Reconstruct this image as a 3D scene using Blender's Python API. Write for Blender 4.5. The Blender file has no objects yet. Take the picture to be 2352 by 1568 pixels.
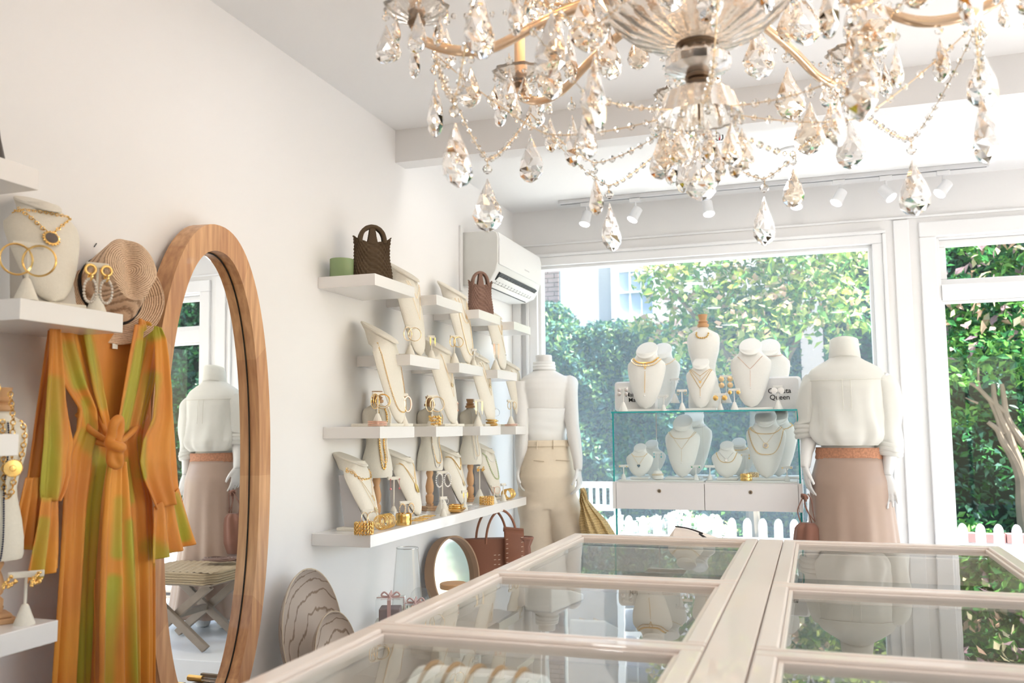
import bpy, math, random
import numpy as np
from mathutils import Vector, Matrix
R_ = math.radians
PI = math.pi
SC = bpy.context.scene
COL = SC.collection
rnd = random.Random(7)
nrs = np.random.RandomState(5)

# ------------------------------------------------------------------ camera, world, sun, exposure
F_, CX_, CY_, HC = 2060.0, 1176.0, 784.0, 1.22
_dy = np.array([1870 - CX_, 977 - CY_, F_]); _dy /= np.linalg.norm(_dy)
_dx = -np.array([-5010 - CX_, 1034 - CY_, F_]); _dx -= _dx.dot(_dy) * _dy; _dx /= np.linalg.norm(_dx)
_dz = np.cross(_dx, _dy)
RM = np.stack([_dx, _dy, _dz])
_r, _u, _b = RM @ np.array([1., 0, 0]), RM @ np.array([0, -1., 0]), RM @ np.array([0, 0, -1.])
cam = bpy.data.cameras.new('camera')
cam.sensor_width = 36; cam.lens = F_ / 2352 * 36; cam.clip_start = .05; cam.clip_end = 200
cam.dof.use_dof = True; cam.dof.focus_distance = 3.1; cam.dof.aperture_fstop = 5.0
cam_o = bpy.data.objects.new('camera', cam); COL.objects.link(cam_o)
cam_o.matrix_world = Matrix(((_r[0], _u[0], _b[0], 0), (_r[1], _u[1], _b[1], 0), (_r[2], _u[2], _b[2], HC), (0, 0, 0, 1)))
SC.camera = cam_o
SC.view_settings.view_transform = 'Standard'; SC.view_settings.look = 'None'
SC.view_settings.gamma = 1; SC.view_settings.use_curve_mapping = False
SC.view_settings.exposure = 0.33

W = bpy.data.worlds.new('world'); SC.world = W; W.use_nodes = True
wn = W.node_tree; wn.nodes.clear()
sky = wn.nodes.new('ShaderNodeTexSky'); sky.sky_type = 'NISHITA'; sky.sun_disc = False
sky.sun_elevation = R_(48); sky.sun_rotation = R_(103); sky.air_density = 1.2; sky.dust_density = 1.0
bg = wn.nodes.new('ShaderNodeBackground'); bg.inputs[1].default_value = 0.55
wo = wn.nodes.new('ShaderNodeOutputWorld')
wn.links.new(sky.outputs[0], bg.inputs[0]); wn.links.new(bg.outputs[0], wo.inputs[0])
sl = bpy.data.lights.new('sun', 'SUN'); sl.energy = 26.0; sl.angle = R_(1.0); sl.color = (1, .975, .93)
so = bpy.data.objects.new('sun', sl); COL.objects.link(so)
_sd = Vector((math.sin(R_(103)) * math.cos(R_(55)), math.cos(R_(103)) * math.cos(R_(55)), math.sin(R_(55))))
so.rotation_euler = _sd.to_track_quat('Z', 'Y').to_euler(); so.location = (4, 9, 9)
def area(name, loc, size, energy, color=(1, 1, 1), rot=(0, 0, 0), shape='DISK', sy=None):
    l = bpy.data.lights.new(name, 'AREA'); l.shape = shape; l.size = size
    if sy: l.size_y = sy
    l.energy = energy; l.color = color
    o = bpy.data.objects.new(name, l); COL.objects.link(o); o.location = loc; o.rotation_euler = rot
    return o
XW, XR, YF, YB, ZC = -1.644, 3.0, 4.95, -2.2, 2.485
# daylight through the shop's openings (right-hand windows and an unseen one added behind the camera are portals to the same sky)
FILL_DOWN = [(-.95, .5), (-.95, 2.2), (.3, -.4), (.9, 1.9), (2.2, .5), (2.2, 2.6), (-.95, -1.2), (1.4, -1.2)]  # unseen ceiling lamps, added to fill the room with light
for i, (x, y) in enumerate(FILL_DOWN):
    area('downlight_or_fill_lamp', (x, y, ZC - .03), .16, 1.6, (1, .985, .97))

# ------------------------------------------------------------------ helpers
def P(px, py, X=None, Y=None, Z=None):
    d = RM @ np.array([px - CX_, py - CY_, F_])
    if X is not None: t = X / d[0]
    elif Y is not None: t = Y / d[1]
    else: t = (Z - HC) / d[2]
    d = d * t
    return Vector((float(d[0]), float(d[1]), float(d[2]) + HC))

_mats = {}
def mat(name, col, rough=.5, metal=0., var=.06, vs=12., bump=0., bs=60., spec=None, trans=0., ior=1.45,
        sss=0., emit=0., emitc=None, coat=0., sheen=0., transl=0.):
    if name in _mats: return _mats[name]
    m = bpy.data.materials.new(name); m.use_nodes = True; n = m.node_tree; n.nodes.clear()
    out = n.nodes.new('ShaderNodeOutputMaterial'); p = n.nodes.new('ShaderNodeBsdfPrincipled')
    tc = n.nodes.new('ShaderNodeTexCoord'); ns = n.nodes.new('ShaderNodeTexNoise'); ns.inputs['Scale'].default_value = vs
    n.links.new(tc.outputs['Object'], ns.inputs['Vector'])
    mx = n.nodes.new('ShaderNodeMix'); mx.data_type = 'RGBA'
    c = tuple(col) + (1,)
    mx.inputs[6].default_value = c; mx.inputs[7].default_value = tuple(max(0, x * (1 - var * 2)) for x in col) + (1,)
    n.links.new(ns.outputs[0], mx.inputs[0]); n.links.new(mx.outputs[2], p.inputs['Base Color'])
    p.inputs['Roughness'].default_value = rough; p.inputs['Metallic'].default_value = metal
    p.inputs['IOR'].default_value = ior; p.inputs['Transmission Weight'].default_value = trans
    p.inputs['Coat Weight'].default_value = coat; p.inputs['Sheen Weight'].default_value = sheen
    if spec is not None: p.inputs['Specular IOR Level'].default_value = spec
    if sss: p.inputs['Subsurface Weight'].default_value = sss; p.inputs['Subsurface Radius'].default_value = (.01, .008, .006)
    if emit: p.inputs['Emission Color'].default_value = tuple(emitc or col) + (1,); p.inputs['Emission Strength'].default_value = emit
    if bump:
        b2 = n.nodes.new('ShaderNodeTexNoise'); b2.inputs['Scale'].default_value = bs; b2.inputs['Detail'].default_value = 4
        n.links.new(tc.outputs['Object'], b2.inputs['Vector'])
        bp = n.nodes.new('ShaderNodeBump'); bp.inputs['Strength'].default_value = bump; bp.inputs['Distance'].default_value = .002
        n.links.new(b2.outputs[0], bp.inputs['Height']); n.links.new(bp.outputs[0], p.inputs['Normal'])
    sh = p.outputs[0]
    if transl:
        tl = n.nodes.new('ShaderNodeBsdfTranslucent'); n.links.new(mx.outputs[2], tl.inputs[0])
        ms = n.nodes.new('ShaderNodeMixShader'); ms.inputs[0].default_value = transl
        n.links.new(sh, ms.inputs[1]); n.links.new(tl.outputs[0], ms.inputs[2]); sh = ms.outputs[0]
    n.links.new(sh, out.inputs[0]); _mats[name] = m
    return m

def glass_thin(name, tint=(1, 1, 1), ior=1.5, haze=0., hazec=(.9, .95, 1), wob=0., wscale=(3, 3, 3), rough=0.):
    if name in _mats: return _mats[name]
    m = bpy.data.materials.new(name); m.use_nodes = True; n = m.node_tree; n.nodes.clear()
    out = n.nodes.new('ShaderNodeOutputMaterial')
    tr = n.nodes.new('ShaderNodeBsdfTransparent'); tr.inputs[0].default_value = tuple(tint) + (1,)
    gl = n.nodes.new('ShaderNodeBsdfGlossy'); gl.inputs['Roughness'].default_value = rough
    fr = n.nodes.new('ShaderNodeFresnel'); fr.inputs[0].default_value = ior
    ge = n.nodes.new('ShaderNodeNewGeometry')
    m1 = n.nodes.new('ShaderNodeMath'); m1.operation = 'SUBTRACT'; m1.inputs[0].default_value = 1
    n.links.new(ge.outputs['Backfacing'], m1.inputs[1])
    m2 = n.nodes.new('ShaderNodeMath'); m2.operation = 'MULTIPLY'
    n.links.new(m1.outputs[0], m2.inputs[0]); n.links.new(fr.outputs[0], m2.inputs[1])
    if wob:
        tc = n.nodes.new('ShaderNodeTexCoord'); mp = n.nodes.new('ShaderNodeMapping'); mp.inputs['Scale'].default_value = wscale
        ns = n.nodes.new('ShaderNodeTexNoise'); ns.inputs['Scale'].default_value = 1; ns.inputs['Detail'].default_value = 1
        bp = n.nodes.new('ShaderNodeBump'); bp.inputs['Strength'].default_value = 1; bp.inputs['Distance'].default_value = wob
        n.links.new(tc.outputs['Object'], mp.inputs[0]); n.links.new(mp.outputs[0], ns.inputs['Vector'])
        n.links.new(ns.outputs[0], bp.inputs['Height'])
        n.links.new(bp.outputs[0], gl.inputs['Normal']); n.links.new(bp.outputs[0], fr.inputs['Normal'])
    ms = n.nodes.new('ShaderNodeMixShader'); n.links.new(m2.outputs[0], ms.inputs[0])
    base = tr.outputs[0]
    if haze:
        df = n.nodes.new('ShaderNodeBsdfDiffuse'); df.inputs[0].default_value = tuple(hazec) + (1,)
        tl = n.nodes.new('ShaderNodeBsdfTranslucent'); tl.inputs[0].default_value = tuple(hazec) + (1,)
        a = n.nodes.new('ShaderNodeMixShader'); n.links.new(df.outputs[0], a.inputs[1]); n.links.new(tl.outputs[0], a.inputs[2])
        b = n.nodes.new('ShaderNodeMixShader'); b.inputs[0].default_value = haze
        n.links.new(tr.outputs[0], b.inputs[1]); n.links.new(a.outputs[0], b.inputs[2]); base = b.outputs[0]
    n.links.new(base, ms.inputs[1]); n.links.new(gl.outputs[0], ms.inputs[2]); n.links.new(ms.outputs[0], out.inputs[0])
    _mats[name] = m
    return m

class B:
    """collects vertices and faces; M is an optional matrix applied to all added points"""
    def __init__(s, M=None): s.v = []; s.f = []; s.M = M; s.col = None
    def add(s, vs, fs):
        k = len(s.v)
        if s.M is not None: vs = [s.M @ Vector(v) for v in vs]
        s.v.extend([tuple(v) for v in vs]); s.f.extend([tuple(i + k for i in f) for f in fs])
        return s
    def box(s, x0, x1, y0, y1, z0, z1):
        return s.add([(x0, y0, z0), (x1, y0, z0), (x1, y1, z0), (x0, y1, z0), (x0, y0, z1), (x1, y0, z1), (x1, y1, z1), (x0, y1, z1)],
                     [(0, 3, 2, 1), (4, 5, 6, 7), (0, 1, 5, 4), (1, 2, 6, 5), (2, 3, 7, 6), (3, 0, 4, 7)])
    def loft(s, rings, cap=True, closed=True, loop=False):
        n = len(rings[0]); vs = [p for r in rings for p in r]; fs = []
        m = len(rings); nn = n if closed else n - 1
        for i in range(m if loop else m - 1):
            i2 = (i + 1) % m
            for j in range(nn):
                j2 = (j + 1) % n
                fs.append((i * n + j, i * n + j2, i2 * n + j2, i2 * n + j))
        if cap and closed and not loop:
            fs.append(tuple(range(n))[::-1]); fs.append(tuple((m - 1) * n + j for j in range(n)))
        return s.add(vs, fs)
    def tube(s, pts, r, n=8, loop=False, cap=True, flat=1.0):
        pts = [Vector(p) for p in pts]; m = len(pts); rings = []
        up = None
        for i, p in enumerate(pts):
            a = pts[(i - 1) % m] if (loop or i > 0) else p
            b = pts[(i + 1) % m] if (loop or i < m - 1) else p
            t = (b - a); t = t.normalized() if t.length > 1e-9 else Vector((0, 0, 1))
            if up is None:
                up = Vector((0, 0, 1)) if abs(t.z) < .9 else Vector((1, 0, 0))
            e1 = up - t * up.dot(t)
            e1 = e1.normalized() if e1.length > 1e-6 else t.orthogonal().normalized()
            up = e1; e2 = t.cross(e1)
            rr = r[i] if isinstance(r, (list, tuple)) else r
            rings.append([p + e1 * math.cos(2 * PI * j / n) * rr * flat + e2 * math.sin(2 * PI * j / n) * rr for j in range(n)])
        return s.loft(rings, cap=cap, loop=loop)
    def lathe(s, prof, n=24, c=(0, 0, 0), sx=1, sy=1, cap=True, flute=0, fa=0):
        rings = [[(c[0] + sx * r * math.cos(2 * PI * j / n) * (1 + fa * math.cos(flute * 2 * PI * j / n)),
                   c[1] + sy * r * math.sin(2 * PI * j / n) * (1 + fa * math.cos(flute * 2 * PI * j / n)), c[2] + z) for j in range(n)] for r, z in prof]
        return s.loft(rings, cap=cap)
    def ball(s, c, r, n=8, m=6, sc=(1, 1, 1)):
        prof = [(r * math.sin(PI * i / m), -r * math.cos(PI * i / m)) for i in range(m + 1)]
        prof[0] = (r * .02, -r); prof[-1] = (r * .02, r)
        rings = [[(c[0] + sc[0] * q * math.cos(2 * PI * j / n), c[1] + sc[1] * q * math.sin(2 * PI * j / n), c[2] + sc[2] * z) for j in range(n)] for q, z in prof]
        return s.loft(rings)
    def torus(s, c, R, r, ax=(0, 0, 1), n=24, m=6, sx=1, sy=1, arc=1.0, roll=0.):
        q = Vector(ax).to_track_quat('Z', 'Y').to_matrix() @ Matrix.Rotation(roll, 3, 'Z'); c = Vector(c)
        k = n if arc >= 1 else n + 1
        pts = [c + q @ Vector((R * sx * math.cos(2 * PI * arc * i / n), R * sy * math.sin(2 * PI * arc * i / n), 0)) for i in range(k)]
        return s.tube(pts, r, m, loop=arc >= 1)
    def grid(s, nu, nv, fn, flip=False):
        vs = [fn(i / (nu - 1), j / (nv - 1)) for j in range(nv) for i in range(nu)]
        fs = []
        for j in range(nv - 1):
            for i in range(nu - 1):
                a = j * nu + i; q = (a, a + 1, a + nu + 1, a + nu)
                fs.append(q[::-1] if flip else q)
        return s.add(vs, fs)
    def prism(s, pts, f):
        """pts 2D outline, f(p, side) -> 3D for side 0 and 1"""
        n = len(pts)
        return s.add([f(p, 0) for p in pts] + [f(p, 1) for p in pts],
                     [tuple(range(n))[::-1], tuple(range(n, 2 * n))] + [(i, (i + 1) % n, n + (i + 1) % n, n + i) for i in range(n)])

def obj(name, b, m, parent=None, smooth=True, bevel=0., org=None, sharp=35, solid=0., subsurf=0, label=None, bseg=2):
    me = bpy.data.meshes.new(name)
    v = b.v
    if org is not None: v = [(p[0] - org[0], p[1] - org[1], p[2] - org[2]) for p in v]
    me.from_pydata(v, [], b.f); me.materials.append(m)
    if smooth:
        me.polygons.foreach_set('use_smooth', [True] * len(me.polygons))
        me.set_sharp_from_angle(angle=R_(sharp))
    me.update()
    o = bpy.data.objects.new(name, me); COL.objects.link(o)
    if org is not None: o.location = org
    if parent is not None: o.parent = parent
    if solid:
        md = o.modifiers.new('solid', 'SOLIDIFY'); md.thickness = solid; md.offset = 0
    if subsurf:
        md = o.modifiers.new('sub', 'SUBSURF'); md.levels = subsurf; md.render_levels = subsurf
    if bevel:
        md = o.modifiers.new('bev', 'BEVEL'); md.width = bevel; md.segments = bseg; md.limit_method = 'ANGLE'
    if label: o['label'] = label
    return o

def thing(name, label, cat, loc=(0, 0, 0), rotz=0., group=None):
    o = bpy.data.objects.new(name, None); COL.objects.link(o); o.empty_display_size = .05
    o.location = loc; o.rotation_euler = (0, 0, rotz)
    o['label'] = label; o['category'] = cat
    if group: o['group'] = group
    return o
def tag(o, label, cat, group=None, kind=None):
    o['label'] = label; o['category'] = cat
    if group: o['group'] = group
    if kind: o['kind'] = kind
    return o
def struct(name, b, m, parent=None, **k):
    o = obj(name, b, m, parent, **k)
    if parent is None: o['kind'] = 'structure'
    return o
def remesh(b, vox, m, name, parent=None, smooth_it=2):
    """fuse overlapping closed shapes into one continuous surface"""
    o = obj(name, b, m, parent)
    o.data.polygons.foreach_set('use_smooth', [True] * len(o.data.polygons))
    md = o.modifiers.new('r', 'REMESH'); md.mode = 'VOXEL'; md.voxel_size = vox; md.use_smooth_shade = True
    if smooth_it:
        s = o.modifiers.new('s', 'SMOOTH'); s.factor = .6; s.iterations = smooth_it
    dg = bpy.context.evaluated_depsgraph_get()
    ev = o.evaluated_get(dg); me = bpy.data.meshes.new_from_object(ev)
    me.name = name; old = o.data; o.modifiers.clear(); o.data = me; bpy.data.meshes.remove(old)
    if not me.materials: me.materials.append(m)
    return o
def smooth_pts(pts, k=6):
    """Catmull-Rom through pts"""
    pts = [Vector(p) for p in pts]; out = []
    for i in range(len(pts) - 1):
        p0 = pts[max(0, i - 1)]; p1 = pts[i]; p2 = pts[i + 1]; p3 = pts[min(len(pts) - 1, i + 2)]
        for j in range(k):
            t = j / k
            out.append(.5 * ((2 * p1) + (p2 - p0) * t + (2 * p0 - 5 * p1 + 4 * p2 - p3) * t * t + (3 * p1 - p0 - 3 * p2 + p3) * t ** 3))
    out.append(pts[-1]); return out
def lerp(a, b, t): return a + (b - a) * t
def interp(x, xs, ys):
    return float(np.interp(x, xs, ys))

# ------------------------------------------------------------------ materials
M_wall = mat('white_wall_paint', (.86, .85, .845), .55, var=.01, vs=3, bump=.03, bs=90)
M_trim = mat('white_gloss_trim', (.88, .88, .885), .35, var=.008)
M_ceil = mat('ceiling_paint', (.86, .85, .845), .7, var=.01, vs=2)
M_shelf = mat('white_lacquer_shelf', (.86, .84, .82), .25, var=.01, coat=.3)
M_wood = mat('honey_cherry_wood', (.56, .27, .10), .35, var=.18, vs=4, bump=.05, coat=.3)
M_linen = mat('cream_linen', (.80, .755, .66), .85, var=.05, vs=180, bump=.25, bs=500)
M_linenw = mat('white_linen', (.84, .83, .79), .85, var=.03, vs=180, bump=.2, bs=500)
M_gold = mat('polished_gold', (.90, .60, .22), .22, 1., var=.05)
M_goldp = mat('pale_gold', (.93, .72, .45), .25, 1., var=.05)
M_rose = mat('rose_gold', (.85, .55, .42), .28, 1., var=.05)
M_silver = mat('silver_metal', (.75, .75, .76), .25, 1., var=.03)
M_dark = mat('near_black_plastic', (.02, .021, .024), .5)
M_pearl = mat('pearl_white', (.9, .87, .84), .2, var=.03, coat=.5)
M_board = mat('grey_card', (.52, .50, .50), .8, var=.03)
M_tan = mat('pale_turned_wood', (.66, .38, .19), .45, var=.12, vs=9, bump=.05)
# ------------------------------------------------------------------ room shell
b = B().box(XW - .15, XR + .15, YB - .15, YF + .1, -.12, -.02)
fl = struct('floor', b, mat('subfloor', (.5, .48, .45), .8), smooth=False)
M_fl = mat('whitewashed_floorboard', (.74, .72, .69), .4, var=.09, vs=6, bump=.05, coat=.15)
k = 0
y = YB
wpl = .19
x = XW
while x < XR - .01:
    y = YB - rnd.random() * 1.5
    while y < YF:
        y0 = max(y, YB); y1 = min(y + 1.8, YF)
        if y1 - y0 > .05:
            obj('floor_plank', B().box(x + .0012, min(x + wpl, XR) - .0012, y0 + .001, y1 - .001, -.02, 0), M_fl, fl, smooth=False)
        y += 1.8
    x += wpl
struct('ceiling', B().box(XW - .15, XR + .15, YB - .15, YF + .15, ZC, ZC + .1), M_ceil, smooth=False)
struct('wall_left', B().box(XW - .15, XW, YB - .15, YF + .15, -.1, ZC), M_wall, smooth=False)
# ceiling beam
struct('trim_1', B().box(XW, XR, 3.37, 3.47, 2.345, ZC), M_ceil, smooth=False)
def wall_open(name, axis, c0, c1, a0, a1, z0, z1, holes, m):
    """wall slab between c0,c1 on its thin axis with rectangular openings (a0,a1,z0,z1)"""
    b = B()
    def bx(p0, p1, q0, q1):
        if p1 - p0 < 1e-4 or q1 - q0 < 1e-4: return
        if axis == 'y': b.box(p0, p1, c0, c1, q0, q1)
        else: b.box(c0, c1, p0, p1, q0, q1)
    cur = a0
    for (h0, h1, q0, q1) in sorted(holes):
        bx(cur, h0, z0, z1); bx(h0, h1, z0, q0); bx(h0, h1, q1, z1); cur = h1
    bx(cur, a1, z0, z1)
    return struct(name, b, m, smooth=False)
WX0, WX1, WZ0, WZ1 = -1.50, .325, .34, 2.16
W2X0, W2X1 = .62, 2.2
wall_open('wall_front', 'y', YF, YF + .16, XW - .15, XR + .15, -.1, ZC, [(WX0, WX1, WZ0, WZ1), (W2X0, W2X1, .10, 2.185)], M_wall)
wall_open('wall_right', 'x', XR, XR + .15, YB - .15, YF + .15, -.1, ZC, [(.5, 1.7, .2, 2.2), (2.0, 4.3, .2, 2.2)], M_wall)
wall_open('wall_back', 'y', YB - .15, YB, XW - .15, XR + .15, -.1, ZC, [(1.2, 2.4, .2, 2.1)], M_wall)  # unseen back window, added to let in more soft sky light
# portals for the openings
def portal(loc, sx, sy, rot):
    o = area('daylight_portal', loc, sx, 1, rot=rot, shape='RECTANGLE', sy=sy); o.data.cycles.is_portal = True
portal((-.59, YF + .17, 1.25), 1.83, 1.82, (R_(-90), 0, 0))
portal((1.41, YF + .17, 1.15), 1.58, 2.08, (R_(-90), 0, 0))
for y0, y1 in ((.5, 1.7), (2.0, 4.3)):
    portal((XR + .16, (y0 + y1) / 2, 1.2), 2.0, y1 - y0, (0, R_(90), 0))
portal((1.8, YB - .16, 1.15), 1.2, 1.9, (R_(90), 0, 0))
M_wg1 = glass_thin('shop_window_glass', (.97, 1, 1), 1.45, haze=.10, hazec=(.72, .88, 1))
M_wg2 = glass_thin('clear_window_glass', (.99, 1, 1), 1.42)
# window 1 : casing, frame, bead, pane
def frame(b, x0, x1, z0, z1, w, y0, y1):
    b.box(x0, x1, y0, y1, z1 - w, z1); b.box(x0, x1, y0, y1, z0, z0 + w)
    b.box(x0, x0 + w, y0, y1, z0 + w, z1 - w); b.box(x1 - w, x1, y0, y1, z0 + w, z1 - w)
w1 = B(); frame(w1, WX0, WX1, WZ0, WZ1, .022, YF + .01, YF + .09)
w1o = struct('window_1', w1, M_trim, smooth=False, bevel=.003)
obj('window_pane', B().box(WX0 + .02, WX1 - .02, YF + .05, YF + .056, WZ0 + .02, WZ1 - .02), M_wg1, w1o, smooth=False)
b = B(); frame(b, WX0 - .045, WX1 + .045, WZ0 - .045, WZ1 + .045, .05, YF - .018, YF + .012)
obj('casing', b, M_trim, w1o, smooth=False, bevel=.004)
b = B(); frame(b, WX0 - .062, WX1 + .062, WZ0 - .06, WZ1 + .062, .018, YF - .03, YF)
obj('casing_bead', b, M_trim, w1o, smooth=False, bevel=.005)
obj('window_sill', B().box(WX0 - .08, WX1 + .08, YF - .06, YF + .02, WZ0 - .03, WZ0), M_trim, w1o, smooth=False, bevel=.004)
# window 2 : transom and lower light
w2 = B(); frame(w2, W2X0, W2X1, .10, 2.185, .02, YF + .02, YF + .13)
w2.box(W2X0 + .02, W2X1 - .02, YF + .01, YF + .12, 1.845, 1.925)
w2o = struct('window_2', w2, M_trim, smooth=False, bevel=.003)
b = B(); frame(b, W2X0 + .02, W2X1 - .02, 1.925, 2.165, .035, YF + .07, YF + .11); obj('transom_sash', b, M_trim, w2o, smooth=False, bevel=.004)
b = B(); frame(b, W2X0 + .02, W2X1 - .02, .12, 1.845, .014, YF + .04, YF + .07); obj('sash', b, M_trim, w2o, smooth=False, bevel=.003)
obj('transom_pane', B().box(W2X0 + .05, W2X1 - .05, YF + .09, YF + .095, 1.95, 2.14), M_wg2, w2o, smooth=False)
obj('window_pane', B().box(W2X0 + .03, W2X1 - .03, YF + .055, YF + .06, .13, 1.83), M_wg2, w2o, smooth=False)
b = B(); frame(b, W2X0 - .075, W2X1 + .075, .03, 2.25, .078, YF - .016, YF + .02); obj('casing', b, M_trim, w2o, smooth=False, bevel=.005)
# pilaster panel between the windows, frieze board above
struct('trim_2', B().box(.425, .50, YF - .012, YF, .1, 2.27), M_trim, smooth=False, bevel=.004)
struct('trim_3', B().box(XW, XR, YF - .010, YF, 2.275, 2.288), M_trim, smooth=False, bevel=.003)
struct('trim_4', B().box(XW, XW + .05, YF - .03, YF, .1, 2.2), M_trim, smooth=False, bevel=.004)
struct('trim_5', B().box(-.98, 1.3, 3.80, YF - .031, .0005, .12), M_trim, smooth=False, bevel=.003)
struct('baseboard_left', B().box(XW, XW + .015, YB, YF, 0, .12), M_trim, smooth=False, bevel=.003)
struct('baseboard_front', B().box(XW + .016, XR, YF - .015, YF, 0, .03), M_trim, smooth=False)
# mullions of the unseen openings on the right and of the added back window
i = 3
for y0, y1 in ((.5, 1.7), (2.0, 4.3)):
    b = B(); b.box(XR + .04, XR + .09, y0, y1, 2.15, 2.2); b.box(XR + .04, XR + .09, y0, y1, .2, .25)
    for q in (y0, (y0 + y1) / 2 - .025, y1 - .05): b.box(XR + .04, XR + .09, q, q + .05, .25, 2.15)
    struct('window_%d' % i, b, M_trim, smooth=False); i += 1
for x0, x1, z0, z1 in ((1.2, 2.4, .2, 2.1),):
    b = B(); frame(b, x0, x1, z0, z1, .05, YB - .1, YB - .05); b.box((x0 + x1) / 2 - .02, (x0 + x1) / 2 + .02, YB - .1, YB - .05, z0, z1)
    struct('window_%d' % i, b, M_trim, smooth=False); i += 1

# ------------------------------------------------------------------ ceiling fittings
M_lampw = mat('lamp_diffuser', (1, 1, 1), .5, emit=6, emitc=(1, .97, .93))
spots_c = []
for px, py, nm in ((1195, 293, 'round recessed downlight in the ceiling behind the chandelier, left of centre'),
                   (1822, 345, 'round recessed downlight in the ceiling behind the chandelier, right of centre')):
    p = P(px, py, Z=ZC); spots_c.append(p)
    t = thing('downlight', nm, 'ceiling light', (p.x, p.y, ZC), group='recessed downlights')
    obj('trim_ring', B().torus((0, 0, -.003), .062, .008, n=28, m=8), M_trim, t)
    obj('diffuser', B().lathe([(.055, -.004), (.055, -.001)], 24), M_lampw, t)
    area('downlight_or_fill_lamp', (p.x, p.y, ZC - .02), .1, 1.2, (1, .96, .9))
for x, y in FILL_DOWN:  # fixtures for the added fill lamps, out of view
    t = thing('downlight', 'added fill downlight overhead, out of view, %s part of the room, %s' % ('rear' if y < 0 else 'front' if y > 1.5 else 'middle', 'left side' if x < -.5 else 'centre line' if x < .5 else 'right of centre' if x < 1.5 else 'right side'), 'ceiling light', (x, y, ZC), group='added fill downlights overhead')
    obj('trim_ring', B().torus((0, 0, -.003), .082, .009, n=24, m=6), M_trim, t)
    obj('diffuser', B().lathe([(.075, -.004), (.075, -.001)], 24), M_lampw, t)
tl0, tl1 = P(1283, 461, Z=ZC), P(2270, 373, Z=ZC)
ty = (tl0.y + tl1.y) / 2
trk = thing('track_light_rail', 'long white ceiling track carrying spotlights above the shop window', 'track light', (tl0.x, ty, ZC))
L = tl1.x - tl0.x
M_track = mat('white_track', (.75, .75, .76), .4)
obj('rail', B().box(0, L, -.017, .017, -.022, 0), M_track, trk, smooth=False, bevel=.002)
obj('rail_slot', B().box(.01, L - .01, -.006, .006, -.0235, -.0215), mat('slot_grey', (.25, .25, .26), .6), trk, smooth=False)
M_spot = mat('spotlight_white', (.84, .84, .85), .35)
spx = [(1345, 'spotlight on the ceiling track, the leftmost of the row'), (1458, 'spotlight on the track, second from the left end'),
       (1625, 'spotlight on the track, near the middle above the torso form'), (1829, 'spotlight hanging straight down on the track, left one of the near pair'),
       (1927, 'spotlight tilted left on the track, right one of the near pair'), (2035, 'spotlight seen from the side on the track, second from the right end'),
       (2168, 'spotlight on the track, the rightmost of the row')]
for i, (px, lb) in enumerate(spx):
    x = P(px, 430, Y=ty).x
    t = thing('track_spotlight', 'small white cylindrical ' + lb, 'spotlight', (x, ty, ZC - .024), group='spotlights on the ceiling track')
    obj('adapter', B().box(-.03, .03, -.014, .014, -.022, 0), M_spot, t, smooth=False, bevel=.003)
    obj('yoke', B().tube([(0, 0, -.02), (0, .012, -.045), (0, .012, -.075)], .006, 8), M_spot, t)
    M = Matrix.Translation((0, 0, -.085)) @ Matrix.Rotation(R_([10, 25, -8, 4, 28, -35, 38][i]), 4, 'Y') @ Matrix.Rotation(R_(-18), 4, 'X')
    obj('lamp_head', B(M).lathe([(.012, .04), (.026, .034), (.028, -.03), (.031, -.034), (.031, -.04)], 20), M_spot, t)
    obj('lens', B(M).lathe([(.027, -.0405), (.027, -.0435)], 20), M_lampw, t)
p = P(1652, 300, Z=ZC)
t = thing('fire_sprinkler', 'small chrome ceiling sprinkler head with a red glass bulb', 'sprinkler', (p.x, p.y, ZC))
obj('escutcheon', B().lathe([(.03, 0), (.028, -.006), (.012, -.01)], 20), M_silver, t)
b = B(); b.tube([(-.006, 0, -.01), (-.014, 0, -.022), (-.014, 0, -.036), (-.004, 0, -.046)], .003, 6)
b.tube([(.006, 0, -.01), (.014, 0, -.022), (.014, 0, -.036), (.004, 0, -.046)], .003, 6)
obj('frame_arms', b, mat('sprinkler_dark', (.12, .12, .12), .4, .8), t)
obj('glass_bulb', B().tube([(0, 0, -.014), (0, 0, -.042)], .004, 8), mat('red_bulb', (.6, .01, .02), .2), t)
obj('deflector', B().lathe([(.017, -.048), (.017, -.05), (.003, -.052)], 14), M_silver, t)
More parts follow.
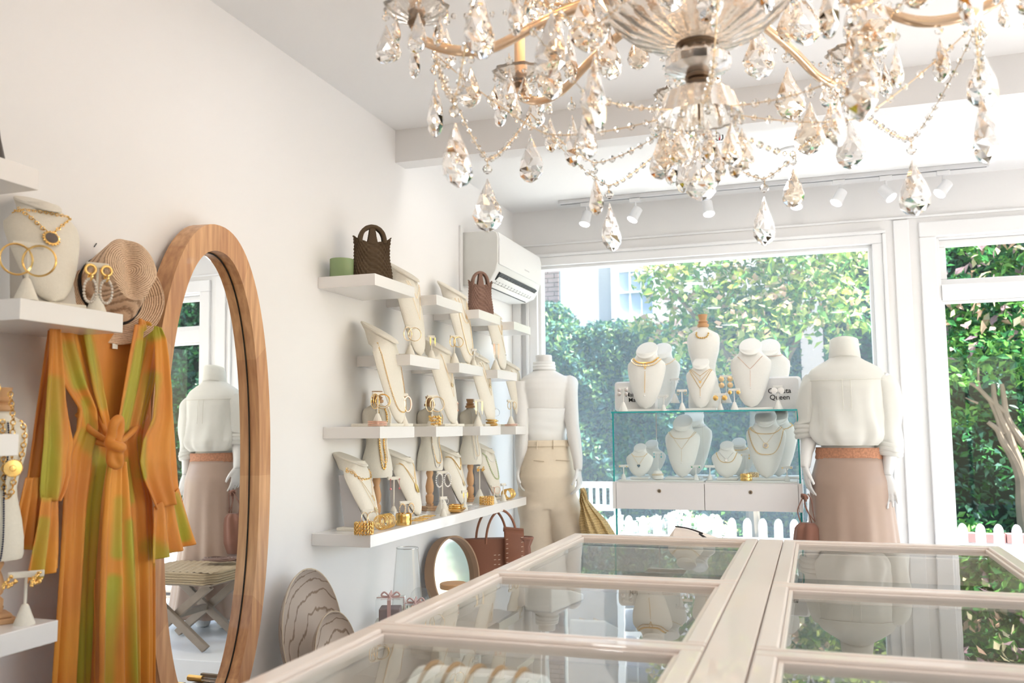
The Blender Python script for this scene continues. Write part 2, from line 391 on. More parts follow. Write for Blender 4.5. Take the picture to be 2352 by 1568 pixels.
# ------------------------------------------------------------------ outside
GZ = -.42
struct('ground', B().box(-14, 18, YF + .16, 24, GZ - .2, GZ), mat('garden_soil', (.10, .085, .07), .95, var=.25, vs=3, bump=.5, bs=20), smooth=False)
M_stone = mat('pale_paving_stone', (.66, .63, .59), .8, var=.08, vs=5, bump=.1)
pv = thing('paved_walk', 'pale stone paving between the shop and the picket fence', 'paving', (0, 6.4, GZ))
for i in range(-9, 13):
    for j in range(4):
        obj('paving_stone', B().box(i * .6 + .01, i * .6 + .59, -1.2 + j * .62, -1.2 + j * .62 + .6, 0, .03), M_stone, pv, smooth=False)
def leafmesh(name, pts, size, mats, parent=None, up=.5, jit=.35, asp=.55, droop=0.):
    """pts (n,3) leaf positions -> folded four-point leaves in one mesh"""
    n = len(pts); pts = np.asarray(pts, float)
    nr = nrs.normal(size=(n, 3)); nr[:, 2] += up * 2.2; nr /= np.linalg.norm(nr, axis=1)[:, None]
    a = nrs.normal(size=(n, 3)); a[:, 2] -= droop
    a -= (a * nr).sum(1)[:, None] * nr; a /= np.linalg.norm(a, axis=1)[:, None]
    c = np.cross(nr, a); s = size * (1 + jit * nrs.uniform(-1, 1, n))[:, None]
    tip = pts + a * s * .5; base = pts - a * s * .5
    l = pts + c * s * asp * .5 + nr * s * .1; r = pts - c * s * asp * .5 + nr * s * .1
    tip = tip - nr * s * .08
    v = np.stack([base, l, tip, r], 1).reshape(-1, 3)
    f = np.arange(n)[:, None] * 4
    f = np.concatenate([f + [0, 1, 2], f + [0, 2, 3]], 1).reshape(-1, 3)
    me = bpy.data.meshes.new(name); me.from_pydata(v.tolist(), [], f.tolist())
    for m in mats: me.materials.append(m)
    mi = np.repeat(nrs.randint(0, len(mats), n), 2).astype('i'); me.polygons.foreach_set('material_index', mi)
    me.update(); o = bpy.data.objects.new(name, me); COL.objects.link(o)
    if parent is not None: o.parent = parent
    return o
def blobpts(blobs, dens, shell=.55):
    out = []
    for (c, r) in blobs:
        c = np.array(c); r = np.array(r if hasattr(r, '__len__') else (r, r, r)); n = int(dens * (r[0] * r[2]) ** .9 * 10)
        d = nrs.normal(size=(n, 3)); d /= np.linalg.norm(d, axis=1)[:, None]
        q = nrs.uniform(shell, 1.05, n)[:, None]
        out.append(c + d * q * r)
    return np.concatenate(out)
def lm(name, col, tr=.45):
    return mat(name, col, .45, var=.12, vs=3, transl=tr)
LG = [lm('leaf_lime', (.36, .52, .08)), lm('leaf_green', (.15, .34, .07)), lm('leaf_mid', (.09, .25, .08)), lm('leaf_pale', (.55, .62, .22))]
LF = [lm('bract_cream', (.80, .70, .45)), lm('bract_pink', (.78, .50, .36)), lm('leaf_yellow', (.55, .60, .12))]
LD = [lm('ivy_dark', (.04, .13, .09), .25), lm('ivy_mid', (.07, .20, .11), .25), lm('ivy_blue', (.06, .14, .14), .25), lm('ivy_light', (.20, .33, .10), .3)]
LM = [lm('maple_green', (.06, .26, .07)), lm('maple_deep', (.03, .14, .05)), lm('maple_bright', (.16, .42, .08))]
M_bark = mat('grey_brown_bark', (.24, .185, .13), .9, var=.25, vs=14, bump=.6, bs=60)
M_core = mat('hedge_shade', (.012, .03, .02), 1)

# neighbouring house
YH = 14.0
hs = thing('neighbour_house', 'pale stucco house with a brick corner and a white sash window seen beyond the garden', 'house', (-1.5, YH, GZ))
M_stucco = mat('weathered_stucco', (.60, .54, .52), .9, var=.14, vs=2.2, bump=.6, bs=25)
xb = P(1287, 650, Y=YH).x
wx0, wx1 = P(1410, 700, Y=YH).x, P(1512, 700, Y=YH).x; wz0 = P(1450, 735, Y=YH).z; wz1 = wz0 + 1.65
def H(b): return b
b = B(); b.box(xb + 1.5, wx0 + 1.5, 0, .3, 0, 7.5); b.box(wx1 + 1.5, 8.5, 0, .3, 0, 7.5); b.box(wx0 + 1.5, wx1 + 1.5, 0, .3, 0, wz0 - GZ); b.box(wx0 + 1.5, wx1 + 1.5, 0, .3, wz1 - GZ, 7.5)
obj('stucco_wall', b, M_stucco, hs, smooth=False)
obj('brick_backing', B().box(-6.5, xb + 1.5, .02, .32, 0, 7.5), mat('mortar', (.55, .50, .46), .9, var=.1), hs, smooth=False)
M_brick = mat('faded_brick', (.62, .40, .34), .85, var=.2, vs=5, bump=.4)
z = 2.9
r = 0
while z < 5.2:
    x = xb + 1.5 - (.21 if r % 2 else .10)
    first = True
    while x > xb + 1.5 - 1.05:
        obj('brick', B().box(x + .005, min(x + .205, xb + 1.5), -.01, .03, z, z + .062), M_brick, hs, smooth=False); x -= .21
    z += .074; r += 1
obj('downpipe', B().tube([(xb + 1.53, -.06, 2.4), (xb + 1.53, -.06, 7.4)], .035, 8), mat('grey_pipe', (.35, .37, .36), .5), hs)
fw = B(); frame(fw, wx0 + 1.5 - .03, wx1 + 1.53, wz0 - GZ - .03, wz1 - GZ, .11, -.05, .08)
wf = obj('window_frame', fw, M_trim, hs, smooth=False)
hx0, hx1, hz0, hz1 = wx0 + 1.58, wx1 + 1.42, wz0 - GZ + .08, wz1 - GZ - .1
b = B()
for t in (1 / 3, 2 / 3): b.box(lerp(hx0, hx1, t) - .012, lerp(hx0, hx1, t) + .012, .0, .05, hz0, hz1)
for t in (.25, .5, .75):
    w = .035 if t == .5 else .012
    b.box(hx0, hx1, -.01, .05, lerp(hz0, hz1, t) - w, lerp(hz0, hz1, t) + w)
obj('glazing_bars', b, M_trim, wf, smooth=False)
M_hg = mat('old_window_pane', (.34, .40, .50), .08, var=.1, vs=1.5)
for i in range(3):
    for j in range(4):
        obj('window_pane', B().box(lerp(hx0, hx1, i / 3) + .01, lerp(hx0, hx1, (i + 1) / 3) - .01, .03, .035, lerp(hz0, hz1, j / 4) + .01, lerp(hz0, hz1, (j + 1) / 4) - .01), M_hg, wf, smooth=False)
for i in range(15):
    obj('brick', B().box(wx0 + 1.44 + i * .075, wx0 + 1.44 + i * .075 + .066, -.06, .02, wz0 - GZ - .2, wz0 - GZ - .03), M_brick, hs, smooth=False)

# ivy hedge in front of the house and the taller evergreen behind the trees
def hedge(name, label, prof, Y, thick, n, size, mats, cat='hedge'):
    """prof: list of (X, ztop)"""
    t = thing(name, label, cat, (prof[0][0], Y, GZ))
    xs = [p[0] for p in prof]; zs = [p[1] for p in prof]
    b = B()
    ox = prof[0][0]
    for i in range(len(prof) - 1):
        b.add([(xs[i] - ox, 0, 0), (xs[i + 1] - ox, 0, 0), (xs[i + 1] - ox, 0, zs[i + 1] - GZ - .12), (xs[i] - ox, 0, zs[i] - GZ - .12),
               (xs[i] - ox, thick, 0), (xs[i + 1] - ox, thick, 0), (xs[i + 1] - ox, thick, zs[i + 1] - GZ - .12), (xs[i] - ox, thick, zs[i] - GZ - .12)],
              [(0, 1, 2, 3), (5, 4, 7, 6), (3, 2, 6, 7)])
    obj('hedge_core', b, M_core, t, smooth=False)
    u = nrs.uniform(xs[0], xs[-1], n); zt = np.interp(u, xs, zs)
    zz = GZ + (zt - GZ) * nrs.uniform(0, 1, n) ** .85 + nrs.normal(0, .03, n)
    bumpy = .16 * np.sin(u * 3.1 + zz * 2.3) * np.sin(zz * 3.7 + u) + .10 * np.sin(u * 9 + zz * 7)
    yy = -.10 - nrs.uniform(0, .22, n) + bumpy
    # a share on the top face
    k = n // 8; yy[:k] = nrs.uniform(-.1, thick, k); zz[:k] = zt[:k] + nrs.normal(0, .05, k)
    leafmesh('leaves', np.stack([u - xs[0], yy, zz - GZ], 1), size, mats, t, up=.25)['kind'] = 'stuff'
    return t
def hz(px, py, Y): q = P(px, py, Y=Y); return (q.x, q.z)
h1 = [hz(1150, 640, 12.6), hz(1240, 700, 12.6), hz(1290, 715, 12.6), hz(1325, 770, 12.6), hz(1370, 752, 12.6), hz(1440, 748, 12.6), hz(1500, 755, 12.6), hz(1560, 760, 12.6), hz(1620, 700, 12.6), hz(1760, 690, 12.6), hz(1830, 600, 12.6)]
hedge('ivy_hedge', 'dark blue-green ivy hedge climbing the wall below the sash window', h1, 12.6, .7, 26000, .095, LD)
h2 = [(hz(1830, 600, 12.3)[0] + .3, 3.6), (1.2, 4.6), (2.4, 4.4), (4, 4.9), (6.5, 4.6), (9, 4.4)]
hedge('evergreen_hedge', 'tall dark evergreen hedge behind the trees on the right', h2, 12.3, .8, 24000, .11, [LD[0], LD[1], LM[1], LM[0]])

# dogwood tree in front of the display window
YT = 9.6
dt = thing('dogwood_tree', 'sunlit dogwood tree with lime leaves and creamy pink bracts beyond the main window', 'tree', (P(1730, 900, Y=YT).x, YT, GZ))
ox = dt.location.x
def wp(px, py, Y, t): q = P(px, py, Y=Y); return (q.x - t.location.x, Y - t.location.y, q.z - t.location.z)
bl = []
for px, py, r in ((1500, 650, .22), (1540, 610, .30), (1560, 700, .30), (1620, 640, .40), (1700, 600, .42), (1640, 740, .40), (1700, 700, .42), (1790, 640, .42), (1760, 760, .40),
                  (1870, 600, .42), (1860, 700, .40), (1950, 640, .40), (1930, 740, .36), (1540, 560, .3), (1660, 540, .42), (1780, 520, .42), (1900, 520, .42), (1980, 540, .36), (1580, 480, .4),
                  (1720, 460, .42), (1840, 430, .42), (1960, 450, .4), (1480, 755, .16), (1545, 790, .2), (1600, 800, .24), (1660, 830, .26), (1740, 850, .26)):
    bl.append((wp(px, py, YT + rnd.uniform(-.5, .5), dt), (r * 1.1, r * 1.0, r * .8)))
leafmesh('leaves', blobpts(bl, 135, .35), .105, LG, dt, up=.55, droop=1.2)['kind'] = 'stuff'
fb = []
for c, r in bl:
    n = int(46 * r[0] / .3); d = nrs.normal(size=(n, 3)); d /= np.linalg.norm(d, axis=1)[:, None]; d[:, 2] = np.abs(d[:, 2]) * .9 + .1; d[:, 1] = -np.abs(d[:, 1]) * .8
    fb.append(np.array(c) + d * np.array(r) * 1.08)
leafmesh('bracts', np.concatenate(fb), .075, LF, dt, up=.8, asp=.9)['kind'] = 'stuff'
b = B()
def limb(b, t, pts, Y, r0, r1, n=9):
    q = smooth_pts([wp(px, py, Y, t) for px, py in pts], 4); b.tube(q, [lerp(r0, r1, i / (len(q) - 1)) for i in range(len(q))], n)
limb(b, dt, [(1735, 1260), (1725, 1100), (1735, 940), (1720, 800), (1700, 690)], YT, .075, .03)
limb(b, dt, [(1730, 1000), (1790, 860), (1850, 740), (1880, 640)], YT, .045, .015)
limb(b, dt, [(1725, 900), (1660, 800), (1590, 720), (1530, 650)], YT, .04, .012)
obj('trunk', b, M_bark, dt)
# maple with several stems on the right
YM = 9.0
mt = thing('maple_tree', 'multi-stemmed maple with mottled pale trunks seen through the right window', 'tree', (P(2350, 1150, Y=YM).x, YM, GZ))
sc = 3.136
def z5(pts): return [(1800 + x / sc, 760 + y / sc) for x, y in pts]
for pts, r0, r1 in (([(1760, 1500), (1731, 1250), (1722, 1090), (1690, 980), (1640, 880), (1580, 790), (1540, 710), (1470, 655)], .075, .018),
                    ([(1722, 1060), (1690, 940), (1655, 850), (1620, 740), (1560, 620), (1520, 500), (1510, 380)], .055, .018),
                    ([(1860, 950), (1731, 810), (1650, 700), (1600, 600), (1590, 500), (1570, 380)], .045, .018),
                    ([(1600, 590), (1540, 540), (1470, 480), (1400, 410), (1330, 370), (1240, 350)], .028, .01),
                    ([(1590, 740), (1560, 700), (1535, 620), (1500, 540), (1470, 480), (1410, 400), (1400, 250)], .022, .009),
                    ([(1400, 520), (1350, 500), (1310, 480)], .012, .006)):
    b = B(); limb(b, mt, z5(pts), YM, r0, r1); obj('stem', b, M_bark, mt)
bl = []
for px, py, r in ((2180, 780, .26), (2230, 830, .28), (2300, 800, .30), (2350, 850, .28), (2200, 870, .2), (2260, 760, .28), (2340, 740, .3), (2190, 730, .25), (2420, 800, .35), (2420, 700, .4),
                  (2250, 950, .17), (2205, 960, .15), (2300, 690, .3), (2210, 660, .25), (2320, 610, .3), (2420, 580, .4), (2230, 560, .3), (2330, 500, .35), (2220, 450, .3), (2420, 450, .4), (2340, 1030, .12), (2400, 960, .3)):
    bl.append((wp(px, py, YM + rnd.uniform(-.35, .35), mt), (r * 1.15, r, r * .62)))
leafmesh('leaves', blobpts(bl, 210, .2), .085, LM + [LG[1]], mt, up=.6, droop=.8)['kind'] = 'stuff'
fb = []
for c, r in bl[:18]:
    if c[2] < P(2200, 800, Y=YM).z - GZ: continue
    n = 26; d = nrs.normal(size=(n, 3)); d /= np.linalg.norm(d, axis=1)[:, None]; d[:, 1] = -np.abs(d[:, 1])
    fb.append(np.array(c) + d * np.array(r) * 1.1)
leafmesh('reddish_leaves', np.concatenate(fb), .10, [LF[1], LF[0], lm('leaf_mauve', (.45, .30, .34))], mt, up=.5, droop=2)['kind'] = 'stuff'

# picket fence
YP = 8.0
M_pick = mat('white_picket_paint', (.88, .88, .87), .5, var=.02)
zp = P(2209, 1201, Y=YP).z
pf = thing('picket_fence', 'white picket fence with pointed rounded tops running across the garden', 'fence', (-4.2, YP, GZ))
x0 = P(2209, 1201, Y=YP).x; dxp = (P(2333, 1201, Y=YP).x - x0) / 3
k0 = int((x0 + 4.2) / dxp)
htop = zp - GZ
for i in range(-k0, 32):
    x = x0 + i * dxp + 4.2; w = dxp * .27; s = w * 2
    out = [(x - w, .06), (x + w, .06), (x + w, htop - s * 1.0)] + [(x + w * math.cos(a) , htop - s * 1.0 + s * 1.0 * math.sin(a) ** .85) for a in (R_(18), R_(38), R_(58), R_(75))] + [(x, htop)] + \
          [(x - w * math.cos(a), htop - s * 1.0 + s * 1.0 * math.sin(a) ** .85) for a in (R_(75), R_(58), R_(38), R_(18))] + [(x - w, htop - s * 1.0)]
    obj('picket', B().prism(out, lambda p, sd: (p[0], -.01 + sd * -.02, p[1])), M_pick, pf, smooth=False)
for zz in (htop - .21, .18):
    obj('rail', B().box(0, 12.5, -.01, .03, zz - .045, zz + .045), M_pick, pf, smooth=False)
# garden bench
gb = thing('garden_bench', 'white slatted garden bench standing behind the picket fence', 'bench', (P(1260, 1150, Y=9.2).x, 9.2, GZ))
bx1 = P(1425, 1150, Y=9.2).x - gb.location.x; bz1 = P(1350, 1106, Y=9.2).z - GZ; bz0 = P(1350, 1160, Y=9.2).z - GZ
obj('top_rail', B().box(0, bx1, -.02, .02, bz1 - .06, bz1), M_pick, gb, smooth=False, bevel=.005)
obj('lower_rail', B().box(0, bx1, -.02, .02, bz0 - .05, bz0 + .01), M_pick, gb, smooth=False, bevel=.005)
nsl = 11
for i in range(nsl):
    xx = .02 + (bx1 - .04) * i / (nsl - 1); obj('slat', B().box(xx - .017, xx + .017, -.012, .012, bz0, bz1 - .05), M_pick, gb, smooth=False)
obj('seat', B().box(0, bx1, -.5, -.02, .42, .46), M_pick, gb, smooth=False, bevel=.005)
for xx in (0, bx1 - .06):
    for yy in (-.5, -.04): obj('leg', B().box(xx, xx + .06, yy, yy + .06, 0, .43 if yy < -.1 else bz1), M_pick, gb, smooth=False)
# hydrangea, shrubs, hostas, brick edging
def shrub(name, label, px, py, Y, blobs, size, mats, dens=260, cat='shrub', flowers=None, fs=.04):
    t = thing(name, label, cat, (P(px, py, Y=Y).x, Y, GZ))
    bb = [((dx, dy, dz), r) for dx, dy, dz, r in blobs]
    obj('branches', (lambda b: [b.tube([(0, 0, 0), ((c[0]) * .6, c[1] * .6, c[2] * .7), c], .012, 5) for c, r in bb] and b)(B()), M_bark, t)
    leafmesh('leaves', blobpts(bb, dens, .3), size, mats, t, up=.5)['kind'] = 'stuff'
    if flowers:
        leafmesh('flowers', blobpts([((c[0] + nrs.uniform(-r, r) * .8, c[1] - r * .8, c[2] + nrs.uniform(-.3, .9) * r), .075) for c, r in bb for _ in range(9)], 900, .8), fs, flowers, t, up=.4, asp=.9)['kind'] = 'stuff'
    return t
hydm = [lm('petal_white', (.88, .88, .86), .3), lm('petal_cream', (.80, .84, .72), .3)]
shrub('hydrangea', 'white flowering hydrangea bush behind the pickets, below the glass cabinet', 1590, 1200, 8.5, [(-.35, 0, .58, .22), (-.05, 0, .66, .24), (.25, .1, .62, .22), (-.6, .1, .52, .2)], .07, LG, flowers=hydm)
shrub('hydrangea', 'smaller white hydrangea at the left, beside the garden bench', 1405, 1200, 8.7, [(-.3, 0, .52, .2), (0, 0, .56, .2)], .07, LG, flowers=hydm)
shrub('garden_shrub', 'bright green leafy shrub at the left edge of the right window', 2215, 1120, 9.2, [(-.1, 0, .62, .24), (.15, 0, .55, .22), (0, -.1, .3, .26), (.3, .1, .42, .2)], .085, [LM[0], LM[2], LG[1]])
shrub('garden_shrub', 'feathery green shrub low beside the maple trunk', 2385, 1160, 8.9, [(-.15, 0, .32, .2), (.15, 0, .30, .22), (.4, 0, .28, .2)], .05, [LM[0], LG[2], LG[1]])
M_hosta = lm('hosta_blue_green', (.05, .17, .14), .2)
for px, lb in ((2262, 'blue-green hosta behind the second picket from the window frame'), (2325, 'blue-green hosta behind the rightmost pickets in view'), (2180, 'hosta beside the window frame, mostly hidden')):
    t = thing('hosta', lb, 'plant', (P(px, 1200, Y=8.64).x, 8.64, GZ), group='hostas in the flower bed')
    for k in range(13):
        a = 2 * PI * k / 13 + rnd.random() * .3; e = rnd.uniform(.25, .9); L = .24
        def f(u, v, a=a, e=e, L=L):
            r = L * v; w = .055 * math.sin(PI * min(1, v * .95 + .03)) ** .7 * (u - .5) * 2
            h = .12 + L * (math.sin(e) * v - .7 * v * v * (1 - e * .3)) + abs(u - .5) * .03
            return (r * math.cos(a) - w * math.sin(a), r * math.sin(a) + w * math.cos(a), h + .2)
        obj('leaf', B().grid(3, 6, f), M_hosta, t)
    obj('stem', B().lathe([(.05, 0), (.03, .2), (.01, .34)], 8), M_hosta, t)
be = thing('brick_edging', 'row of reddish bricks edging the flower bed behind the fence', 'edging', (P(2200, 1230, Y=8.25).x - .5, 8.25, GZ))
zb = P(2290, 1226, Y=8.25).z - GZ
for i in range(17):
    obj('brick', B().box(i * .215, i * .215 + .205, 0, .1, zb - .07, zb + rnd.uniform(-.006, .006)), mat('red_edging_brick', (.50, .24, .22), .8, var=.2), be, smooth=False)
obj('kerb', B().box(0, 3.7, .005, .095, 0, zb - .071), M_stucco, be, smooth=False)
# ------------------------------------------------------------------ display counters
M_cream = mat('cream_painted_wood', (.84, .73, .65), .3, var=.02, vs=4, coat=.35)
M_cglass = glass_thin('counter_glass', (.97, .985, .975), 1.62, wob=.00011, wscale=(22, 6, 6))
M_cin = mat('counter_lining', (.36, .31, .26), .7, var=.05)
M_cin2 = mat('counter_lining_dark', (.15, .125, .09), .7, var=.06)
ZT = .90
kx = (HC - ZT) / (HC - .76)
XL0, XL1, XR0, XR1 = -1.015 * kx, -.235 * kx, -.135 * kx, .650 * kx
YR = 3.87 * kx
rows = [YR, 2.80 * kx, 1.975 * kx, 1.15 * kx, .35 * kx]
def counter(name, label, x0, x1):
    t = thing(name, label, 'display counter', ((x0 + x1) / 2, 0, 0))
    c = (x0 + x1) / 2; x0 -= c; x1 -= c; ye = rows[-1]
    b = B(); b.box(x0 + .03, x1 - .03, ye + .03, YR - .03, .08, .44)
    obj('cabinet_base', b, M_cream, t, smooth=False, bevel=.003)
    obj('plinth', B().box(x0 + .06, x1 - .06, ye + .06, YR - .06, 0, .0795), M_cream, t, smooth=False)
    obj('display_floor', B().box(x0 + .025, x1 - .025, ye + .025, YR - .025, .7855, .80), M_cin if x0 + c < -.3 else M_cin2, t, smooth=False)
    b = B()
    for a, bb in ((x0 + .01, x0 + .035), (x1 - .035, x1 - .01)): b.box(a, bb, ye + .02, YR - .02, .4405, ZT - .031)
    b.box(x0 + .036, x1 - .036, YR - .045, YR - .02, .4405, ZT - .031); b.box(x0 + .036, x1 - .036, ye + .02, ye + .045, .4405, ZT - .031)
    obj('drawer_band', b, M_cream, t, smooth=False, bevel=.003)
    # stepped moulding : flat rail + small inner lip for each lid
    for i in range(len(rows) - 1):
        y1, y0 = rows[i], rows[i + 1]; w = .033; g = .0015
        f = B()
        def rail(a0, a1, b0, b1): f.box(a0, a1, b0, b1, ZT - .03, ZT)
        rail(x0, x1, y1 - w, y1 - g); rail(x0, x1, y0 + g, y0 + w * .5); rail(x0, x0 + w, y0 + w * .5, y1 - w); rail(x1 - w, x1, y0 + w * .5, y1 - w)
        fr = obj('lid_frame', f, M_cream, t, smooth=False, bevel=.004)
        f = B(); e = .008; q0, q1, p0, p1 = x0 + w + .0003, x1 - w - .0003, y0 + w * .5 + .0003, y1 - w - .0003
        f.box(q0, q1, p1 - e, p1, ZT - .028, ZT - .006); f.box(q0, q1, p0, p0 + e, ZT - .028, ZT - .006)
        f.box(q0, q0 + e, p0 + e, p1 - e, ZT - .028, ZT - .006); f.box(q1 - e, q1, p0 + e, p1 - e, ZT - .028, ZT - .006)
        obj('inner_bead', f, M_cream, fr, smooth=False, bevel=.002)
        obj('glass_pane', B().box(q0 + e * .5, q1 - e * .5, p0 + e * .5, p1 - e * .5, ZT - .016, ZT - .012), M_cglass, fr, smooth=False)
    return t
counter('display_counter', 'long glass-topped display counter with cream frame, the left one of the pair', XL0, XL1)
counter('display_counter', 'long glass-topped display counter with cream frame, the right one of the pair', XR0, XR1)
t = thing('counter_divider', 'flat cream board bridging the gap between the two glass-topped counters', 'board', ((XL1 + XR0) / 2, 1.5, 0))
hw = (XR0 - XL1) / 2
obj('top_board', B().box(-hw + .0015, hw - .0015, rows[-1] - 1.5, YR - 1.5, ZT - .035, ZT - .001), M_cream, t, smooth=False, bevel=.002)
obj('support_panel', B().box(-hw + .006, hw - .006, rows[-1] - 1.45, YR - 1.55, 0, ZT - .036), M_cream, t, smooth=False)

# things lying inside the left counter
def inside(px, py, z=.80): return P(px, py, Z=z)
# striped roll
tp = thing('striped_cuff_pillow', 'rounded cream cushion with brown stripes under the glass of the left counter', 'display cushion', (-.455, 1.20, .80))
def fsl(i, n, w0, w1):
    def f(u, v):
        a = PI * v; return (-.10 + .2 * (w0 + (w1 - w0) * u), -.075 * math.cos(a), .002 + .085 * math.sin(a))
    return f
obj('cushion', B().loft([[(x, .075 * math.cos(a) * s, .002 + .085 * max(0, math.sin(a)) * s) for a in [PI * k / 14 for k in range(15)]] for x, s in ((-.1, .8), (-.09, .97), (-.06, 1), (.06, 1), (.09, .97), (.1, .8))]), M_linenw, tp)
for k in range(5):
    x = -.07 + k * .033
    obj('stripe', B().tube([(x, .0765 * math.cos(a), .003 + .0865 * max(0, math.sin(a))) for a in [PI * q / 16 for q in range(17)]], .0045, 6, flat=.5), mat('brown_stripe', (.42, .27, .14), .8), tp)
for i, (x, y, lb) in enumerate(((-.62, 1.55, 'slim cream necklace ramp under the left counter glass, nearest the shelf side'), (-.42, 1.75, 'slim cream necklace ramp in the middle of the left counter'), (-.60, 2.1, 'slim cream necklace ramp at the far left of the left counter'))):
    t = thing('necklace_ramp', lb, 'jewellery display', (x, y, .80), R_(20 - 15 * i), group='cream ramps inside the left counter')
    obj('ramp', B().prism([(-.09, 0), (.09, 0), (.09, .015), (-.09, .065)], lambda p, s: (-.035 + .07 * s, p[0], p[1])), M_linenw, t, smooth=False, bevel=.004)
    for q in (-.015, .012):
        obj('chain', B().tube([(q, -.088, .067), (q + .004, 0, .043), (q, .08, .021)], .0014, 6), M_gold, t)

# ------------------------------------------------------------------ low bench along the left wall
BZ = .37
t = thing('low_bench', 'low white bench along the left wall beneath the shelves', 'bench', (XW, 1.72, 0))
obj('bench_top', B().box(.017, .36, 0, 2.77, BZ - .04, BZ), M_shelf, t, smooth=False, bevel=.003)
for y in (.02, .9, 1.8, 2.72):
    obj('bench_leg', B().box(.02, .34, y, y + .03, 0, BZ - .0405), M_shelf, t, smooth=False)

# ------------------------------------------------------------------ wall shelves
XS = -1.42
def shelf(y0, y1, z, label, group):
    t = tag(obj('floating_shelf', B().box(XW, XS, y0, y1, z - .041, z), M_shelf, smooth=False, bevel=.0015, org=(XW, y0, z - .041)), label, 'shelf', group)
    return t
G = 'small floating shelves in the staggered grid'
shelf(2.757, 3.085, 1.757, 'white floating shelf in the top row, nearest one, holding the dark brown woven bag', G)
shelf(3.293, 3.575, 1.757, 'white floating shelf in the top row, second from the left, empty on top', G)
shelf(3.776, 4.07, 1.757, 'white floating shelf in the top row under the smaller woven bag', G)
shelf(4.28, 4.56, 1.757, 'white floating shelf in the top row, last one beside the window', G)
shelf(3.045, 3.325, 1.498, 'white floating shelf in the middle row, nearest one', G)
shelf(3.536, 3.826, 1.498, 'white floating shelf in the middle row, second from the left', G)
shelf(4.024, 4.32, 1.498, 'white floating shelf in the middle row, farthest one', G)
shelf(2.803, 3.085, 1.229, 'white floating shelf at eye level, nearest one, with the long-chain bust', G)
shelf(3.289, 3.575, 1.229, 'white floating shelf at eye level, second from the left', G)
shelf(3.785, 4.065, 1.229, 'white floating shelf at eye level, third one with a stack of gold bangles', G)
shelf(4.295, 4.58, 1.229, 'white floating shelf at eye level, farthest one beside the mannequin', G)
shelf(2.737, 4.457, .867, 'long white floating shelf at the bottom, crowded with jewellery', 'long shelf')
G2 = 'floating shelves at the left edge'
shelf(.9, 1.335, 1.731, 'white floating shelf at the top left edge of the picture', G2)
shelf(1.304, 1.573, 1.474, 'white floating shelf holding the cream bust with the dark medallion', G2)
shelf(1.0, 1.315, 1.217, 'white floating shelf at the left edge beside the robe sleeve', G2)
shelf(.85, 1.426, .853, 'white floating shelf at the bottom left, with the cluster earrings', G2)

# ------------------------------------------------------------------ oval mirror
XM, LEAN = -1.598, .008
mr = thing('oval_mirror', 'tall oval mirror in a thick honey-coloured wooden frame leaning on the wall', 'mirror', (XM, 2.10, BZ))
MT = Matrix(((1, 0, LEAN * -1, LEAN * .72), (0, 1, 0, 0), (0, 0, 1, 0), (0, 0, 0, 1)))
a1, b1, a2, b2, zc = .262, .710, .206, .636, .716
def oval(a, b, x, n=96, e=2.25, dz=0):
    out = []
    for i in range(n):
        th = 2 * PI * i / n; c, s = math.cos(th), math.sin(th)
        out.append((x, a * abs(c) ** (2 / e) * (1 if c > 0 else -1), zc + dz + b * abs(s) ** (2 / e) * (1 if s > 0 else -1)))
    return out
M_frame = bpy.data.materials.new('cherry_frame'); M_frame.use_nodes = True
nt = M_frame.node_tree; pb = nt.nodes['Principled BSDF']; tc = nt.nodes.new('ShaderNodeTexCoord')
mp = nt.nodes.new('ShaderNodeMapping'); mp.inputs['Scale'].default_value = (30, 30, 2.5)
ns = nt.nodes.new('ShaderNodeTexNoise'); ns.inputs['Scale'].default_value = 2.2; ns.inputs['Detail'].default_value = 5
cr = nt.nodes.new('ShaderNodeValToRGB'); cr.color_ramp.elements[0].color = (.44, .20, .085, 1); cr.color_ramp.elements[1].color = (.68, .37, .17, 1)
cr.color_ramp.elements[0].position = .3; cr.color_ramp.elements[1].position = .7
nt.links.new(tc.outputs['Object'], mp.inputs[0]); nt.links.new(mp.outputs[0], ns.inputs['Vector']); nt.links.new(ns.outputs[0], cr.inputs[0]); nt.links.new(cr.outputs[0], pb.inputs['Base Color'])
pb.inputs['Roughness'].default_value = .38; pb.inputs['Coat Weight'].default_value = .15
N = 96
segs = 12
XO, XI = .034, -.022
# frame as glued wood segments
for k in range(segs):
    i0 = k * N // segs; i1 = (k + 1) * N // segs
    fo, bo = oval(a1, b1, XO), oval(a1 + .002, b1 + .002, XI)
    fi, bi = oval(a2, b2, XO), oval(a2, b2, XI)
    go, gi = oval(a2 + .004, b2 + .004, .012), oval(a2, b2, .012)
    rings = []
    for i in range(i0, i1 + 1):
        j = i % N; rings.append([bo[j], fo[j], fi[j], bi[j]])
    m2 = M_frame
    if k % 2:
        m2 = _mats.get('fr2')
        if not m2:
            m2 = M_frame.copy(); m2.name = 'cherry_frame_light'; r2 = [n for n in m2.node_tree.nodes if n.type == 'VALTORGB'][0]
            r2.color_ramp.elements[0].color = (.50, .25, .11, 1); r2.color_ramp.elements[1].color = (.75, .43, .21, 1); _mats['fr2'] = m2
    obj('frame_segment', B(MT).loft(rings, cap=True), m2, mr, sharp=30)
rings = [oval(a2 + .0005, b2 + .0005, .0015), oval(a2 - .004, b2 - .004, .0015), oval(a2 - .004, b2 - .004, -.004), oval(a2 + .0005, b2 + .0005, -.004)]
obj('dark_groove', B(MT).loft(rings, loop=True), mat('groove_black', (.02, .015, .01), .6), mr)
M_mirror = mat('silvered_mirror', (.93, .94, .93), .0, 1., var=0)
obj('mirror_glass', B(MT).loft([oval(a2 - .004, b2 - .004, -.010), oval(a2 - .004, b2 - .004, .000)]), M_mirror, mr, smooth=False)

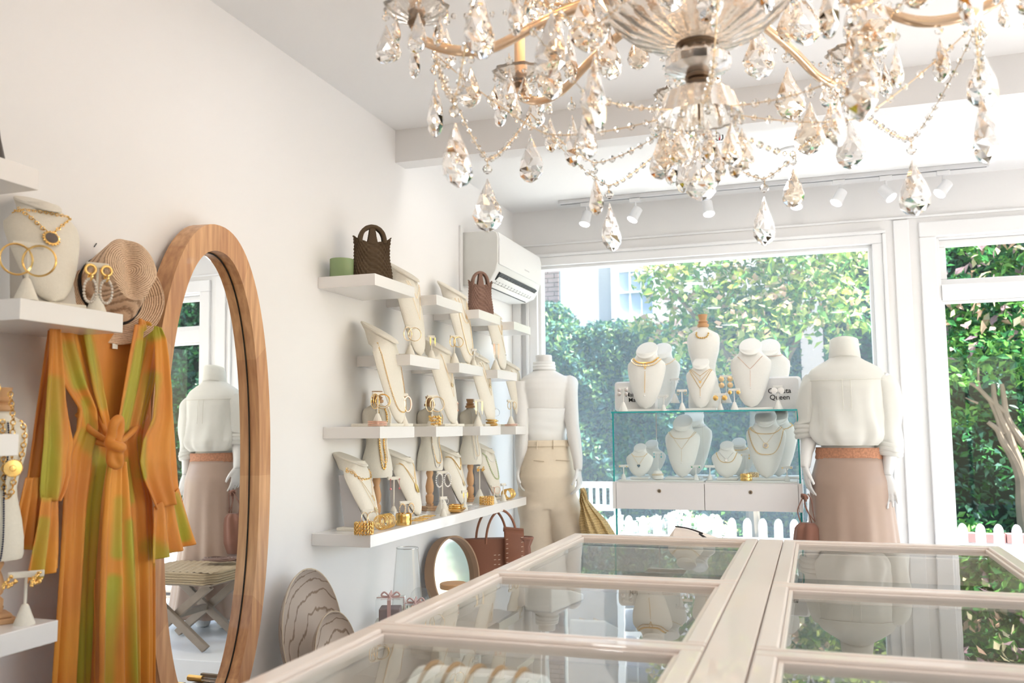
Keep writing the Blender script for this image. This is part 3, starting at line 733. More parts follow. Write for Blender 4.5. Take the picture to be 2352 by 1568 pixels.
# ------------------------------------------------------------------ air conditioner
t = thing('air_conditioner', 'white split air conditioner high on the left wall near the window', 'air conditioner', (XW, 4.13, 1.93))
M_ac = mat('ac_white_plastic', (.84, .84, .83), .35, var=.01)
L = .74
prof = [(0, 0), (.10, .0), (.150, .02), (.178, .065), (.190, .11), (.192, .235), (.184, .262), (.16, .272), (0, .272)]
obj('housing', B().prism(prof, lambda p, s: (p[0] + .001, .006 + s * (L - .012), p[1])), M_ac, t, bevel=.004)
for y in (0, L - .0055): obj('end_cap', B().prism([(x * .985, z * .985 + .002) for x, z in prof], lambda p, s: (p[0] + .002, y + s * .0055, p[1])), mat('ac_end_grey', (.70, .70, .67), .4), t, bevel=.002)
obj('front_panel', B().prism([(.1915, .10), (.197, .10), (.199, .225), (.190, .262), (.185, .262), (.193, .225)], lambda p, s: (p[0], .012 + s * (L - .024), p[1])), M_ac, t, bevel=.002)
obj('outlet', B().prism([(.115, -.002), (.186, .062), (.176, .072), (.105, .012)], lambda p, s: (p[0] + .004, .05 + s * (L - .12), p[1] - .003)), mat('ac_outlet_dark', (.03, .035, .04), .5), t, smooth=False)
for q in (.12, .152):
    obj('louvre', B().prism([(q, .0015 + (q - .115) * .9), (q + .018, .018 + (q - .115) * .9), (q + .016, .021 + (q - .115) * .9), (q - .002, .0045 + (q - .115) * .9)], lambda p, s: (p[0] + .010, .055 + s * (L - .13), p[1] - .010)), M_ac, t, smooth=False)
for k in range(13): obj('vane', B().prism([(.118, .002), (.18, .058), (.172, .064), (.11, .01)], lambda p, s: (p[0] + .006, .08 + k * .048 + s * .003, p[1] - .006)), mat('vane_grey', (.25, .26, .27), .5), t, smooth=False)
obj('wall_plate', B().box(.0005, .012, -.038, -.012, -.03, .30), M_ac, t, smooth=False, bevel=.002)
obj('badge', B().box(.198, .1985, .42, .50, .135, .141), mat('badge_grey', (.6, .6, .6), .4), t, smooth=False)

# ------------------------------------------------------------------ glass display cabinet in front of the window
YV = 4.45; DV = .36
M_vg = glass_thin('cabinet_glass', (.975, .993, .995), 1.45)
M_edge = mat('green_glass_edge', (.02, .36, .36), .15, var=.03, coat=.6)
vx0, vx1 = P(1405, 1000, Y=YV).x, P(1838, 1000, Y=YV).x
vzt = P(1620, 942, Y=YV).z; vzb = P(1620, 1108, Y=YV).z; vzd = P(1620, 1172, Y=YV).z
vc = thing('glass_cabinet', 'glass display cabinet with two white lockable drawers in front of the main window', 'display cabinet', ((vx0 + vx1) / 2, YV, 0))
hw = (vx1 - vx0) / 2
ze = vzt - .008
b = B(); b.box(-hw, hw, 0, DV, ze, vzt); obj('glass_top', b, M_vg, vc, smooth=False)
b = B(); b.box(-hw - .0006, hw + .0006, -.0012, -.0001, ze, vzt); b.box(-hw, -hw + .0025, .0001, DV, ze - .0005, vzt + .0005); b.box(hw - .0025, hw, .0001, DV, ze - .0005, vzt + .0005)
obj('glass_edge', b, M_edge, vc, smooth=False)
for sx in (-1, 1):
    x0, x1 = (-hw + .004, -hw + .012) if sx < 0 else (hw - .012, hw - .004)
    sp = obj('side_pane', B().box(x0, x1, .001, DV - .001, vzb + .0005, ze - .0006), M_vg, vc, smooth=False)
    obj('pane_edge', B().box(x0, x1, -.0008, .0008, vzb + .0005, ze - .0006), M_edge, sp, smooth=False)
for sx in (-1, 1):
    obj('front_pane', B().box(min(0, sx * (hw - .014)) + .001, max(0, sx * (hw - .014)) - .001, .004 + .006 * (sx > 0), .009 + .006 * (sx > 0), vzb + .001, ze - .001), M_vg, vc, smooth=False)
obj('back_pane', B().box(-hw + .014, hw - .014, DV - .008, DV - .002, vzb + .001, ze - .001), M_vg, vc, smooth=False)
obj('pane_seal', B().box(-hw + .165, -hw + .170, DV - .012, DV - .009, vzb + .001, ze - .001), M_silver, vc, smooth=False)
M_dr = mat('cabinet_white_lacquer', (.80, .765, .755), .35, var=.01)
obj('case_board', B().box(-hw, hw, .012, DV, vzd, vzb), M_dr, vc, smooth=False, bevel=.001)
for sx in (-1, 1): obj('stile', B().box(min(sx * hw, sx * (hw - .017)), max(sx * hw, sx * (hw - .017)), -.004, .0115, vzd, vzb), M_dr, vc, smooth=False, bevel=.001)
for sx in (-1, 1):
    x0, x1 = (-hw + .019, -.0015) if sx < 0 else (.0015, hw - .019)
    d = obj('drawer', B().box(x0, x1, -.005, .0115, vzd + .001, vzb - .006), M_dr, vc, smooth=False, bevel=.0012)
    xc = (x0 + x1) / 2; zc2 = lerp(vzd, vzb, .68)
    Mk = Matrix.Translation((xc, -.0055, zc2)) @ Matrix.Rotation(R_(90), 4, 'X')
    obj('lock', B(Mk).lathe([(.009, 0), (.009, .003), (.007, .0045)], 20), mat('lock_bronze', (.32, .25, .18), .35, .9), d)
    obj('keyhole', B(Mk).lathe([(.003, .0046), (.003, .0052)], 10), M_dark, d)
    obj('display_mat', B().box(x0 + .003, x1 - .003, .02, DV - .02, vzb + .0005, vzb + .007), M_linenw, vc, smooth=False, bevel=.001)
for sx in (-1, 1):
    x0, x1 = (-hw + .004, -hw + .014) if sx < 0 else (hw - .014, hw - .004)
    lg = obj('leg_pane', B().box(x0, x1, .04, DV - .03, .1205, vzd - .0005), M_vg, vc, smooth=False)
    obj('pane_edge', B().box(x0, x1,   .0385, .0399, .1205, vzd - .0005), M_edge, lg, smooth=False)
obj('low_shelf', B().box(-hw + .016, hw - .016, .06, DV - .05, .30, .308), M_vg, vc, smooth=False)

# ------------------------------------------------------------------ stool with jute seat (seen in the mirror)
t = thing('x_frame_stool', 'stool with crossed grey wooden legs and a braided jute seat, seen in the mirror', 'stool', (0.0, 4.10, .12))
t.scale = (1.0, .95, .80)
M_gw = mat('weathered_grey_wood', (.38, .31, .25), .75, var=.15, vs=14, bump=.2)
M_jute = mat('jute_braid', (.56, .44, .29), .95, var=.15, vs=120, bump=.6, bs=300)
for y in (-.15, .14):
    for s in (-1, 1):
        M = Matrix.Translation((0, y + .028 * (s > 0) - .014, .215)) @ Matrix.Rotation(s * R_(43), 4, 'Y')
        obj('leg', B(M).box(-.285, .285, -.013, .013, -.024, .024), M_gw, t, smooth=False, bevel=.003)
obj('stretcher', B().box(-.018, .018, -.125, .12, .197, .233), M_gw, t, smooth=False)
st = obj('seat', B().box(-.25, .25, -.19, .19, .415, .425), M_gw, t, smooth=False)
for k in range(5):
    z = .432 + k * .015; r = .26 - .003 * abs(k - 2)
    pts = []
    for i in range(80):
        a = 2 * PI * i / 80; c, s = math.cos(a), math.sin(a); wv = 1 + .008 * math.sin(9 * a + k)
        pts.append((r * abs(c) ** .28 * (1 if c > 0 else -1) * wv, (r - .055) * abs(s) ** .28 * (1 if s > 0 else -1) * wv, z + .002 * math.sin(7 * a)))
    obj('jute_row', B().tube(pts, .0085, 6, loop=True), M_jute, st)
def fj(u, v):
    x = (u - .5) * .51; y = (v - .5) * .40; return (x, y, .503 + .004 * math.sin(x * 150) * math.cos(y * 60) - .02 * max(0, abs(u - .5) * 2 - .9) * 10 * .2)
obj('jute_top', B().grid(60, 24, fj), M_jute, st)
sw = thing('brown_scarf', 'bunched brown fringed scarf lying on the jute stool, seen in the mirror', 'scarf', (-.12, 4.20, .533))
b = B()
for i in range(46):
    a = rnd.uniform(0, 2 * PI); r = rnd.uniform(.02, .09); q = [(r * math.cos(a + k * .6) * (1 + k * .12), r * .7 * math.sin(a + k * .6), .012 + .012 * rnd.random()) for k in range(5)]
    b.tube(smooth_pts(q, 3), .0035, 5)
obj('fringe', b, mat('cocoa_wool', (.22, .13, .10), .95, sheen=.3), sw)['kind'] = 'stuff'

# ------------------------------------------------------------------ lower things on the bench
M_plat = bpy.data.materials.new('paulownia_wood'); M_plat.use_nodes = True
nt = M_plat.node_tree; pb = nt.nodes['Principled BSDF']; tc = nt.nodes.new('ShaderNodeTexCoord')
mp = nt.nodes.new('ShaderNodeMapping'); mp.inputs['Rotation'].default_value = (.5, .3, .4); mp.inputs['Scale'].default_value = (3, 9, 3)
wv = nt.nodes.new('ShaderNodeTexWave'); wv.inputs['Scale'].default_value = 3.6; wv.inputs['Distortion'].default_value = 5; wv.inputs['Detail'].default_value = 3; wv.inputs['Detail Scale'].default_value = .8
cr = nt.nodes.new('ShaderNodeValToRGB'); cr.color_ramp.elements[0].color = (.30, .22, .16, 1); cr.color_ramp.elements[0].position = 0; cr.color_ramp.elements[1].color = (.60, .52, .45, 1); cr.color_ramp.elements[1].position = .10
nt.links.new(tc.outputs['Object'], mp.inputs[0]); nt.links.new(mp.outputs[0], wv.inputs[0]); nt.links.new(wv.outputs[0], cr.inputs[0]); nt.links.new(cr.outputs[0], pb.inputs['Base Color']); pb.inputs['Roughness'].default_value = .55
def platter(name, label, c, a, bb, dep, yaw, lean):
    M = Matrix.Rotation(yaw, 4, 'Z') @ Matrix.Rotation(lean, 4, 'Y')
    t = thing(name, label, 'platter', c, group='wooden platters on the bench')
    b = B(M)
    def ring(s, x): return [(x, a * s * math.cos(2 * PI * i / 48), bb + bb * s * math.sin(2 * PI * i / 48)) for i in range(48)]
    b.loft([ring(.02, -dep), ring(.5, -dep * .97), ring(.8, -dep * .75), ring(.97, -dep * .2), ring(1, 0), ring(.975, .002), ring(.9, -dep * .35), ring(.7, -dep * .68), ring(.4, -dep * .85), ring(.02, -dep * .87)])
    obj('bowl', b, M_plat, t)
    rim = M_linen if False else mat('platter_rim', (.70, .60, .46), .6, var=.1)
    obj('rim', B(M).loft([ring(1.003, .0005), ring(1.003, .003), ring(.985, .003), ring(.985, .0005)], loop=True), rim, t)
platter('wooden_platter', 'large oval wooden platter leaning on the wall beside the oval mirror', (-1.50, 2.56, BZ + .002), .135, .205, .055, R_(-12), R_(-9))
platter('wooden_platter', 'smaller oval wooden platter leaning in front of the large platter', (-1.425, 2.565, BZ + .002), .095, .14, .045, R_(-14), R_(-10))
# tray with brass and glass servers (seen in the mirror)
t = thing('wooden_tray', 'taupe wooden tray with slots, seen in the mirror below the frame', 'tray', (-1.375, 2.34, BZ), R_(4))
M_taupe = mat('taupe_wood', (.36, .29, .23), .6, var=.06)
b = B(); b.box(-.10, .10, -.16, .16, 0, .012); b.box(-.10, .10, -.16, -.148, .0121, .08); b.box(-.10, .10, .148, .16, .0121, .08); b.box(-.10, -.09, -.1479, .1479, .0121, .06); b.box(.09, .10, -.1479, .1479, .0121, .06)
obj('box', b, M_taupe, t, smooth=False, bevel=.002)
for k in range(2): obj('divider', B().box(-.0899, .0899, -.055 + k * .1, -.045 + k * .1, .0121, .07), M_taupe, t, smooth=False)
for k in range(3):
    s = thing('glass_server', ['glass-handled server with a brass collar in the tray, frontmost of three', 'glass-handled server with a brass collar in the tray, middle of three', 'glass-handled server with a brass collar in the tray, rear of three'][k], 'server',
              (-1.375, 2.34, BZ + .0), R_(4), group='servers in the tray')
    y = -.09 + k * .08
    obj('brass_collar', B().tube([(.02, y, .088), (.075, y, .088)], .010, 12), M_gold, s)
    obj('glass_rod', B().tube([(-.12, y, .088), (.0195, y, .088)], .006, 10), mat('clear_glass', (1, 1, 1), .0, trans=1, ior=1.45, var=0), s)

# hurricane vase with candle, gift boxes, jar, round mirror, bags
M_cg = glass_thin('clear_vase_glass', (.97, .98, .98), 1.45)
q = P(935, 1390, X=-1.50); yv = q.y
ztop = P(935, 1258, X=-1.50).z
t = thing('hurricane_vase', 'tall tapered clear glass hurricane vase with a candle inside', 'vase', (-1.50, yv, BZ))
hv = ztop - BZ
obj('glass_wall', B().lathe([(.066, 0), (.062, hv * .3), (.052, hv * .7), (.042, hv), (.040, hv), (.050, hv * .7), (.060, hv * .3), (.063, .006), (.002, .006)], 32), M_cg, t)
obj('rim', B().torus((0, 0, hv), .0415, .0018, n=32), M_silver, t)
t2 = thing('pillar_candle', 'ivory pillar candle standing inside the hurricane vase', 'candle', (-1.50, yv, BZ + .0075))
obj('wax', B().lathe([(.036, 0), (.038, .004), (.038, .16), (.034, .166), (.004, .163)], 24), mat('ivory_wax', (.86, .82, .70), .5, sss=.3), t2)
obj('wick', B().tube([(0, 0, .16), (.001, 0, .172)], .0012, 5), M_dark, t2)
def giftbox(px, py, lb, s=.05, h=.075, xx=-1.36):
    q = P(px, py, X=xx)
    t = thing('gift_box', lb, 'gift box', (xx, q.y, BZ), R_(20), group='clear gift boxes on the bench')
    z = BZ
    H2 = q.z - BZ
    obj('riser', B().box(-s, s, -s, s, 0, max(.02, H2 - h)), M_linenw, t, smooth=False, bevel=.002)
    z0 = max(.02, H2 - h)
    obj('clear_box', B().box(-s * .9, s * .9, -s * .9, s * .9, z0 + .0005, z0 + h), M_cg, t, smooth=False)
    obj('contents', B().box(-s * .7, s * .7, -s * .7, s * .7, z0 + .001, z0 + h * .6), mat('mauve_grey_soap', (.30, .25, .26), .7), t, smooth=False, bevel=.004)
    M_rb = mat('blush_ribbon', (.66, .46, .44), .45, sheen=.3)
    b = B(); b.box(-s * .92, s * .92, -.006, .006, z0 + h, z0 + h + .0015); b.box(-.006, .006, -s * .92, s * .92, z0 + h + .0016, z0 + h + .003)
    b.box(s * .91, s * .93, -.006, .006, z0, z0 + h); b.box(-.006, .006, -s * .93, -s * .91, z0, z0 + h)
    obj('ribbon', b, M_rb, t, smooth=False)
    b = B()
    for a in (0, PI * .5, PI, PI * 1.5): b.tube(smooth_pts([(0, 0, z0 + h), (.02 * math.cos(a), .02 * math.sin(a), z0 + h + .018), (.03 * math.cos(a), .03 * math.sin(a), z0 + h + .006), (0, 0, z0 + h + .002)], 4), .003, 6)
    obj('bow', b, M_rb, t)
giftbox(897, 1372, 'clear gift box with a mauve bow, the left one below the long shelf')
giftbox(955, 1385, 'clear gift box with a blush bow standing in front of the hurricane vase', s=.045)
q = P(966, 1348, X=-1.42)
t = thing('glass_cloche', 'small glass dome holding copper-coloured flowers behind the gift box', 'cloche', (-1.42, q.y, BZ))
hc = q.z - BZ
obj('dome', B().lathe([(.04, hc - .09), (.04, hc - .04), (.034, hc - .018), (.02, hc - .004), (.002, hc)], 24), M_cg, t)
obj('plinth', B().lathe([(.045, 0), (.045, hc - .0905)], 24), M_linenw, t)
b = B()
for i in range(22): b.ball((rnd.uniform(-.024, .024), rnd.uniform(-.024, .024), hc - .085 + rnd.uniform(0, .035)), .006, 6, 4)
obj('flowers', b, M_rose, t)['kind'] = 'stuff'
q = P(1042, 1338, X=-1.40)
t = thing('storage_jar', 'glass jar with a round wooden lid below the round mirror', 'jar', (-1.40, q.y, BZ))
hj = q.z - BZ
obj('glass_body', B().lathe([(.045, 0), (.052, .01), (.052, hj - .03), (.046, hj - .022)], 28), M_cg, t)
obj('wooden_lid', B().lathe([(.054, hj - .0215), (.056, hj - .018), (.056, hj - .003), (.052, hj)], 28), M_tan, t)
# round mirror
q0, q1 = P(982, 1300, X=-1.55), P(1092, 1300, X=-1.55)
R = .17
zt_ = P(1035, 1228, X=-1.58).z
t = thing('round_mirror', 'round tabletop mirror with a bent wood rim on the bench', 'mirror', (-1.555, (q0.y + q1.y) / 2, zt_ - 2 * R), 0)
ccz = R
M = Matrix.Translation((0, 0, ccz)) @ Matrix.Rotation(R_(-14), 4, 'Z') @ Matrix.Rotation(R_(-9), 4, 'Y')
def ringc(r, x, n=64): return [(x, r * math.cos(2 * PI * i / n), r * math.sin(2 * PI * i / n)) for i in range(n)]
obj('rim', B(M).loft([ringc(R, -.02), ringc(R, .03), ringc(R - .008, .03), ringc(R - .008, -.02)], loop=True), mat('bent_walnut', (.40, .25, .15), .5, var=.15, vs=8), t)
obj('mirror_face', B(M).loft([ringc(R - .0085, -.004), ringc(R - .0085, .004)]), mat('mirror_soft', (.80, .81, .82), .06, 1., var=0), t, smooth=False)
obj('base_stand', B().box(-.04, .04, -.12, .12, min(0, BZ - (zt_ - 2 * R)) - .0004, ccz - R - .0002), M_linenw, t, smooth=False)
# ------------------------------------------------------------------ necklace busts
# profile tables : v (0 bottom .. 1 top of shoulders/neck), half width, front bulge
BP = {
 'tall':  ([0, .03, .10, .25, .45, .62, .73, .79, .84, .90, 1.0], [.03, .19, .31, .42, .50, .55, .56, .46, .32, .28, .28], [.02, .05, .09, .12, .14, .16, .18, .20, .22, .24, .25]),
 'wide':  ([0, .04, .12, .28, .45, .62, .72, .78, .83, .89, 1.0], [.03, .19, .31, .44, .53, .60, .60, .50, .37, .32, .31], [.03, .07, .12, .16, .19, .21, .23, .25, .28, .30, .31]),
 'short': ([0, .05, .14, .30, .46, .58, .66, .73, .80, .88, 1.0], [.05, .27, .42, .56, .66, .70, .66, .52, .36, .31, .29], [.03, .08, .14, .19, .22, .24, .24, .24, .25, .27, .28]),
}
class Bust:
    def __init__(s, kind, h, M): s.k = BP[kind]; s.h = h; s.M = M
    def w(s, v): return interp(v, s.k[0], s.k[1]) * s.h * (.50 if s.k is not BP['short'] else .64)
    def d(s, v): return interp(v, s.k[0], s.k[2]) * s.h * .62
    def surf(s, x, v, off=0.002):
        w = s.w(v); x = max(-w * .985, min(w * .985, x)); u = x / w if w > 0 else 0; nb = s.neck(v)
        y = -s.d(v) * (1 - u * u) ** .5 if nb > .5 else -s.d(v) * (1 - abs(u) ** 2.2) ** .6
        return s.M @ Vector((x, y - off, v * s.h))
    def neck(s, v): return min(1, max(0, (v - .76) / .08))
    def mesh(s, b):
        b.M = s.M; rings = []; n = 36
        for v in [0, .015, .04, .08, .13, .2, .3, .4, .5, .58, .64, .69, .73, .77, .80, .84, .88, .93]:
            w = s.w(v); d = s.d(v); nk = s.neck(v); back = lerp(.012 * s.h + .002, d * .95, nk); r = []
            for i in range(n):
                a = 2 * PI * i / n; c, q = math.cos(a), math.sin(a)
                if q <= 0: y = -d * lerp((1 - min(1, abs(c)) ** 2.2) ** .6, abs(q), nk)
                else: y = back * (abs(q) ** .5 if nk < .5 else q)
                sl = (-y / max(d, 1e-6)) * .10 * s.h * max(0, (v - .80) / .13)   # upper rings slope down to the front
                r.append((w * c, y, v * s.h - sl * .9))
            rings.append(r)
        v = 1.0; w = s.w(v) * 1.06; d = s.d(v) * 1.05   # cap : slanted oval
        for k, (sc, dz) in enumerate(((1, -.035), (1.03, -.018), (.98, .0), (.75, .010), (.3, .014))):
            rings.append([(w * sc * math.cos(2 * PI * i / n), d * sc * math.sin(2 * PI * i / n), s.h * (.975 + dz) + d * sc * math.sin(2 * PI * i / n) * .95) for i in range(n)])
        b.loft(rings)
        return b
    def drape(s, v0, vb, x0, shape='U', n=60):
        """path from one side of the neck down to vb and back up"""
        out = []
        for i in range(n + 1):
            t = -1 + 2 * i / n
            if shape == 'U': f = 1 - (1 - abs(t) ** 2.4) ** .9; x = x0 * (abs(t) ** .75) * (1 if t > 0 else -1)
            else: f = abs(t) ** 1.08; x = x0 * t
            v = vb + (v0 - vb) * f
            out.append(s.surf(x, v))
        return out
def chain(b, path, r, kind='bead', gap=2.2):
    """small links along a path"""
    path = [Vector(p) for p in path]; L = [0]
    for i in range(1, len(path)): L.append(L[-1] + (path[i] - path[i - 1]).length)
    if kind == 'cord': b.tube(path, r, 5); return
    step = r * gap; n = max(2, int(L[-1] / step)); j = 0
    for k in range(n + 1):
        q = min(L[-1] - 1e-6, k * step)
        while j < len(L) - 2 and L[j + 1] < q: j += 1
        t = (q - L[j]) / max(1e-9, L[j + 1] - L[j]); p = path[j].lerp(path[j + 1], t); d = (path[j + 1] - path[j]).normalized()
        if kind == 'bead': b.ball(p, r, 6, 4)
        elif kind == 'link':
            ax = d.cross(Vector((.3 + (k % 2) * .9, .8 - (k % 2) * 1.4, .5))).normalized()
            b.torus(p, r * 1.15, r * .34, ax, n=8, m=4)
        elif kind == 'sparse': b.ball(p, r, 6, 4)
    if kind == 'sparse': b.tube(path, r * .3, 4)
    if kind == 'bead': b.tube(path, r * .35, 4)
M_pat = mat('antique_coin', (.16, .13, .11), .5, .3)
def put_bust(name_lb, c, face, kind, h, lean, mat_, necks=(), base=True, easel=None, grp=None, lift=.012, bw=.30, bd=.40):
    t = thing('necklace_bust', name_lb, 'jewellery bust', c, face, grp)
    M = Matrix.Translation((0, 0, lift)) @ Matrix.Rotation(-lean, 4, 'X')
    bu = Bust(kind, h, M)
    obj('bust', bu.mesh(B()), mat_, t)
    if base: obj('base', B().box(-h * bw, h * bw, -h * .02, h * bd, 0, lift - .0005), mat_, t, smooth=False, bevel=.002)
    yb = h * math.sin(lean)
    if easel:
        w = h * .2
        obj('easel', B().prism([(-.0, lift), (h * bd * .75, lift), (h * bd * .72 * .5 + yb * .62, lift + h * .66), (yb * .6 + .004, lift + h * .66)], lambda p, s: (-w + 2 * w * s, p[0] + .012 * h + .006, p[1])), easel, t, smooth=False)
    W_ = Matrix.Translation(c) @ Matrix.Rotation(face, 4, 'Z')
    for nk in necks:
        lb, mt_, r, ck, v0, vb, x0, shp = nk[:8]; pend = nk[8] if len(nk) > 8 else None
        bu2 = Bust(kind, h, W_ @ M)
        path = bu2.drape(v0, vb, x0 * h, shp)
        # close round the neck
        o = obj('necklace', (lambda b: chain(b, path, r, ck) or b)(B()), mt_, org=tuple(path[0]))
        tag(o, lb, 'necklace')
        if pend:
            b = B(W_.to_3x3().to_4x4() if False else None); p = bu2.surf(0, vb - pend[1] / h * .6, .004)
            nrm = (W_ @ M).to_3x3() @ Vector((0, -1, .0)); ax = nrm
            q = nrm.to_track_quat('Z', 'Y').to_matrix().to_4x4()
            k, sz = pend[0], pend[1]
            Mp = Matrix.Translation(p - Vector(path[0])) @ q; b.M = Mp; pm = mt_
            if k == 'coin':
                b.lathe([(sz, -.001), (sz, .0015), (sz * .9, .002)], 24); pc = obj('pendant', b, pm, o)
                b = B(Mp); [b.ball((sz * 1.05 * math.cos(a), sz * 1.05 * math.sin(a), 0), sz * .13, 6, 4) for a in [2 * PI * i / 16 for i in range(16)]]; obj('beaded_rim', b, pm, pc)
                if len(pend) > 2: obj('dark_centre', B(Mp).lathe([(sz * .78, .0021), (sz * .78, .003)], 24), pend[2], pc)
            elif k == 'oval':
                b.lathe([(sz, -.001), (sz, .0015), (sz * .85, .0022)], 24, sx=.62); obj('pendant', b, pm, o)
            elif k == 'heart':
                pts = [(sz * .9 * math.sin(a) ** 3, sz * (.8 * math.cos(a) - .31 * math.cos(2 * a) - .12 * math.cos(3 * a) - .06 * math.cos(4 * a))) for a in [2 * PI * i / 28 for i in range(28)]]
                b.prism(pts, lambda p, s: (p[0], p[1], .003 * s)); obj('pendant', b, pend[2] if len(pend) > 2 else pm, o, smooth=False)
            elif k == 'drop':
                n_ = int(sz / (r * 2.4)); [b.ball((0, -i * r * 2.4 + sz * .5, 0), r * .95, 6, 4) for i in range(n_)]; obj('pendant', b, pm, o)
                obj('pearl_drop', B(Mp).ball((0, -sz * .55, 0), max(.0035, r * 1.8), 10, 8), M_pearl, o)
            elif k == 'bar': b.box(-sz * .15, sz * .15, -sz, sz, 0, .003); obj('pendant', b, pm, o, smooth=False)
            elif k == 'star': b.lathe([(sz, 0), (sz, .002)], 12, flute=6, fa=.35); obj('pendant', b, pend[2] if len(pend) > 2 else pm, o)
    return t

# ------------------------------------------------------------------ earring stands
def stand(lb, c, face, h, bw=.05, m=None, ear=None, grp='earring stands', em=None, elb=None, es=.02, base='cone'):
    m = m or M_linen
    t = thing('earring_stand', lb, 'earring stand', c, face, grp)
    rb = h * .19
    if base == 'cone': obj('cone_base', B().lathe([(rb, 0), (rb, .002), (.0065, h * .36), (.004, h * .38)], 20), m, t)
    else: obj('block_base', B().box(-rb, rb, -rb, rb, 0, .012), m, t, smooth=False, bevel=.002)
    obj('post', B().tube([(0, 0, h * .3 if base == 'cone' else .011), (0, 0, h - .008)], .0028, 8), m, t)
    obj('cross_bar', B().box(-bw / 2, bw / 2, -.004, .004, h - .012, h), m, t, smooth=False, bevel=.0015)
    if ear:
        W_ = Matrix.Translation(c) @ Matrix.Rotation(face, 4, 'Z')
        for sx in (-1, 1):
            p = W_ @ Vector((sx * bw * .36, -.0065, h - .007))
            b = B(Matrix.Rotation(face, 4, 'Z'))
            if ear == 'hoop': b.torus((0, -.002, -es), es, es * .07, (.35 * sx, 1, 0), n=28, m=6)
            elif ear == 'bighoop':
                b.torus((0, -.002, -es), es, es * .05, (.45 * sx, 1, 0), n=32, m=6); b.torus((0, -.004, -es * .92), es * .82, es * .05, (.8 * sx, 1, 0), n=32, m=6)
            elif ear == 'drop':
                b.ball((0, -.002, -.003), .003, 6, 4); b.tube([(0, -.002, -.004), (0, -.002, -es)], .0008, 4); b.ball((0, -.002, -es - .003), .0042, 8, 6)
            elif ear == 'disc':
                for k in range(2):
                    Mx = Matrix.Rotation(face, 4, 'Z') @ Matrix.Translation((0, -.003, -es * .9 - k * es * 1.9)) @ Matrix.Rotation(R_(90), 4, 'X'); b.M = Mx
                    b.lathe([(es * .9, 0), (es * .9, .002), (es * .6, .003)], 24)
            elif ear == 'round':
                b.M = Matrix.Rotation(face, 4, 'Z') @ Matrix.Translation((0, -.003, -es * 1.2)) @ Matrix.Rotation(R_(90), 4, 'X')
                b.lathe([(es, 0), (es, .002), (es * .7, .004), (.001, .0045)], 24)
            elif ear == 'oval':
                for i in range(20):
                    a = 2 * PI * i / 20; b.ball((es * .62 * math.cos(a), -.002, -es * 1.1 + es * math.sin(a)), es * .13, 6, 4)
            elif ear == 'link':
                b.torus((0, -.002, -es * .30), es * .30, es * .09, (0, 1, 0), n=18, m=6); b.torus((0, -.002, -es * .75), es * .2, es * .08, (1, .2, 0), n=14, m=6)
            elif ear == 'cluster':
                for i in range(34):
                    a = rnd.uniform(.1, 1.25) * PI; rr = es * rnd.uniform(.55, 1.0)
                    b.ball((rr * math.cos(a + .9), -.006 - rnd.random() * .008, -es * .8 - rr * math.sin(a) + es * .6), es * .17, 7, 5)
            elif ear == 'fringe':
                for q in (-.5, 0, .5): b.tube([(q * es * .2, -.002, -.002), (q * es * .25, -.002, -es * (1.9 - abs(q)))], .0011, 5)
            elif ear == 'leaf':
                b.torus((0, -.002, -es * 1.1), es * .55, es * .09, (0, 1, 0), n=24, m=6, sx=1, sy=1.7)
            else:
                b.ball((0, -.003, -.002), .0035, 8, 6)
            o = obj('earring', b, em or M_gold, org=None); o.location = p
            base_lb = elb or 'gold earring'
            tag(o, ('left ' if sx < 0 else 'right ') + base_lb, 'earring', 'pairs of earrings on stands')
            if ear == 'link':
                bb = B(Matrix.Rotation(face, 4, 'Z'))
                for i in range(22):
                    a = 2 * PI * i / 22; bb.ball((es * .36 * (abs(math.cos(a)) ** .8) * (1 if math.cos(a) > 0 else -1), -.003, -es * 1.62 + es * .72 * math.sin(a)), es * .10, 6, 4)
                obj('crystal_ring', bb, mat('clear_crystal_bead', (.93, .86, .78), .1, trans=.3, coat=.6), o)
    return t
def bangle(lb, c, R, r, kind='torus', m=None, n=1, gap=.004, grp='bracelets and bangles', tilt=0., name='bangle', cat='bracelet'):
    m = m or M_gold
    b = B(Matrix.Rotation(tilt, 4, 'X'))
    if kind == 'torus':
        for k in range(n): b.torus((0, 0, r + k * gap), R, r, (rnd.uniform(-.05, .05), rnd.uniform(-.05, .05), 1), n=36, m=8)
    elif kind == 'coil':
        pts = []
        for i in range(n * 28 + 1):
            a = 2 * PI * i / 28; pts.append((R * math.cos(a), (i / 28 - n / 2) * gap, R + R * math.sin(a) + r))
        b.tube(pts, r, 7)
    elif kind == 'cuff':
        prof = [(R, 0), (R + .002, 0), (R + .0045, r * .3), (R + .002, r * .5), (R + .0045, r * .75), (R + .002, r), (R, r)]
        rings = [[((q) * math.cos(a), q * math.sin(a), z) for q, z in prof] for a in [.25 + (2 * PI - .5) * i / 34 for i in range(35)]]
        b.loft(rings)
    elif kind == 'weave':
        for k in range(3):
            for ph in (0, PI):
                pts = [((R + .003 * math.cos(9 * a + ph)) * math.cos(a), (R + .003 * math.cos(9 * a + ph)) * math.sin(a), r * (k + .5) / 3 + r * .2 * math.sin(9 * a + ph)) for a in [2 * PI * i / 90 for i in range(90)]]
                b.tube(pts, .0019, 6, loop=True)
    o = obj(name, b, m); o.location = c; tag(o, lb, cat, grp)
    return o
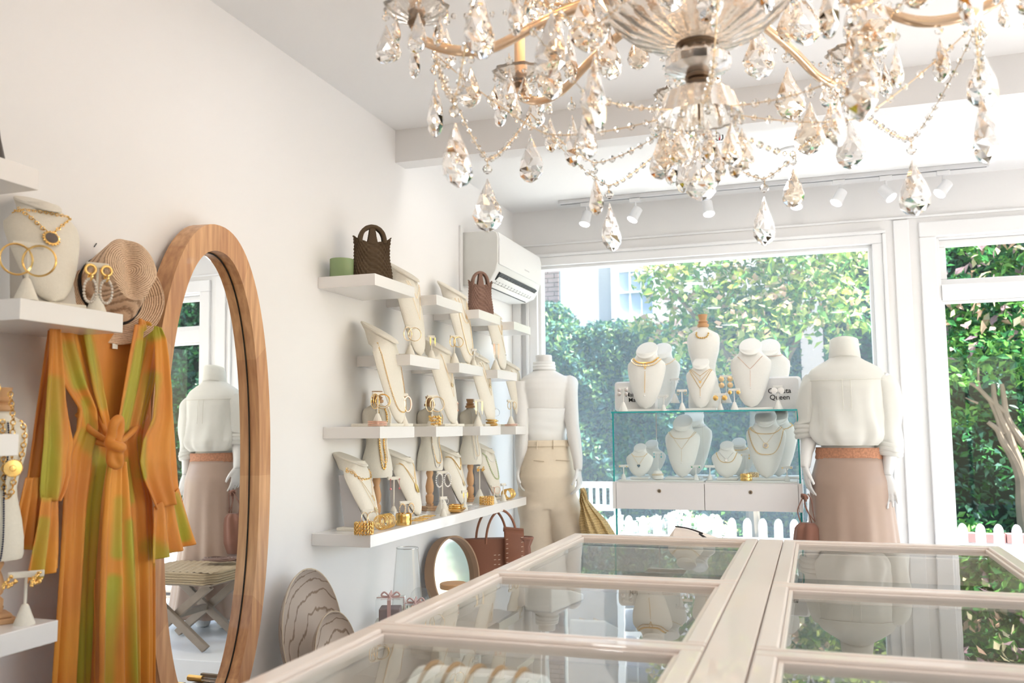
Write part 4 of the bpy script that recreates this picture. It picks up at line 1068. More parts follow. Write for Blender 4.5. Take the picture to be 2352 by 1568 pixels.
# ------------------------------------------------------------------ goods on the grid shelves (busts face the room)
FX = R_(90)
XB = -1.515
def yat(px, X=XB, py=1000): return P(px, py, X=X).y
def zat(px, py, X): return P(px, py, X=X).z
Z1, Z2, Z3, Z4 = 1.757, 1.498, 1.229, .867
def sb(lb, px, ptop, z, kind, lean, necks, X=-1.49, m=None, grp='busts on the wall shelves', easel=None, fr=R_(0), pyb=1000, Y=None, **k):
    y = Y if Y else yat(px, X, pyb)
    # height from the top pixel, the top sits further back
    xt = X - .05; zt = P(ptop[0], ptop[1], Y=y).z
    h = (zt - z) / math.cos(lean) * 1.0
    return put_bust(lb, (X, y, z), FX + fr, kind, h, lean, m or M_linen, necks, easel=easel, grp=grp, **k)
def N(lb, r=.0016, kind='bead', v0=.8, vb=.4, x0=.16, s='U', m=None, pend=None): return (lb, m or M_goldp, r, kind, v0, vb, x0, s) + ((pend,) if pend else ())
# middle row
sb('slim cream bust on the nearest middle-row shelf, with fine V chains', 965, (920, 622), Z2, 'tall', R_(13),
   [N('fine gold V-shaped chain, upper one on the bust behind the large woven bag', .001, 'sparse', .8, .62, .14, 'V'), N('longer thin gold chain with pin-like beads on the bust behind the large woven bag', .0012, 'sparse', .8, .38, .16, 'V')], Y=3.255, X=-1.475)
sb('slim cream bust on the second middle-row shelf, draped with several layered chains', 1080, (1027, 665), Z2, 'tall', R_(13),
   [N('long beaded gold chain reaching the bottom of the layered bust in the middle row', .0022, 'bead', .8, .1, .18), N('medium scalloped gold chain on the layered bust in the middle row', .0015, 'bead', .8, .5, .14), N('short gold chain with a bow charm on the layered bust in the middle row', .0013, 'bead', .8, .58, .10, 'V', pend=('star', .008))], Y=3.77, X=-1.468)
sb('slim cream bust on the farthest middle-row shelf, with a gold lariat', 1164, (1136, 716), Z2, 'tall', R_(13),
   [N('beaded gold lariat with a long tail on the farthest middle-row bust', .002, 'bead', .8, .55, .14, 'V', pend=('drop', .09))], Y=4.25, X=-1.468)
# eye-level row
sb('large cream bust with one very long chain, on the nearest eye-level shelf', 905, (862, 762), Z3, 'tall', R_(14),
   [N('very long gold cable chain looping to the foot of the large bust', .0022, 'link', .82, .10, .24, m=M_gold)], Y=3.035, X=-1.455, fr=R_(3))
sb('cream bust with a small locket, on the second eye-level shelf', 1030, (985, 790), Z3, 'tall', R_(14),
   [N('thin gold chain with round locket on the second eye-level bust', .0013, 'bead', .8, .45, .15, 'V', pend=('coin', .008)), N('very thin longer gold chain on the second eye-level bust', .0009, 'sparse', .8, .3, .14, 'V')], Y=3.555, X=-1.455)
sb('cream bust with two parallel fine chains, on the third eye-level shelf', 1112, (1084, 812), Z3, 'tall', R_(14),
   [N('fine gold chain with three beads on the third eye-level bust', .0012, 'bead', .8, .36, .16, 'V'), N('gold chain with oval charm on the third eye-level bust', .0012, 'bead', .8, .5, .12, 'V', pend=('oval', .009))], Y=4.045, X=-1.458)
sb('cream bust with clover-shaped charms, on the farthest eye-level shelf', 1195, (1168, 832), Z3, 'tall', R_(14),
   [N('pale gold necklace ending in round clover charms on the farthest eye-level bust', .0014, 'bead', .8, .42, .17, 'V', pend=('star', .016))], Y=4.52, X=-1.458)
# long bottom shelf
sb('cream bust with a link collar on a grey easel, nearest on the long shelf', 830, (800, 1053), Z4, 'wide', R_(24),
   [N('chunky gold link collar on the nearest long-shelf bust', .0038, 'link', .80, .60, .27, m=M_gold), N('thin long gold chain with a bar charm on the nearest long-shelf bust', .0011, 'bead', .78, .36, .24, 'V', pend=('bar', .011)), N('thinnest chain with a small shell charm on the nearest long-shelf bust', .001, 'bead', .78, .2, .22, 'V', pend=('star', .009))], easel=M_board, Y=2.905, X=-1.49, fr=R_(0))
sb('cream bust with an oval medallion on a grey easel, second on the long shelf', 950, (920, 1045), Z4, 'wide', R_(22),
   [N('gold chain with an oval medallion on the second long-shelf bust', .0016, 'bead', .8, .42, .20, 'V', m=M_gold, pend=('oval', .019)), N('fine double gold chain on the second long-shelf bust', .0013, 'bead', .8, .52, .22, 'V')], easel=M_board, Y=3.30, X=-1.50, fr=R_(0))
sb('cream bust with layered V chains on a grey easel, third on the long shelf', 1055, (1030, 1033), Z4, 'wide', R_(20),
   [N('flat gold herringbone chain on the third long-shelf bust', .0022, 'cord', .82, .56, .2, 'V', m=M_gold), N('gold chain with leaf charm on the third long-shelf bust', .0013, 'bead', .8, .36, .18, 'V', pend=('oval', .012))], easel=M_board, Y=3.79, X=-1.50, fr=R_(-2))
sb('cream bust with pale green stones, farthest on the long shelf', 1145, (1124, 1025), Z4, 'wide', R_(20),
   [N('necklace of pale green stones on the farthest long-shelf bust', .0042, 'bead', .8, .3, .2, m=mat('jade_stone', (.62, .68, .42), .3)), N('coral and pearl short necklace on the farthest long-shelf bust', .003, 'bead', .82, .62, .2, m=M_pearl)], easel=M_board, Y=4.27, X=-1.51, fr=R_(-4))
# turned-wood dress forms
def dressform(lb, c, face, h, stand_h, grp='small dress forms', m=None, chains=(), foot=True, plinth=.0, rs=1.0):
    m = m or M_linen
    t = thing('dress_form', lb, 'dress form', c, face, grp)
    z0 = stand_h; H_ = h - stand_h
    tor = H_ * .86
    prof = [(0, .34, .26), (.03, .36, .28), (.14, .355, .29), (.26, .32, .26), (.40, .255, .20), (.48, .235, .185), (.56, .26, .20), (.70, .33, .25), (.80, .35, .24), (.87, .35, .21), (.92, .31, .18), (.955, .2, .14), (.98, .12, .11), (1.0, .10, .10)]
    rings = [[(w * rs * tor * math.cos(2 * PI * i / 32) * .86, d * rs * tor * math.sin(2 * PI * i / 32) * .86, z0 + v * tor) for i in range(32)] for v, w, d in prof]
    obj('torso', B().loft(rings), m, t)
    k = H_ - tor; r = tor * (.058 if rs < .7 else .070)
    obj('neck_knob', B().lathe([(r * 1.0, h - k), (r * 1.25, h - k * .93), (r * 1.25, h - k * .75), (r * .85, h - k * .66), (r * 1.15, h - k * .55), (r * .75, h - k * .42), (r * .95, h - k * .15), (r * 1.05, h), (.002, h)], 24), M_tan, t)
    if foot:
        s = stand_h; r = .017
        obj('turned_post', B().lathe([(r * .95, .019), (r * 1.1, .03), (r * .7, s * .16), (r * 1.0, s * .24), (r * 1.05, s * .36), (r * .65, s * .42), (r * .95, s * .47), (r * 1.1, s * .60), (r * .8, s * .75), (r * .6, s * .82), (r * .95, s * .93), (r * .8, s * .999)], 24), M_tan, t)
        b = B(); b.box(-.036, .036, -.036, .036, 0, .0105); b.box(-.028, .028, -.028, .028, .0106, .0188); obj('square_foot', b, M_tan, t, smooth=False, bevel=.002)
    W_ = Matrix.Translation(c) @ Matrix.Rotation(face, 4, 'Z')
    for (clb, cm, ra, kd, vb, x0, ph) in chains:
        pts = []
        for i in range(61):
            tt = -1 + 2 * i / 60; v = vb + (.93 - vb) * (1 - (1 - abs(tt) ** 2.2) ** .9)
            w = interp(v, [p[0] for p in prof], [p[1] for p in prof]) * rs * tor * .86; d = interp(v, [p[0] for p in prof], [p[2] for p in prof]) * rs * tor * .86
            x = x0 * abs(tt) ** .7 * (1 if tt > 0 else -1) * w + ph * w; x = max(-w * .97, min(w * .97, x))
            pts.append(W_ @ Vector((x, -d * (1 - (x / w) ** 2) ** .5 - .0035, z0 + v * tor)))
        o = obj('necklace', (lambda b: chain(b, pts, ra, kd) or b)(B()), cm, org=tuple(pts[0])); tag(o, clb, 'necklace')
    return t
def df(lb, px, ptop, pbot, Y, X, chains):
    zt = P(ptop[0], ptop[1], Y=Y).z; zb = P(pbot[0], pbot[1], Y=Y).z
    dressform(lb, (X, Y, Z4), FX + R_(-35), zt - Z4, zb - Z4, chains=chains, rs=.72)
df('linen dress form on a turned wooden post, nearest on the long shelf', 868, (866, 898), (868, 1096), 3.125, -1.597,
   [('long chain of flat gold discs on the nearest dress form', M_gold, .0042, 'sparse', .12, .3, .05), ('thin rolo chain on the nearest dress form', M_goldp, .0016, 'bead', .2, .45, .2)])
df('linen dress form on a turned wooden post, middle one on the long shelf', 988, (985, 910), (988, 1080), 3.63, -1.598,
   [('long crystal-bead chain on the middle dress form', M_pearl, .0028, 'bead', .05, .5, .2), ('long gold chain on the middle dress form', M_gold, .0024, 'bead', .12, .65, .3)])
df('linen dress form on a turned wooden post, farthest on the long shelf', 1090, (1085, 916), (1090, 1066), 4.12, -1.598,
   [('row of tiny pearls down the farthest dress form', M_pearl, .0018, 'bead', .08, .3, 0), ('fine gold chain on the farthest dress form', M_goldp, .0013, 'bead', .15, .5, .2)])
# earring stands
def es_(lb, px, pyt, z, X, ear, elb, bw=.045, esz=.02, em=None, m=None, base='cone', fr=R_(-30), grp='earring stands on the wall shelves'):
    y = yat(px, X); zt = P(px, pyt, X=X).z
    return stand(lb, (X, y, z), FX + fr, max(.04, zt - z), bw, m or M_linen, ear, grp, em, elb, esz, base)
es_('T-bar earring stand with thin hoops and a purple gem, nearest on the middle row', 941, 748, Z2, -1.475, 'hoop', 'thin gold hoop earring with purple gem stand, nearest on the middle row', esz=.026, em=M_goldp)
es_('short T-bar stand with thin bar earrings beside the middle-row bust', 991, 770, Z2, -1.45, 'fringe', 'thin bar earring on the short stand beside the first middle-row shelf edge', bw=.032, esz=.018)
es_('T-bar stand with round gold hoops and a coral stud in the middle row', 1044, 770, Z2, -1.47, 'hoop', 'round gold hoop earring near the coral stud', esz=.022, em=M_gold)
es_('tiny T-bar stand with silver hoops at the end of the second middle-row shelf', 1089, 801, Z2, -1.45, 'hoop', 'silver hoop earring at the end of the second middle-row shelf', bw=.03, esz=.014, em=M_silver)
es_('T-bar stand with long rose-gold fringe earrings, farthest in the middle row', 1139, 786, Z2, -1.47, 'fringe', 'long rose-gold fringe earring, farthest in the middle row', bw=.04, esz=.038, em=M_rose)
es_('T-bar stand crowded with large gold hoops in front of the nearest dress form', 867, 900, Z3, -1.455, 'bighoop', 'large double gold hoop earring in front of the nearest dress form', bw=.045, esz=.026, em=M_gold)
es_('T-bar stand with long thin wire earrings right of the long-chain bust', 926, 903, Z3, -1.46, 'leaf', 'long thin rose wire earring right of the long-chain bust', bw=.04, esz=.03, em=M_rose)
es_('T-bar stand with large silver hoops beside the middle dress form', 993, 907, Z3, -1.46, 'hoop', 'large pale hoop earring beside the middle dress form', bw=.05, esz=.03, em=M_goldp)
es_('slim T-bar stand with drop earrings at the second eye-level shelf end', 1044, 921, Z3, -1.46, 'drop', 'drop earring at the end of the second eye-level shelf', bw=.035, esz=.03, em=M_rose)
es_('T-bar stand with long bar earrings in front of the farthest dress form', 1098, 917, Z3, -1.455, 'fringe', 'long bar earring in front of the farthest dress form', bw=.05, esz=.032, em=M_goldp)
es_('T-bar stand with small wire hoops behind the gold bangle stack', 1133, 935, Z3, -1.47, 'hoop', 'small wire hoop earring above the gold bangle stack', bw=.03, esz=.018, em=M_silver)
es_('T-bar stand with leaf earrings before the clover-charm bust', 1174, 918, Z3, -1.455, 'leaf', 'leaf-shaped pale gold earring before the clover-charm bust', bw=.05, esz=.02, em=M_goldp)
es_('stand with shell-like earrings at the end of the farthest eye-level shelf', 1208, 930, Z3, -1.46, 'disc', 'shell-like disc earring next to the mannequin', bw=.03, esz=.012, em=M_rose)
es_('T-bar stand with pink stone drops behind the coil bangle', 905, 1094, Z4, -1.50, 'drop', 'drop earring with a pink stone behind the coil bangle', bw=.055, esz=.035, em=mat('pink_stone', (.80, .30, .30), .25))
es_('low T-bar stand with small gold hoops inside the cage bracelet', 845, 1170, Z4, -1.44, 'hoop', 'small gold hoop earring above the cage bracelet', bw=.045, esz=.017, em=M_goldp)
es_('T-bar stand with beaded hoops above the gold cuff', 932, 1150, Z4, -1.45, 'oval', 'beaded hoop earring above the gold cuff', bw=.055, esz=.02, em=M_goldp)
es_('T-bar stand with white beaded oval earrings beside the middle wooden post', 1016, 1081, Z4, -1.49, 'oval', 'white beaded oval earring beside the middle wooden post', bw=.06, esz=.028, em=M_pearl)
es_('small T-bar stand with pearl studs in front of the oval earrings', 1018, 1140, Z4, -1.44, 'leaf', 'pearl-edged small hoop in front of the oval earrings', bw=.035, esz=.011, em=M_pearl)
es_('tiny T-bar stand with bar earrings behind the brass dish', 1066, 1126, Z4, -1.46, 'fringe', 'tiny bar earring behind the brass dish', bw=.03, esz=.014)
es_('tall T-bar stand with cascading gold earrings behind the farthest wooden post', 1101, 1070, Z4, -1.52, 'cluster', 'cascading gold earring behind the farthest wooden post', bw=.04, esz=.014)
es_('small T-bar stand with rose hoops between the two gold bracelets', 1134, 1114, Z4, -1.45, 'hoop', 'rose hoop earring right of the woven gold bracelet', bw=.035, esz=.016, em=M_rose)
es_('small T-bar stand with clear crystal studs beside the farthest coil bangle', 1155, 1110, Z4, -1.45, 'stud', 'clear crystal stud beside the farthest coil bangle', bw=.03, esz=.012, em=M_silver)
# bracelets
def bp(px, X): return yat(px, X, 1180)
bangle('wide gold cage bracelet, nearest on the long shelf', (-1.448, bp(841, -1.44), Z4 + .0035), .029, .038, 'weave')
bangle('gold coil bangle lying on its side, near the front of the long shelf', (-1.455, bp(884, -1.455), Z4 + .0005), .025, .0019, 'coil', n=7, gap=.0115, tilt=0)
bangle('hammered gold cuff on the long shelf below the medallion bust', (-1.452, bp(927, -1.452), Z4 + .0005), .026, .042, 'cuff')
bangle('woven gold bracelet beside the farthest wooden post', (-1.45, bp(1118, -1.45), Z4 + .003), .030, .035, 'weave')
bangle('gold coil bangle lying on its side, at the far end of the long shelf', (-1.455, bp(1168, -1.455), Z4 + .0005), .025, .0019, 'coil', n=7, gap=.012)
for k in range(6):
    bangle('flat gold bangle on the long shelf, %s of six counted from the gold cuff' % ('first', 'second', 'third', 'fourth', 'fifth', 'sixth')[k], (-1.462 + .004 * (k % 2), bp(958, -1.46) + k * .022, Z4 + .0014 + k * .0016), .026, .0013, n=1, grp='flat gold bangles in a loose row')
for k in range(4):
    bangle('flat silver bangle beyond the brass dish, %s of four counted from the dish' % ('first', 'second', 'third', 'fourth')[k], (-1.462, bp(1082, -1.46) + k * .016, Z4 + .0012 + k * .0016), .022, .0012, n=1, m=M_silver, grp='flat silver bangles behind the brass dish')
for k in range(6):
    bangle('gold bangle on the third eye-level shelf, %s in its stack' % ('lowest', 'second from the bottom', 'third from the bottom', 'third from the top', 'second from the top', 'topmost')[k], (-1.452 + .004 * math.sin(k * 2), bp(1131, -1.452) + .003 * math.cos(k * 3), Z3 + .0025 + k * .0052), .025, .0024, n=1, grp='stack of gold bangles on the third eye-level shelf')
for k in range(5):
    bangle('thin rose bangle round the foot of the large-hoop stand, %s' % ('lowest of five', 'second from the bottom', 'middle of five', 'second from the top', 'topmost of five')[k], (-1.455, yat(867, -1.455), Z3 + .002 + k * .0036), .033, .0016, n=1, m=M_rose, grp='rose bangles round the earring stand')
for k in range(3):
    bangle('rose bangle round the foot of the leaf-earring stand, %s' % ('lowest', 'middle one', 'topmost')[k], (-1.455, yat(1174, -1.455) , Z3 + .002 + k * .0036), .031, .0016, n=1, m=M_rose, grp='rose bangles round the leaf-earring stand')
b = B(); [b.ball((.022 * math.cos(a), .022 * math.sin(a), .008 + .008 * rnd.random() + (i // 14) * .012), .0052, 7, 5) for i, a in enumerate([2 * PI * i / 14 for i in range(42)])]
o = obj('beaded_bracelet', b, M_gold); o.location = (-1.45, yat(999, -1.45), Z3); tag(o, 'chunky gold beaded bracelet on the second eye-level shelf', 'bracelet')
M_acr = glass_thin('acrylic', (.96, .97, .98), 1.49)
for px, X, s, hh, lb in ((870, -1.50, .022, .05, 'clear acrylic block behind the coil bangle'), (893, -1.47, .02, .055, 'clear acrylic block left of the gold cuff'), (912, -1.485, .022, .05, 'clear acrylic block under the pink-stone stand'),
                          (972, -1.51, .024, .05, 'clear acrylic block left of the middle wooden post'), (1012, -1.52, .026, .045, 'clear acrylic block under the white oval earrings'), (1066, -1.50, .018, .055, 'clear acrylic block behind the brass dish'), (1106, -1.49, .022, .03, 'clear acrylic block beside the farthest wooden post')):
    o = obj('acrylic_block', B().box(-s, s, -s, s, 0, hh), M_acr, smooth=False, bevel=.001); o.location = (X, yat(px, X), Z4 + .0005); tag(o, lb, 'display block', 'acrylic blocks on the long shelf')
# brass dish with a coil of chain
t = thing('brass_dish', 'small pearl and brass leaf dish on the long shelf', 'dish', (-1.45, yat(1046, -1.45), Z4))
obj('dish', B().lathe([(.012, 0), (.03, .004), (.043, .016), (.044, .018), (.030, .008), (.002, .005)], 28, sy=1.25), M_gold, t)
obj('spout', B().tube([(0, .045, .014), (0, .07, .02), (0, .088, .028)], [.012, .008, .003], 8, flat=.5), M_gold, t)
o = bangle('hammered gold bangle resting in the brass dish', (-1.45, yat(1046, -1.45) - .004, Z4 + .016), .024, .018, 'cuff')

# candle and woven bags on the top row
t = thing('green_candle', 'sage green candle in a tinted glass tumbler on the nearest top shelf', 'candle', (-1.575, P(785, 610, X=-1.575).y, Z1))
zc_ = P(785, 596, X=-1.575).z - Z1
rc = .042
obj('glass_tumbler', B().lathe([(rc * .96, 0), (rc, .003), (rc, zc_), (rc - .003, zc_), (rc - .003, zc_ * .62), (.002, zc_ * .62)], 32), mat('sage_glass', (.36, .48, .25), .2, var=.05, transl=.25), t)
obj('wax', B().lathe([(rc - .0035, zc_ * .621), (rc - .0035, zc_ * .65), (.002, zc_ * .65)], 24), mat('sage_wax', (.55, .62, .42), .6), t)

# ------------------------------------------------------------------ goods on and in the glass cabinet (busts face the camera side)
GT = vzt + .0005; GB = vzb + .0078
def cb(lb, pxc, ptop, z, Y, kind, necks, wpx=None, lean=R_(14), m=None, fr=0., grp='busts in the window cabinet', **k):
    q = P(pxc, 940, Y=Y); zt = P(ptop[0], ptop[1], Y=Y).z; h = (zt - z - .012) / math.cos(lean)
    return put_bust(lb, (q.x, Y, z), fr, kind, h, lean, m or M_linenw, necks, grp=grp, **k)
cb('white bust with a wide gold choker on top of the glass cabinet', 1483, (1484, 795), GT, YV + .07, 'wide',
   [N('wide flat gold choker on the left cabinet-top bust', .0045, 'cord', .81, .70, .20, m=M_gold), N('crochet gold collar below the wide choker', .004, 'bead', .80, .655, .24, m=M_goldp), N('long gold ball drop with a pearl on the left cabinet-top bust', .0028, 'bead', .70, .60, .03, 'V', m=M_gold, pend=('drop', .12))])
cb('white bust with a gold chain collar half hidden behind the choker bust', 1517, (1514, 797), GT, YV + .25, 'wide', [N('gold chain collar on the half-hidden left bust', .004, 'link', .82, .68, .24, m=M_goldp)])
cb('white bust with layered pendants at the front centre of the cabinet top', 1610, (1611, 827), GT, YV + .06, 'wide',
   [N('short gold chain with a pearl on the front centre bust', .0013, 'bead', .8, .64, .20, 'V', m=M_gold, pend=('drop', .012)), N('open triangle gold necklace on the front centre bust', .0013, 'bead', .8, .52, .22, 'V', m=M_gold, pend=('heart', .007)), N('longest gold chain with ball charms on the front centre bust', .0016, 'bead', .8, .38, .24, 'V', m=M_gold, pend=('drop', .04))])
cb('white bust with a thin lariat on the right of the cabinet top', 1726, (1727, 786), GT, YV + .07, 'wide', [N('thin rose-gold lariat with a tiny pearl on the right cabinet-top bust', .0013, 'bead', .76, .56, .18, 'V', m=M_rose, pend=('drop', .085))])
cb('white bust with a fine collar behind the lariat bust', 1770, (1765, 788), GT, YV + .26, 'wide', [N('fine gold collar on the bust behind the lariat bust', .0016, 'bead', .83, .76, .22, m=M_rose)])
q = P(1620, 940, Y=YV + .20)
dressform('white dress form torso with a wooden finial in the middle of the cabinet top', (q.x, YV + .20, GT), 0, P(1621, 722, Y=YV + .20).z - GT, .012, m=M_linenw, grp='dress form on the cabinet', foot=False, rs=.66,
          chains=[('chunky gold necklace round the top of the white dress form', M_gold, .005, 'bead', .86, .45, 0)])
for lb, px, ptop, Y, kind, nk in (
    ('small white bust with a dark heart pendant, left in the cabinet', 1465, (1471, 1025), YV + .09, 'short', [N('gold chain with a dark heart on the small left bust', .0011, 'bead', .76, .36, .26, 'V', m=M_goldp, pend=('heart', .009, mat('slate_heart', (.10, .16, .20), .4))), N('short chain of dark stones on the small left bust', .0016, 'sparse', .74, .62, .26, 'U', m=M_goldp)]),
    ('small white bust behind the heart-pendant bust', 1492, (1482, 1017), YV + .25, 'short', []),
    ('tall white bust with tiny beads and a Y drop, centre left in the cabinet', 1563, (1560, 965), YV + .10, 'wide', [N('collar of tiny silver beads on the centre-left cabinet bust', .0018, 'bead', .78, .64, .24, m=M_goldp), N('long Y necklace on the centre-left cabinet bust', .0011, 'bead', .78, .46, .22, 'V', m=M_goldp, pend=('drop', .06))]),
    ('tall white bust turned sideways behind the Y-drop bust', 1588, (1577, 952), YV + .26, 'wide', [N('silver charm chain on the sideways bust in the cabinet', .0018, 'link', .84, .74, .24, m=M_silver)]),
    ('small white bust with two gold chains, centre right in the cabinet', 1665, (1664, 1020), YV + .09, 'short', [N('gold beaded chain on the small centre-right bust', .002, 'bead', .74, .42, .30, m=M_gold), N('short silver V chain on the small centre-right bust', .0012, 'bead', .72, .50, .2, 'V', m=M_silver, pend=('star', .007))]),
    ('small white bust draped with a gold coil behind the two-chain bust', 1693, (1688, 1013), YV + .26, 'short', [N('gold coil necklace on the small rear bust', .003, 'link', .8, .7, .26, m=M_gold)]),
    ('tall white bust with long paperclip chains and a stone disc, right in the cabinet', 1756, (1753, 952), YV + .10, 'wide', [N('short gold paperclip chain on the right cabinet bust', .0026, 'link', .8, .66, .25, m=M_gold), N('long gold paperclip chain on the right cabinet bust', .0026, 'link', .78, .34, .27, m=M_gold), N('chain with a grey stone disc on the right cabinet bust', .0009, 'bead', .8, .5, .22, 'V', m=M_goldp, pend=('coin', .012, mat('grey_druzy', (.52, .47, .45), .6)))]),
    ('tall white bust with heaped gold chains behind the paperclip-chain bust', 1783, (1773, 948), YV + .27, 'wide', [N('heaped gold chains over the shoulder of the rear right bust', .0042, 'link', .82, .7, .25, m=M_gold)])):
    cb(lb, px, ptop, GB, Y, kind, nk)
def cs(lb, px, pyt, z, dy, ear, elb, bw=.05, esz=.012, em=None, grp='earring stands in the window cabinet'):
    Y = YV + dy; q = P(px, pyt, Y=Y)
    return stand(lb, (q.x, Y, z), 0, q.z - z, bw, M_linenw, ear, grp, em, elb, esz)
cs('T-bar stand with pale disc earrings at the left end of the cabinet top', 1431, 888, GT, .05, 'disc', 'pale disc earring at the left end of the cabinet top', .05, .011, M_silver)
cs('T-bar stand with cream cluster earrings right of the choker bust', 1524, 907, GT, .05, 'cluster', 'cream cluster earring right of the choker bust', .05, .011, M_pearl)
cs('tall T-bar stand with small drops on an acrylic block, cabinet top', 1549, 868, GT + .0425, .20, 'drop', 'small drop earring on the tall stand behind', .05, .012, M_silver)
cs('T-bar stand with gold studs and twisted hoops left of the centre bust', 1566, 894, GT, .06, 'oval', 'gold twisted hoop left of the front centre bust', .05, .010)
cs('T-bar stand with gold shell earrings right of the centre bust', 1654, 903, GT, .05, 'round', 'gold shell earring right of the front centre bust', .06, .013)
cs('tall T-bar stand with four pink discs right of the dress form', 1667, 861, GT + .0385, .20, 'disc', 'large rose disc earring right of the dress form', .06, .016, M_goldp)
cs('T-bar stand with gold drop medallions left of the lariat bust', 1686, 892, GT, .05, 'round', 'gold medallion earring left of the lariat bust', .055, .010)
cs('T-bar stand with round white earrings before the right pouch', 1786, 885, GT, .05, 'round', 'round white enamel earring before the right pouch', .045, .015, M_pearl)
cs('T-bar stand with tiny studs at the left inside the cabinet', 1432, 1067, GB, .06, 'stud', 'tiny stud at the left inside the cabinet', .05)
cs('tall T-bar stand with turquoise drops inside the cabinet', 1511, 1037, GB, .15, 'drop', 'turquoise drop earring inside the cabinet', .05, .016, mat('turquoise_stone', (.10, .50, .55), .3))
cs('T-bar stand with green square studs inside the cabinet', 1598, 1068, GB, .06, 'stud', 'green square stud inside the cabinet', .05, .01, mat('emerald_stone', (.02, .45, .22), .2))
cs('empty-looking T-bar stand left of the two-chain bust', 1630, 1068, GB, .06, None, '', .05)
cs('tall T-bar stand between the two right-hand busts', 1712, 1040, GB, .16, 'drop', 'slim drop between the two right-hand cabinet busts', .05, .016)
cs('T-bar stand at the right end inside the cabinet', 1807, 1070, GB, .06, 'stud', 'tiny stud at the right end inside the cabinet', .055)
for px, dy, hh, lb in ((1549, .20, .042, 'clear acrylic block on the cabinet top, left of centre'), (1592, .16, .04, 'clear acrylic block on the cabinet top beside the dress form'), (1667, .20, .038, 'clear acrylic block on the cabinet top, right of the dress form')):
    o = obj('acrylic_block', B().box(-.021, .021, -.021, .021, 0, hh), M_acr, smooth=False, bevel=.001); o.location = (P(px, 930, Y=YV + dy).x, YV + dy, GT); tag(o, lb, 'display block', 'acrylic blocks on the cabinet')
t = thing('bracelet_pillow', 'small white pillow holding thin bracelets inside the cabinet', 'display cushion', (P(1511, 1095, Y=YV + .06).x, YV + .06, GB))
obj('pillow', B().lathe([(.012, 0), (.026, .004), (.03, .016), (.024, .034), (.018, .044), (.002, .047)], 24, sy=.7), M_linenw, t)
o = bangle('thin pale bracelets wound round the small white pillow', (t.location.x, YV + .06, GB + .022), .0285, .0012, n=2, gap=.005, m=M_goldp); o.scale = (1, .74, 1)
bangle('wide hammered gold cuff standing inside the cabinet', (P(1714, 1100, Y=YV + .05).x, YV + .05, GB + .0005), .025, .033, 'cuff')
bangle('pale twisted bracelet behind the gold cuff', (P(1727, 1085, Y=YV + .17).x, YV + .17, GB + .003), .03, .03, 'weave', m=M_goldp)

# printed pouches
M_ink = mat('black_print', (.012, .012, .015), .6, var=0)
M_canvas = mat('white_canvas', (.82, .81, .80), .8, var=.03, vs=150, bump=.2, bs=500)
def text(name, s, size, m, parent, loc, rot=(R_(90), 0, 0), align='CENTER', ext=.0002):
    cu = bpy.data.curves.new(name, 'FONT'); cu.body = s; cu.size = size; cu.align_x = align; cu.extrude = ext; cu.materials.append(m)
    cu.offset = .00035
    o = bpy.data.objects.new(name, cu); COL.objects.link(o)
    dg = bpy.context.evaluated_depsgraph_get(); me = bpy.data.meshes.new_from_object(o.evaluated_get(dg)); me.name = name
    COL.objects.unlink(o); bpy.data.objects.remove(o)
    o2 = bpy.data.objects.new(name, me); COL.objects.link(o2); o2.parent = parent; o2.location = loc; o2.rotation_euler = rot
    return o2
def pouch(lb, x0, x1, zt, Y, z, lines, tsize, rz=0, tx=0):
    w = (x1 - x0) / 2; h = zt - z
    t = thing('zip_pouch', lb, 'pouch', ((x0 + x1) / 2, Y, z), rz, 'printed pouches on the cabinet')
    def outl(s, cr=.018):
        out = []
        for cx, cz, a0 in ((w - cr, h - cr * .6, 0), (-w + cr, h - cr * .6, 90), (-w + cr * 1.3, cr * 1.3, 180), (w - cr * 1.3, cr * 1.3, 270)):
            for k in range(6): a = R_(a0 + k * 18); q = cr * (1.3 if a0 >= 180 else 1); out.append((cx + q * math.cos(a), cz + q * math.sin(a)))
        return [(x * s, h / 2 + (zz - h / 2) * s) for x, zz in out]
    rings = [[(x, y, zz) for x, zz in outl(s)] for s, y in ((.6, -.020), (.9, -.0165), (.985, -.006), (1, 0), (.985, .006), (.9, .0165), (.6, .020))]
    obj('body', B().loft(rings), M_canvas, t)
    obj('zip_tape', B().tube([(-w * .93, 0, h + .0005), (-w * .4, 0, h + .0035), (w * .4, 0, h + .0035), (w * .93, 0, h + .0005)], .0028, 6), M_ink, t)
    obj('zip_pull', B().tube([(-w * .55, -.004, h + .001), (-w * .45, -.010, h - .012)], .0018, 6), M_ink, t)
    for i, s in enumerate(lines): text('lettering', s, tsize, M_ink, t, (tx, -.0212, h * .52 - i * tsize * .92 + (len(lines) - 2) * tsize * .5))
    return t
Yp = YV + .14
pouch('white canvas pouch printed Canasta Queen on the right of the cabinet top', P(1726, 900, Y=Yp).x, P(1841, 900, Y=Yp).x, P(1790, 868, Y=Yp).z, Yp, GT, ['Canasta', 'Queen'], .034, tx=.016)
pouch('white canvas pouch printed Mah Jong Maven at the left of the cabinet top', P(1412, 900, Y=Yp).x, P(1510, 900, Y=Yp).x, P(1450, 879, Y=Yp).z, Yp, GT, ['Mah Jong', 'Maven'], .030, tx=.004)
